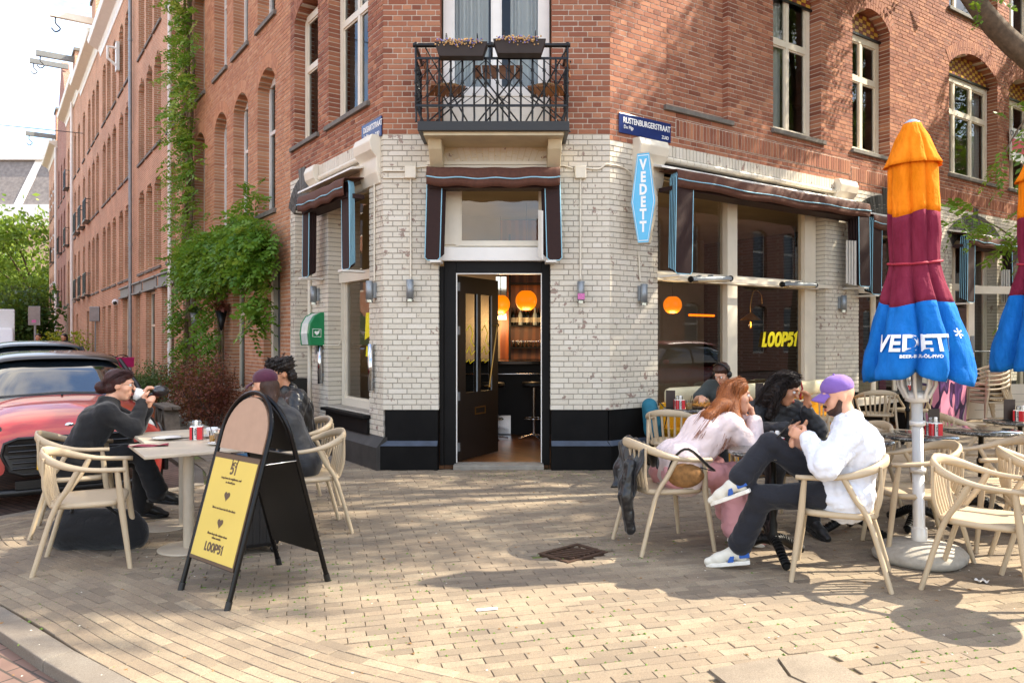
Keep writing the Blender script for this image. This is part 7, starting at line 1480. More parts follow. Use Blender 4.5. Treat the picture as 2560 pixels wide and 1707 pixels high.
# --- person in the maroon cap
p = Person((-1.70, 6.05), 190, 'person in a maroon baseball cap turned away behind the sign board', 'skin_fair', (.26, .0, 1.14), 158, -4); p.hairm = 'hair_brown'
p.torso((-.04, 0, .53), (.1, 0, .84), (.18, 0, 1.0), .155, .95); p.head(female=True); p.arm(0, (.3, .22, .78), (.48, .08, .80), (1, -.3, 0), (0, 0, -1), .4); p.arm(1, (.3, -.22, .78), (.48, -.08, .80), (1, .3, 0), (0, 0, -1), .4, thumb=-1)
p.leg(0, (.02, .10, .52), (.45, .14, .53), (.50, .16, .10), (.68, .16, .03)); p.leg(1, (.02, -.10, .52), (.46, -.12, .53), (.52, -.14, .10), (.70, -.14, .03))
p.body(.01); p.shirt('jacket_navy', .024, .005, 8, h=.012, name='jacket'); p.trousers('denim_blue', .016, .005, 9, .015, h=.012); p.shoe(0, 'shoe_black', 'shoe_black'); p.shoe(1, 'shoe_black', 'shoe_black')
p.cap('cap_maroon'); p.hair([((-.045, 0, .0), (.075, .084, .075)), ((-.075, 0, -.06), (.045, .07, .07)), ((-.09, .02, -.13), (.035, .05, .07))], wr=.003)
# --- man in the leather jacket
p = Person((-1.97, 6.92), 222, 'man with curly black hair, sunglasses and black leather jacket', 'skin_tan', (.16, 0, 1.195), 228, -8); p.hairm = 'hair_dark'
p.torso((-.04, 0, .54), (.03, 0, .87), (.08, 0, 1.05), .18, 1.0); p.head(); p.arm(0, (.16, .27, .80), (.40, .14, .78), (1, -.3, 0), (0, 0, -1), .4); p.arm(1, (.16, -.27, .80), (.40, -.14, .78), (1, .3, 0), (0, 0, -1), .4, thumb=-1)
p.leg(0, (.02, .10, .53), (.46, .14, .54), (.50, .16, .10), (.70, .16, .03)); p.leg(1, (.02, -.10, .53), (.46, -.14, .54), (.52, -.16, .10), (.72, -.16, .03))
p.body(.0095); p.shirt('leather', .03, .024, 12, name='jacket', wk=70); p.trousers('trouser_black', .016, .005, 13, h=.012); p.shoe(0, 'shoe_black', 'shoe_black'); p.shoe(1, 'shoe_black', 'shoe_black')
r_ = np.random.default_rng(3); pr = [((-.03, 0, .06), (.102, .09, .085))]+[((.02+.07*math.cos(a)*1-.05, .088*math.sin(a), .075+.035*q), (.03, .03, .03)) for q in (0, 1) for a in np.linspace(0, 6.28, 11)]+[((-.09, .07*c, -.02), (.035, .03, .045)) for c in (-1, 0, 1)]+[((.055, y, .098), (.03, .026, .03)) for y in (-.05, 0, .05)]
p.hair(pr, wr=.02, wk=210, k=.018, h=.006)
strands(p, [[p.h(.09*math.cos(a)-.02, .09*math.sin(a), .05+.06*q), p.h(.11*math.cos(a)-.02, .105*math.sin(a), .06+.075*q)] for a in np.linspace(.0, 6.2, 16) for q in (0, .6, 1)], 240, .012, 'hair_dark', .010, .003)
gl = MB()
for y in (.034, -.034): gl.sphere(tuple(p.h(.104, y, .008)), .023, 10, 8, (.45, .9, .75))
gl.tube([tuple(p.h(.112, .03, .012)), tuple(p.h(.112, -.03, .012))], .003, 5); [gl.tube([tuple(p.h(.1, .055*c, .012)), tuple(p.h(-.01, .08*c, .014))], .003, 5) for c in (-1, 1)]
gl.build('sunglasses', 'lens_black', p.t, I4)
# --- woman eating by the window
p = Person((2.56, 9.02), 232, 'woman in a grey T-shirt and headphones eating at the window table', 'skin_fair', (.22, .02, 1.10), 225, -32); p.hairm = 'hair_brown'
p.torso((-.03, 0, .54), (.06, 0, .86), (.13, 0, 1.02), .165, 1.05); p.head(female=True); p.arm(0, (.24, .28, .80), (.46, .13, .82), (.8, -.5, -.1), (0, 0, -1), .7); p.arm(1, (.24, -.28, .80), (.47, -.12, .84), (.8, .4, -.1), (0, 0, -1), .7, thumb=-1)
p.leg(0, (.02, .10, .53), (.46, .12, .53), (.46, .14, .10), (.66, .14, .03)); p.leg(1, (.02, -.10, .53), (.46, -.12, .53), (.46, -.14, .10), (.66, -.14, .03))
p.body(.0095); p.shirt('tee_grey', .022, .005, 15, sleeve=.42, collar=False, h=.012, name='t_shirt'); p.trousers('trouser_black', .016, .004, 16, h=.013)
p.hair([((-.03, 0, .045), (.1, .086, .086)), ((.03, 0, .085), (.05, .066, .036)), ((-.06, 0, -.03), (.06, .075, .07)), ((-.12, 0, .0), (.04, .045, .05))], wr=.004)
hp = MB(); hp.tube([tuple(p.h(-.005, .098*math.cos(a), .01+.135*math.sin(a))) for a in np.linspace(0, math.pi, 16)], .009, 6); [hp.sphere(tuple(p.h(-.005, .092*c, -.002)), .04, 10, 8, (.8, .8, 1)) for c in (-1, 1)]; hp.build('headphones', 'seat_black', p.t, I4)
# --- woman in the pale blouse with long auburn hair
p = Person((1.12, 5.58), 16, 'woman in a pale pink blouse leaning forward, long auburn hair', 'skin_fair', (.60, -.0, 1.075), -2, 2); p.hairm = 'hair_ginger'
p.torso((.12, 0, .53), (.34, 0, .81), (.465, 0, .955), .155, .92); p.head(female=True)
p.arm(0, (.62, .17, .74), (.66, .05, .93), (.1, -.3, 1), (-1, -.2, 0), 1.2, thumb=-1); p.arm(1, (.62, -.20, .70), (.72, -.05, .90), (-.1, .4, 1), (-1, .2, 0), 1.1)
p.leg(0, (.05, .10, .52), (.50, .14, .53), (.72, .22, .12), (.92, .24, .05)); p.leg(1, (.05, -.10, .52), (.50, -.12, .52), (.50, -.20, .10), (.70, -.22, .03))
p.body(); p.shirt('blouse_pink', .03, .018, 21, hem=.08, name='blouse', wk=75, cuff=.022); p.trousers('trouser_pink', .022, .018, 22, .055, .9); p.shoe(0, 'shoe_pink'); p.shoe(1, 'shoe_pink')
hs = [p_ell(p.h(-.03, 0, .045), (.1, .087, .086), p.hM), p_ell(p.h(.035, 0, .082), (.05, .066, .04), p.hM)]
for y0_, y1_ in ((-.05, -.10), (0, -.03)):
    q0 = p.h(-.07, y0_, -.01); q1 = p.w(.44, y0_-.02, 1.02); q2 = p.w(.32, y1_, .95); q3 = p.w(.215, y1_*1.1, .80); hs += [p_cone(q0, q1, .06, .04), p_cone(q1, q2, .038, .028), p_cone(q2, q3, .026, .012)]
hs += [p_cone(p.h(-.035, -.072, -.03), p.h(-.03, -.085, -.2), .03, .032), p_cone(p.h(-.03, -.085, -.2), p.w(.60, -.17, .70), .034, .03), p_cone(p.w(.60, -.17, .70), p.w(.58, -.16, .56), .03, .014), p_cone(p.h(-.04, -.085, -.02), p.w(.50, -.15, .92), .036, .032), p_cone(p.w(.50, -.15, .92), p.w(.50, -.2, .72), .032, .018), p_cone(p.h(.0, .075, -.05), p.h(.03, .085, -.3), .034, .03)]
blob('hair', hs, 'hair_ginger', p.t, .0085, .045, .003, 7, wk=160)
strands(p, [[p.h(.06, -.02, .11), p.h(-.02, -.08, .09), p.h(-.05, -.10, -.06), p.w(.43, -.16, .90), p.w(.36, -.17, .74)], [p.h(.06, .02, .12), p.h(-.08, -.03, .10), p.h(-.13, -.05, -.05), p.w(.36, -.10, .97), p.w(.20, -.13, .80)], [p.h(.05, -.03, .10), p.h(-.02, -.085, .05), p.h(-.03, -.095, -.12), p.w(.57, -.17, .78), p.w(.56, -.17, .55)], [p.h(.03, .0, .13), p.h(-.1, .0, .08), p.h(-.14, .0, -.06), p.w(.38, -.02, 1.0), p.w(.24, -.04, .86)]], 420, .017, 'hair_ginger', 0, .0022)
# --- woman in the dark jacket
chairs[8].matrix_basis = CH_(2.10, 6.28, -88)
p = Person((2.10, 6.22), -88, 'woman in a dark jacket with long curly hair, one hand raised', 'skin_tan', (.20, .06, 1.115), -38, -22); p.hairm = 'hair_dark'
p.torso((-.03, 0, .53), (.05, 0, .84), (.11, .02, 1.0), .16, .95); p.head(female=True)
p.arm(0, (.22, .30, .80), (.26, .20, .96), (.1, .1, 1), (.3, -1, 0), .55, thumb=-1); w6 = p.arm(1, (.24, -.24, .78), (.46, -.02, .84), (.7, .7, .1), (.2, -.2, 1), .5)
p.leg(0, (.02, .10, .52), (.42, .13, .53), (.38, .20, .10), (.57, .24, .03)); p.leg(1, (.02, -.10, .52), (.42, -.10, .53), (.30, -.12, .10), (.49, -.14, .03))
p.body(); p.shirt('jacket_navy', .032, .018, 31, name='jacket', wk=70); p.trousers('trouser_black', .016, .005, 32, h=.012); p.shoe(0, 'shoe_black', 'shoe_black'); p.shoe(1, 'shoe_black', 'shoe_black')
hs = [p_ell(p.h(-.03, 0, .045), (.1, .088, .088), p.hM), p_ell(p.h(.035, .0, .085), (.05, .066, .04), p.hM)]+[p_cone(p.h(-.07-.03*q, y, .0-.02*q), p.h(-.10-.02*q, y*1.1, -.20-.05*q), .045, .032) for q in (0, 1) for y in (-.055, -.02, .02, .06)]+[p_cone(p.h(-.01, -.085, -.02), p.h(-.01, -.1, -.24), .026, .03)]
blob('hair', hs, 'hair_dark', p.t, .0075, .03, .012, 9, wk=190)
strands(p, [[p.h(.05, y, .12), p.h(-.06, y*1.6, .09), p.h(-.12, y*1.8, -.06), p.h(-.13, y*1.8, -.27)] for y in (-.055, -.03, 0, .03, .055)]+[[p.h(.04, -.05, .11), p.h(.01, -.1, .03), p.h(.0, -.11, -.25)]], 260, .02, 'hair_dark', .011, .003)
# --- man in the white shirt with a phone
p = Person((2.13, 4.86), 158, 'bearded man in a white shirt and purple cap looking at his phone', 'skin_fair', (.045, .0, 1.145), 172, -14); p.hairm = 'hair_brown'
p.torso((.0, 0, .54), (-.06, 0, .84), (-.02, 0, 1.0), .18, 1.05); p.head()
w7 = p.arm(0, (.12, .30, .74), (.22, .10, .88), (.9, -.3, .35), (0, -1, .1), .7); p.arm(1, (.06, -.28, .72), (.23, -.05, .80), (.9, .35, .35), (0, 1, .2), .8, thumb=-1)
p.leg(0, (.06, .10, .53), (.50, .13, .49), (.66, .10, .10), (.88, .12, .035), .86); p.leg(1, (.06, -.08, .54), (.46, .02, .82), (.66, .16, .56), (.80, .14, .44), .86)
p.body(); p.shirt('shirt_white', .035, .022, 41, hem=-.02, wk=75, cuff=.02); p.trousers('denim_black', .014, .016, 42, .02, .86); p.shoe(0, 'shoe_white', stripe='shoe_blue'); p.shoe(1, 'shoe_white', stripe='shoe_blue')
p.cap('cap_purple'); blob('beard', [p_ell(p.h(.035, 0, -.082), (.052, .06, .042), p.hM), p_cone(p.h(.005, .066, -.02), p.h(.03, .056, -.07), .014, .02), p_cone(p.h(.005, -.066, -.02), p.h(.03, -.056, -.07), .014, .02), p_cone(p.h(.092, .02, -.047), p.h(.092, -.02, -.047), .008, .008)], 'hair_brown', p.t, .006, .014, .002, 5, wk=200, cuts=[p_ell(p.h(.098, 0, -.062), (.016, .024, .009), p.hM)])
F2 = Matrix.Translation(p.w(.36, .03, .93)) @ Matrix.Rotation(R(158-90), 4, 'Z') @ Matrix.Rotation(R(-50), 4, 'X'); ph_ = thing('phone', 'dark smartphone in the hands of the man in the white shirt', 'phone', F2); MB().rbox(-.037, .037, -.075, .075, -.004, .004, .003).build('body', 'lens_black', ph_, F2)
# --- two passers-by far down the side street
for i, (x, y, ph, sh_, lb) in enumerate(((-15.9, 25.5, -70, 'tee_grey', 'distant dark-haired person in brown, behind the parked cars'), (-15.6, 26.5, -100, 'jacket_navy', 'distant long-haired person in dark clothes, behind the parked cars'))):
    p = Person((x, y), ph, lb, 'skin_tan', (.03, 0, 1.54), None, 0); p.hairm = 'hair_dark'; p.torso((0, 0, .92), (0, 0, 1.24), (0, 0, 1.40), .17); p.head(); p.arm(0, (.05, .26, 1.1), (.25, .16, 1.1), (1, -.3, .2), (0, 0, -1)); p.arm(1, (.02, -.27, 1.08), (.1, -.25, .85), (.2, 0, -1), (0, 1, 0))
    p.leg(0, (0, .09, .9), (.05, .1, .48), (-.05, .1, .02), (.12, .1, -.08)); p.leg(1, (0, -.09, .9), (.12, -.1, .48), (.2, -.1, .0), (.38, -.1, -.08)); p.body(.02); p.shirt(sh_, .03, .006, h=.02); p.trousers('trouser_black', .02, h=.022); p.shoe(0, 'shoe_black'); p.shoe(1, 'shoe_black')
    hs = [p_ell(p.h(-.03, 0, .05), (.105, .09, .09), p.hM)]+([p_cone(p.h(-.06, .05*c, 0), p.h(-.07, .06*c, -.22), .05, .04) for c in (-1, 1)] if i else []); blob('hair', hs, 'hair_dark', p.t, .014, .02)
# ------------------------------------------------------------------ bags and clothes on the chairs
bg_ = thing('leather_jacket', 'black leather jacket hanging over the chair back', 'jacket', Matrix.Translation((.85, 5.5, 0)))
def drape(p_, q_):
    # p along the rail, q from inside the seat over the rail and down outside
    e = Vector((.98, 5.36, .72)).lerp(Vector((.86, 5.72, .75)), p_); o_ = Vector((-.95, -.30, 0)).normalized()
    if q_ < .25: b_ = e-o_*.05+Vector((0, 0, -.5*(.25-q_)))
    elif q_ < .35: b_ = e+Vector((0, 0, .035))
    else: b_ = e+o_*(.055+.10*(q_-.35)+.035*math.sin(p_*11+q_*2)*(q_-.2))+Vector((0, 0, -(q_-.35)*(.62-.16*abs(p_-.35))))
    return tuple(b_+Vector((.012*math.sin(q_*17+p_*5), .02*math.sin(q_*9+p_*8), .010*math.sin(p_*23))))
MB().grid(drape, 30, 26).build('body', 'leather', bg_, I4, solid=.012)
blob('sleeve', [p_cone((.84, 5.40, .62), (.80, 5.36, .40), .045, .042), p_cone((.80, 5.36, .40), (.835, 5.36, .17), .042, .034)], 'leather', bg_, .008, .03, .012, 4, wk=80)
hb = thing('handbag', 'tan suede shoulder bag with dark strap on the chair seat', 'bag', Matrix.Translation((1.22, 5.42, .45)))
blob('body', [p_ell((1.23, 5.40, .545), (.13, .05, .085))], simple('suede', '#8a6236', .9, var=.35, scale=26, bump=.4), hb, .009, .03, .006, 5); MB().tube(bez([(1.12, 5.42, .58), (1.15, 5.37, .68), (1.24, 5.34, .74), (1.38, 5.33, .62), (1.42, 5.36, .585), (1.34, 5.40, .60)], 20), .016, 6, flat=.25).build('strap', 'leather', hb, I4)
bk = thing('tote_bag', 'slouching black tote bag on the paving under the empty chair', 'bag', Matrix.Translation((-3.0, 5.5, 0)))
blob('body', [p_cone((-3.2, 5.50, .13), (-2.78, 5.52, .12), .125, .12), p_cone((-3.24, 5.50, .08), (-2.74, 5.53, .08), .08, .08), p_cone((-3.22, 5.5, .25), (-2.78, 5.52, .23), .05, .04)], 'knit_black', bk, .01, .05, .012, 6, wk=30, clip=[((0, 0, .0), (0, 0, -1))])
MB().tube(bez([(-3.16, 5.45, .27), (-3.08, 5.38, .36), (-2.92, 5.38, .36), (-2.84, 5.46, .26)], 12), .012, 6).build('handle', 'knit_black', bk, I4)
sc_ = thing('suitcase', 'dark ribbed cabin suitcase standing behind the sign board', 'suitcase', yaw(-1.86, 5.42, 0, .5)); MB().rbox(-.18, .18, -.12, .12, .05, .58, .03).build('shell', simple('case_black', '#17171a', .35), sc_)
for x in np.linspace(-.14, .14, 7): MB().box(x-.008, x+.008, -.126, -.118, .08, .55).build('rib', 'case_black', sc_)
for x in (-.14, .14):
    for y in (-.09, .09): MB().lathe([(.0, -.012), (.026, -.012), (.026, .012), (.0, .012)], 12).at(Matrix.Identity(4)).build('wheel', 'seat_black', sc_, wm(sc_) @ Matrix.Translation((x, y, .026)) @ Matrix.Rotation(R(90), 4, 'X'))
bp = thing('backpack', 'teal backpack leaning by the window table', 'backpack', Matrix.Translation((1.62, 9.0, 0))); blob('body', [p_cone((1.66, 8.92, .44), (1.62, 8.95, .72), .11, .09), p_cone((1.66, 8.86, .5), (1.63, 8.88, .66), .07, .06)], simple('teal', '#1c6478', .8, var=.2), bp, .012, .04, .006, 7); MB().tube(bez([(1.72, 8.86, .78), (1.80, 8.84, .66), (1.78, 8.86, .48)], 10), .016, 6, flat=.4).build('strap', 'leather', bp, I4)
# ------------------------------------------------------------------ cars
def paint(name, c):
    s = NT(name); s.set(col=c, rough=.38, metal=.0, coat=.8, crough=.04); MATS[name] = s.m
paint('paint_coral', '#a83229'); paint('paint_grey', '#4b545c'); paint('paint_red', '#a01a18'); paint('roof_dark', '#2b2523')
s = NT('car_glass'); s.set(col='#12181d', rough=.03, spec=.9, coat=1.0); MATS['car_glass'] = s.m
simple('trim_black', '#0d0d0e', .4); simple('tyre', '#131313', .85, bump=.3); simple('plate_yellow', '#e8b21a', .45, var=.02); simple('plate_blue', '#1b4fa8', .45, var=.02); simple('lamp_lens', '#cfd6da', .08, .3); simple('tail_red', '#7a0f12', .2)
def loft(m, secs, smooth=True):
    n = len(secs[0]); vs = [p for s_ in secs for p in s_]; m.add(vs, [(i*n+k, i*n+k+1, (i+1)*n+k+1, (i+1)*n+k) for i in range(len(secs)-1) for k in range(n-1)], smooth); return m
def car(F, lb, body, roof, plate=True, L=3.85, H=1.42, grp='cars parked along the side street', mini=True):
    t = thing('parked_car', lb, 'car', F, grp); k = L/3.85
    st = [(0.0, .50, .40, .66), (.012, .62, .34, .71), (.05, .72, .28, .765), (.12, .785, .24, .82), (.25, .83, .21, .875), (.5, .86, .20, .93), (.8, .87, .20, .965), (1.15, .875, .20, 1.0), (1.7, .88, .20, .985), (2.4, .88, .20, .98), (3.1, .87, .20, .97), (3.5, .84, .22, .94), (3.72, .76, .26, .90), (3.82, .62, .34, .82), (3.85, .5, .42, .72)]
    secs = []
    for x, w_, zb, zt in st:
        row = []
        for q in np.linspace(0, math.pi, 29):
            c, s_ = math.cos(q), math.sin(q); e = 2/3.6; y = w_*math.copysign(abs(c)**e, c); zz = (zb+zt)/2+.0; up = zt+.03*(1-(y/w_)**2)
            z = .52+(up-.52)*abs(s_)**(2/2.6); row.append((x*k, y, z))
        low = [(x*k, w_*.97, zb), (x*k, w_*1.0, (zb+.52)/2)]; secs.append(low+row+[(x*k, -w_*1.0, (zb+.52)/2), (x*k, -w_*.97, zb)])
    m = loft(MB(), secs); m.add(secs[0], [tuple(range(len(secs[0])))]); m.add(secs[-1], [tuple(range(len(secs[-1])))[::-1]]); bd = m.build('body', body, t, F)
    sub = bd.modifiers.new('s', 'SUBSURF'); sub.levels = 1; sub.render_levels = 1
    # greenhouse
    g_ = []; zr = H-.02
    for x, z, w_ in ((1.02, .965, .76), (1.22, 1.08, .725), (1.46, 1.23, .67), (1.66, zr-.06, .62), (1.9, zr-.012, .60), (2.4, zr, .60), (3.0, zr-.01, .59), (3.35, zr-.05, .58), (3.55, 1.18, .62), (3.72, .95, .68)):
        row = []
        for q in np.linspace(0, math.pi, 17):
            c = math.cos(q); base = .96; wt = w_; y = (wt+(.80-wt)*(1-min(1, abs(math.sin(q))**.55)))*math.copysign(abs(c)**.45, c); row.append(((x-.10*math.sin(q)*(1 if x < 1.7 else 0))*k, y, base+(z-base)*abs(math.sin(q))**.42))
        g_.append(row)
    gm = loft(MB(), g_).build('glasshouse', 'car_glass', t, F)
    rf = []
    for x, z, w_ in ((1.60, zr-.045, .60), (1.7, zr-.012, .605), (1.9, zr+.012, .60), (2.4, zr+.025, .60), (3.0, zr+.015, .59), (3.38, zr-.03, .57), (3.42, zr-.07, .56)):
        rf.append([((x-.085*math.sin(q)*(1 if x < 1.75 else 0))*k, (w_-.0)*math.cos(q)*1.0, z-.09*(1-math.sin(q))**1.3+.012) for q in np.linspace(.0, math.pi, 15)])
    loft(MB(), rf).build('roof', roof, t, F, solid=.012)
    for s_ in (-1, 1):
        MB().tube([(1.03*k, s_*.775, .93), (1.24*k, s_*.735, 1.08), (1.62*k, s_*.615, zr-.06)], [.03, .026, .022], 6).build('pillar', 'trim_black', t, F); MB().tube([(2.3*k, s_*.80, .96), (2.3*k, s_*.625, zr-.05)], .03, 6).build('pillar', 'trim_black', t, F)
        mr = MB().sphere((1.15*k, s_*.96, 1.0), .09, 12, 8, (.6, 1, .72)).build('mirror', roof, t, F); MB().tube([(1.18*k, s_*.84, .95), (1.16*k, s_*.92, .98)], .018, 6).build('mirror_arm', 'trim_black', mr, F)
        # head lamps on the wings
        LF = F @ Matrix.Translation((.15*k, s_*.625, .70)) @ Matrix.Rotation(R(-s_*28), 4, 'Z') @ Matrix.Rotation(R(-78), 4, 'Y')
        hl = MB().lathe([(.0, .03), (.12, .025), (.138, .0), (.14, -.06)], 28).build('headlight', 'lamp_lens', t, LF); MB().tube([(.135*math.cos(a), .135*math.sin(a), .018) for a in np.linspace(0, 6.283, 28)[:-1]], .014, 6, closed=True).build('rim', 'trim_black' if mini else 'chrome', hl, LF); MB().lathe([(.0, .035), (.06, .034), (.062, .028)], 20).build('lens', 'chrome', hl, LF)
        for x in (.72, 3.12):
            WF = F @ Matrix.Translation((x*k, s_*.76, .31)) @ Matrix.Rotation(R(90), 4, 'X'); wl = MB().lathe([(.20, -.095), (.29, -.1), (.31, -.07), (.31, .07), (.29, .1), (.20, .095)], 30).build('wheel', 'tyre', t, WF); MB().lathe([(.0, .06*s_*-1), (.05, .085*s_*-1), (.19, .075*s_*-1), (.205, .05*s_*-1)], 24).build('rim', 'chrome', wl, WF)
            MB().tube([(x*k+.36*math.cos(a), s_*.868, .31+.36*math.sin(a)) for a in np.linspace(-.15, math.pi+.15, 20)], .03, 6).build('wheel_arch', 'trim_black', t, F)
    # grille
    hexa_ = [(-.52, .56), (-.50, .66), (-.40, .70), (.40, .70), (.50, .66), (.52, .56), (.46, .42), (.36, .38), (-.36, .38), (-.46, .42)]
    def nose(y): return -.012+.35*max(0, abs(y)-.47)
    g = MB(); 
    vs = [(nose(y)*k-.022, y, z) for y, z in hexa_]; c0 = (-.02, 0, .55); g.add([c0]+vs, [(0, i+1, (i+1) % 10+1) for i in range(10)]); gl_ = g.build('grille', 'trim_black', t, F, solid=.02)
    MB().tube([(nose(y)*k-.028, y, z) for y, z in hexa_], .016, 6, closed=True).build('grille_ring', 'trim_black', gl_, F)
    for z in (.44, .49, .54, .59, .64): w2 = .47 if z > .5 else .44; MB().tube([(nose(y)*k-.04, y, z) for y in np.linspace(-w2, w2, 13)], .011, 5).build('slat', simple('slat_gloss', '#1a1a1c', .15), gl_, F)
    MB().box(-.05, .02, -.42, .42, .255, .33).build('lower_intake', 'trim_black', t, F); MB().tube([(nose(y)*k+.0, y, .225) for y in np.linspace(-.72, .72, 15)], .035, 6).build('bumper_lip', 'trim_black', t, F)
    if plate:
        pl = MB().rbox(-.075, -.06, -.26, .26, .42, .53, .003).build('number_plate', 'plate_yellow', t, F); MB().box(-.077, -.0755, -.26 if True else 0, -.215, .422, .528).build('plate_band', 'plate_blue', pl, F)
        for i_ in (0, 1, 2, 3): MB().box(-.0775, -.0755, -.13+i_*.09, -.10+i_*.09, .45, .505).build('plate_mark', 'trim_black', pl, F)
    em = MB().sphere((.055*k, 0, .79), .04, 12, 8, (.35, 1, .6)).build('emblem', 'chrome', t, F)
    for s_ in (-1, 1): MB().hexa([(.05*k, s_*.035, .765), (.055*k, s_*.11, .775), (.075*k, s_*.11, .79), (.07*k, s_*.035, .79)], [(.045*k, s_*.035, .775), (.05*k, s_*.11, .785), (.07*k, s_*.11, .80), (.065*k, s_*.035, .80)]).build('emblem_wing', 'trim_black', em, F)
    MB().tube([(1.0*k, -.6, .995), (1.03*k, 0, 1.02), (1.0*k, .6, .995)], .02, 6).build('wiper_cowl', 'trim_black', t, F)
    MB().sphere((.9*k, .0, 1.01), .012, 8, 6).build('washer_jet', 'trim_black', t, F)
    return t
f0 = Vector((-4.03, 6.93)); car(frame(f0.x, f0.y, dL.x, dL.y) @ Matrix.Translation((0, 0, -.065)), 'coral red hatchback with black grille and yellow plate, facing us', 'paint_coral', 'roof_dark')
f1 = f0+dL*4.6; car(frame(f1.x, f1.y, dL.x, dL.y) @ Matrix.Translation((-.0, -.05, -.065)), 'grey estate car parked behind the coral hatchback', 'paint_grey', 'paint_grey', L=4.3, H=1.52)
f2 = f0+dL*10.2+nL*.1; car(frame(f2.x, f2.y, dL.x, dL.y) @ Matrix.Translation((0, 0, -.065)), 'third parked car, mostly hidden behind the grey one', 'paint_grey', 'roof_dark', L=4.2)
r0 = CR+dR*6.4+nR*6.9; car(frame(r0.x, r0.y, dR.x, dR.y) @ Matrix.Translation((0, 0, -.065)), 'red car parked across the terrace, seen only as a window reflection', 'paint_red', 'paint_red', H=1.5, grp='cars across the terrace')
r1 = CR+dR*1.5+nR*7.4; car(frame(r1.x, r1.y, dR.x, dR.y) @ Matrix.Translation((0, 0, -.065)), 'grey car parked across the terrace, outside the picture', 'paint_grey', 'paint_grey', grp='cars across the terrace')
# white box van
VF = frame(-19.8, 28.5, dL.x, dL.y) @ Matrix.Translation((0, 0, -.065)); v = thing('box_van', 'white box van parked at the far end of the street', 'van', VF)
simple('van_white', '#dfe2e4', .3, var=.03)
MB().prism([(0, .35), (0, .95), (.25, 1.15), (.75, 1.25), (1.25, 1.95), (1.5, 2.0), (2.1, 2.0), (2.1, .35)], -.95, .95, 'xz').build('cab', 'van_white', v, VF, bevel=.06); MB().rbox(2.12, 5.4, -1.02, 1.02, .5, 2.75, .03).build('box', 'van_white', v, VF)
MB().prism([(.80, 1.26), (1.25, 1.88), (1.28, 1.88), (.86, 1.26)], -.8, .8, 'xz').build('windscreen', 'car_glass', v, VF)
for s_ in (-1, 1):
    MB().prism([(1.1, 1.25), (1.45, 1.8), (1.95, 1.8), (1.95, 1.25)], s_*.952-.012, s_*.952+.012, 'xz').build('side_window', 'car_glass', v, VF)
    for x in (.85, 4.3): MB().lathe([(.0, -.12), (.36, -.12), (.36, .12), (.0, .12)], 20).build('wheel', 'tyre', v, VF @ Matrix.Translation((x, s_*.88, .36)) @ Matrix.Rotation(R(90), 4, 'X'))
    MB().box(.0, .05, s_*.72-.14, s_*.72+.14, .72, .95).build('headlight', 'lamp_lens', v, VF)
# ------------------------------------------------------------------ bicycle with a pink crate
def bike(F, lb, crate=None, frame_c='iron_black'):
    b = thing('bicycle', lb, 'bicycle', F)
    for x in (-.53, .53):
        wl = MB().tube([(x+.33*math.cos(a), 0, .34+.33*math.sin(a)) for a in np.linspace(0, 6.283, 30)[:-1]], .018, 6, closed=True).build('wheel', 'tyre', b, F); m = MB()
        for a in np.linspace(0, 6.283, 17)[:-1]: m.tube([(x, 0, .34), (x+.32*math.cos(a), 0, .34+.32*math.sin(a))], .002, 3)
        m.build('spokes', 'zinc', wl, F); MB().tube([(x+.375*math.cos(a), 0, .34+.375*math.sin(a)) for a in np.linspace(.4, 2.9, 14)], .022, 5, flat=2.0).build('mudguard', frame_c, b, F)
    MB().tube([(.53, 0, .34), (.44, 0, .62), (.36, 0, .92)], .016, 6).tube([(.40, 0, .80), (-.04, 0, .32)], .018, 6).tube([(-.04, 0, .32), (-.17, 0, .88)], .016, 6).tube([(-.53, 0, .34), (-.04, 0, .32)], .012, 6).tube([(-.53, 0, .34), (-.14, 0, .74)], .01, 6).tube([(.38, 0, .86), (-.1, 0, .55)], .016, 6).build('frame', frame_c, b, F)
    MB().tube(bez([(.30, -.29, 1.02), (.30, -.2, 1.06), (.37, -.08, 1.05), (.38, 0, 1.0), (.37, .08, 1.05), (.30, .2, 1.06), (.18, .29, 1.02)], 16), .012, 6).tube([(.36, 0, .92), (.38, 0, 1.0)], .014, 6).build('handlebar', frame_c, b, F)
    blob('saddle', [p_cone((-.28, .05, .93), (-.05, 0, .93), .05, .02), p_cone((-.28, -.05, .93), (-.05, 0, .93), .05, .02)], 'seat_black', None, .012, .03).parent = b
    MB().box(-.72, -.36, -.07, .07, .70, .72).build('rack', frame_c, b, F); MB().box(-.76, -.73, -.05, .05, .60, .66).build('tail_light', 'tail_red', b, F); MB().tube([(-.04, .05, .32), (.1, .12, .3)], .012, 5).tube([(-.04, -.05, .32), (-.18, -.12, .34)], .012, 5).build('crank', 'zinc', b, F)
    if crate:
        m = MB(); m.hexa([(.42, -.17, .80), (.74, -.17, .80), (.74, .17, .80), (.42, .17, .80)], [(.42, -.17, .815), (.74, -.17, .815), (.74, .17, .815), (.42, .17, .815)])
        for x in (.42, .735): m.box(x, x+.012, -.19, .19, .815, 1.04)
        for y in (-.19, .178): m.box(.432, .735, y, y+.012, .815, 1.04)
        m.box(.40, .765, -.205, -.19, 1.02, 1.045).box(.40, .765, .19, .205, 1.02, 1.045).build('crate', crate, b, F)
simple('crate_pink', '#b3165a', .5)
q = LW(13.4, 0, 1.15); bike(frame(q[0], q[1], .75, -.66) @ Matrix.Translation((0, 0, 0)), 'black city bicycle with a pink crate on its front rack', 'crate_pink')
q = LW(14.6, 0, .9); bike(frame(q[0], q[1], -.6, .8), 'dark bicycle parked behind the one with the pink crate', None)
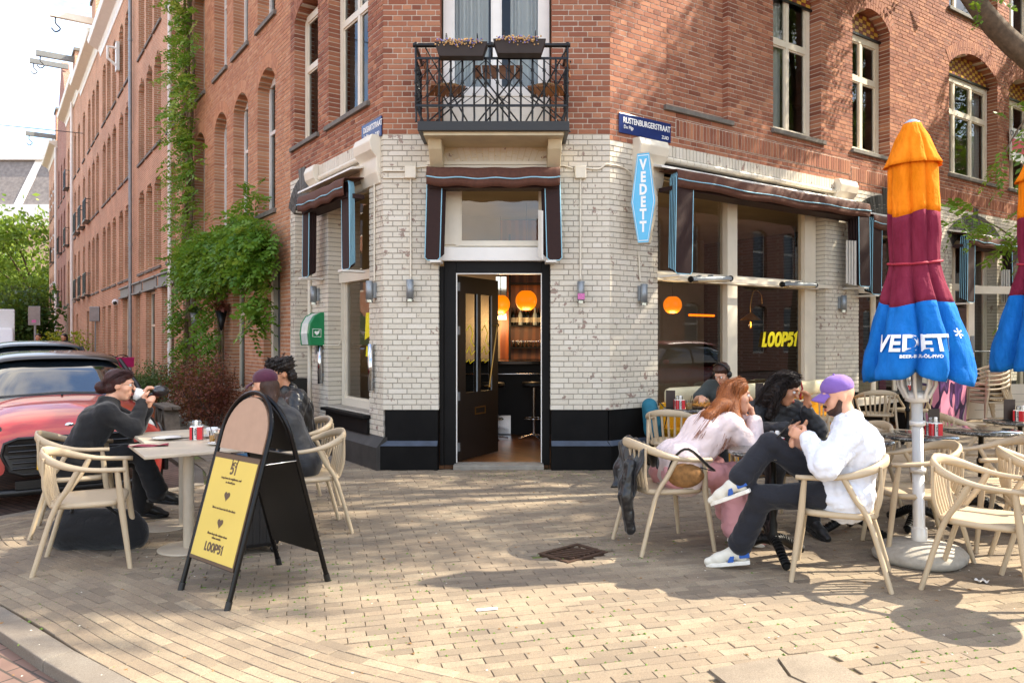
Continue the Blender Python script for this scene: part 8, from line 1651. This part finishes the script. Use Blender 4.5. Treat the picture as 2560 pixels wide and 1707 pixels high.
# ------------------------------------------------------------------ plank benches, edging and pots along the side street
simple('plank', '#6f6253', .85, var=.3, scale=14, bump=.4); simple('plank_rust', '#8a4a26', .8, var=.3, scale=14, bump=.4)
def bench(t, d, L, lb, mat, h_=.42):
    q = LW(t, 0, d); F = frame(q[0], q[1], dL.x, dL.y); b = thing('plank_bench', lb, 'bench', F, 'plank benches along the side street')
    for y in (-.11, .02): MB().box(-L/2, L/2, y, y+.12, h_-.05, h_).build('plank', mat, b, F, bevel=.006)
    for x in (-L/2+.22, L/2-.22):
        for s_ in (-1, 1): MB().prism([(x+s_*.24-.04, 0), (x+s_*.24+.05, 0), (x+s_*.03+.05, h_-.05), (x+s_*.03-.05, h_-.05)], -.1, .12, 'xz').build('leg', mat, b, F)
bench(5.5, 1.32, 1.0, 'grey plank bench before the red barberry bushes', 'plank'); bench(7.5, 1.28, .7, 'rust-brown plank bench beside the green shrub', 'plank_rust', .46); bench(9.4, 1.3, 1.2, 'grey plank bench near the bicycle with the pink crate', 'plank')
for t_, w_, lb in ((4.5, 1.2, 'low concrete planting edge at the foot of the red bush'), (6.6, 1.2, 'low concrete planting edge between the plank benches'), (8.6, 1.4, 'low concrete planting edge below the green shrub')):
    q = LW(t_, 0, 1.02); tag(MB().rbox(-w_/2, w_/2, -.06, .06, 0, .16, .01).build('planting_edge', 'concrete', None, frame(q[0], q[1], dL.x, dL.y)), lb, 'kerb edging')
for t_, z, lb, mt, kind in ((8.95, 1.95, 'grey pot with succulents hung on the brick pier', 'zinc', 0), (6.75, 1.95, 'dark cone basket with dried flowers hung below the wisteria', 'iron_black', 1)):
    F2 = Matrix.Translation(LW(t_, z, .16)); b = thing('hanging_pot', lb, 'plant pot', F2); MB().lathe([(.0, -.16), (.07, -.16), (.09, .1), (.08, .1), (.0, .06)] if not kind else [(.0, -.3), (.03, -.26), (.11, .08), (.1, .08), (.0, .04)], 16).build('pot', mt, b, F2)
    leaves('plant', np.array([(rng.normal(0, .07), rng.normal(0, .07), .12+abs(rng.normal(0, .06))) for _ in range(160)]), .09, 'leaf_sage' if not kind else 'leaf_red', b)
# road sign, lamp camera
F2 = Matrix.Translation((-17.6, 28, -.06)); t = thing('road_sign', 'grey back of a road sign on a pole at the street end', 'road sign', F2); MB().rbox(-.22, .22, -.02, .02, 2.05, 2.75, .01).build('plate', 'zinc', t, F2); MB().tube([(0, .05, 0), (0, .05, 2.75)], .04, 8).build('pole', 'zinc', t, F2); MB().box(-.08, .08, -.024, -.021, 2.15, 2.25).build('sticker', 'sticker_pink', t, F2)
F2 = Matrix.Translation(LW(21.2, 2.75, .15)); t = thing('dome_camera', 'small white dome camera on the house wall', 'camera', F2); MB().sphere((0, 0, 0), .11, 14, 10).build('dome', 'van_white', t, F2); MB().sphere((.02, -.06, -.02), .07, 12, 8).build('lens', 'lens_black', t, F2); MB().box(-.05, .05, 0, .15, .05, .1).build('bracket', 'van_white', t, F2)
F2 = Matrix.Translation(LW(27.1, 2.5, .15)); t = thing('meter_box', 'grey meter box on the wall of the railing house', 'meter box', F2); MB().rbox(-.2, .2, -.1, .1, -.3, .3, .02).build('box', 'zinc', t, F2); MB().tube([(0, 0, -.3), (0, 0, -2.4)], .03, 6).build('cable_pipe', 'zinc', t, F2)
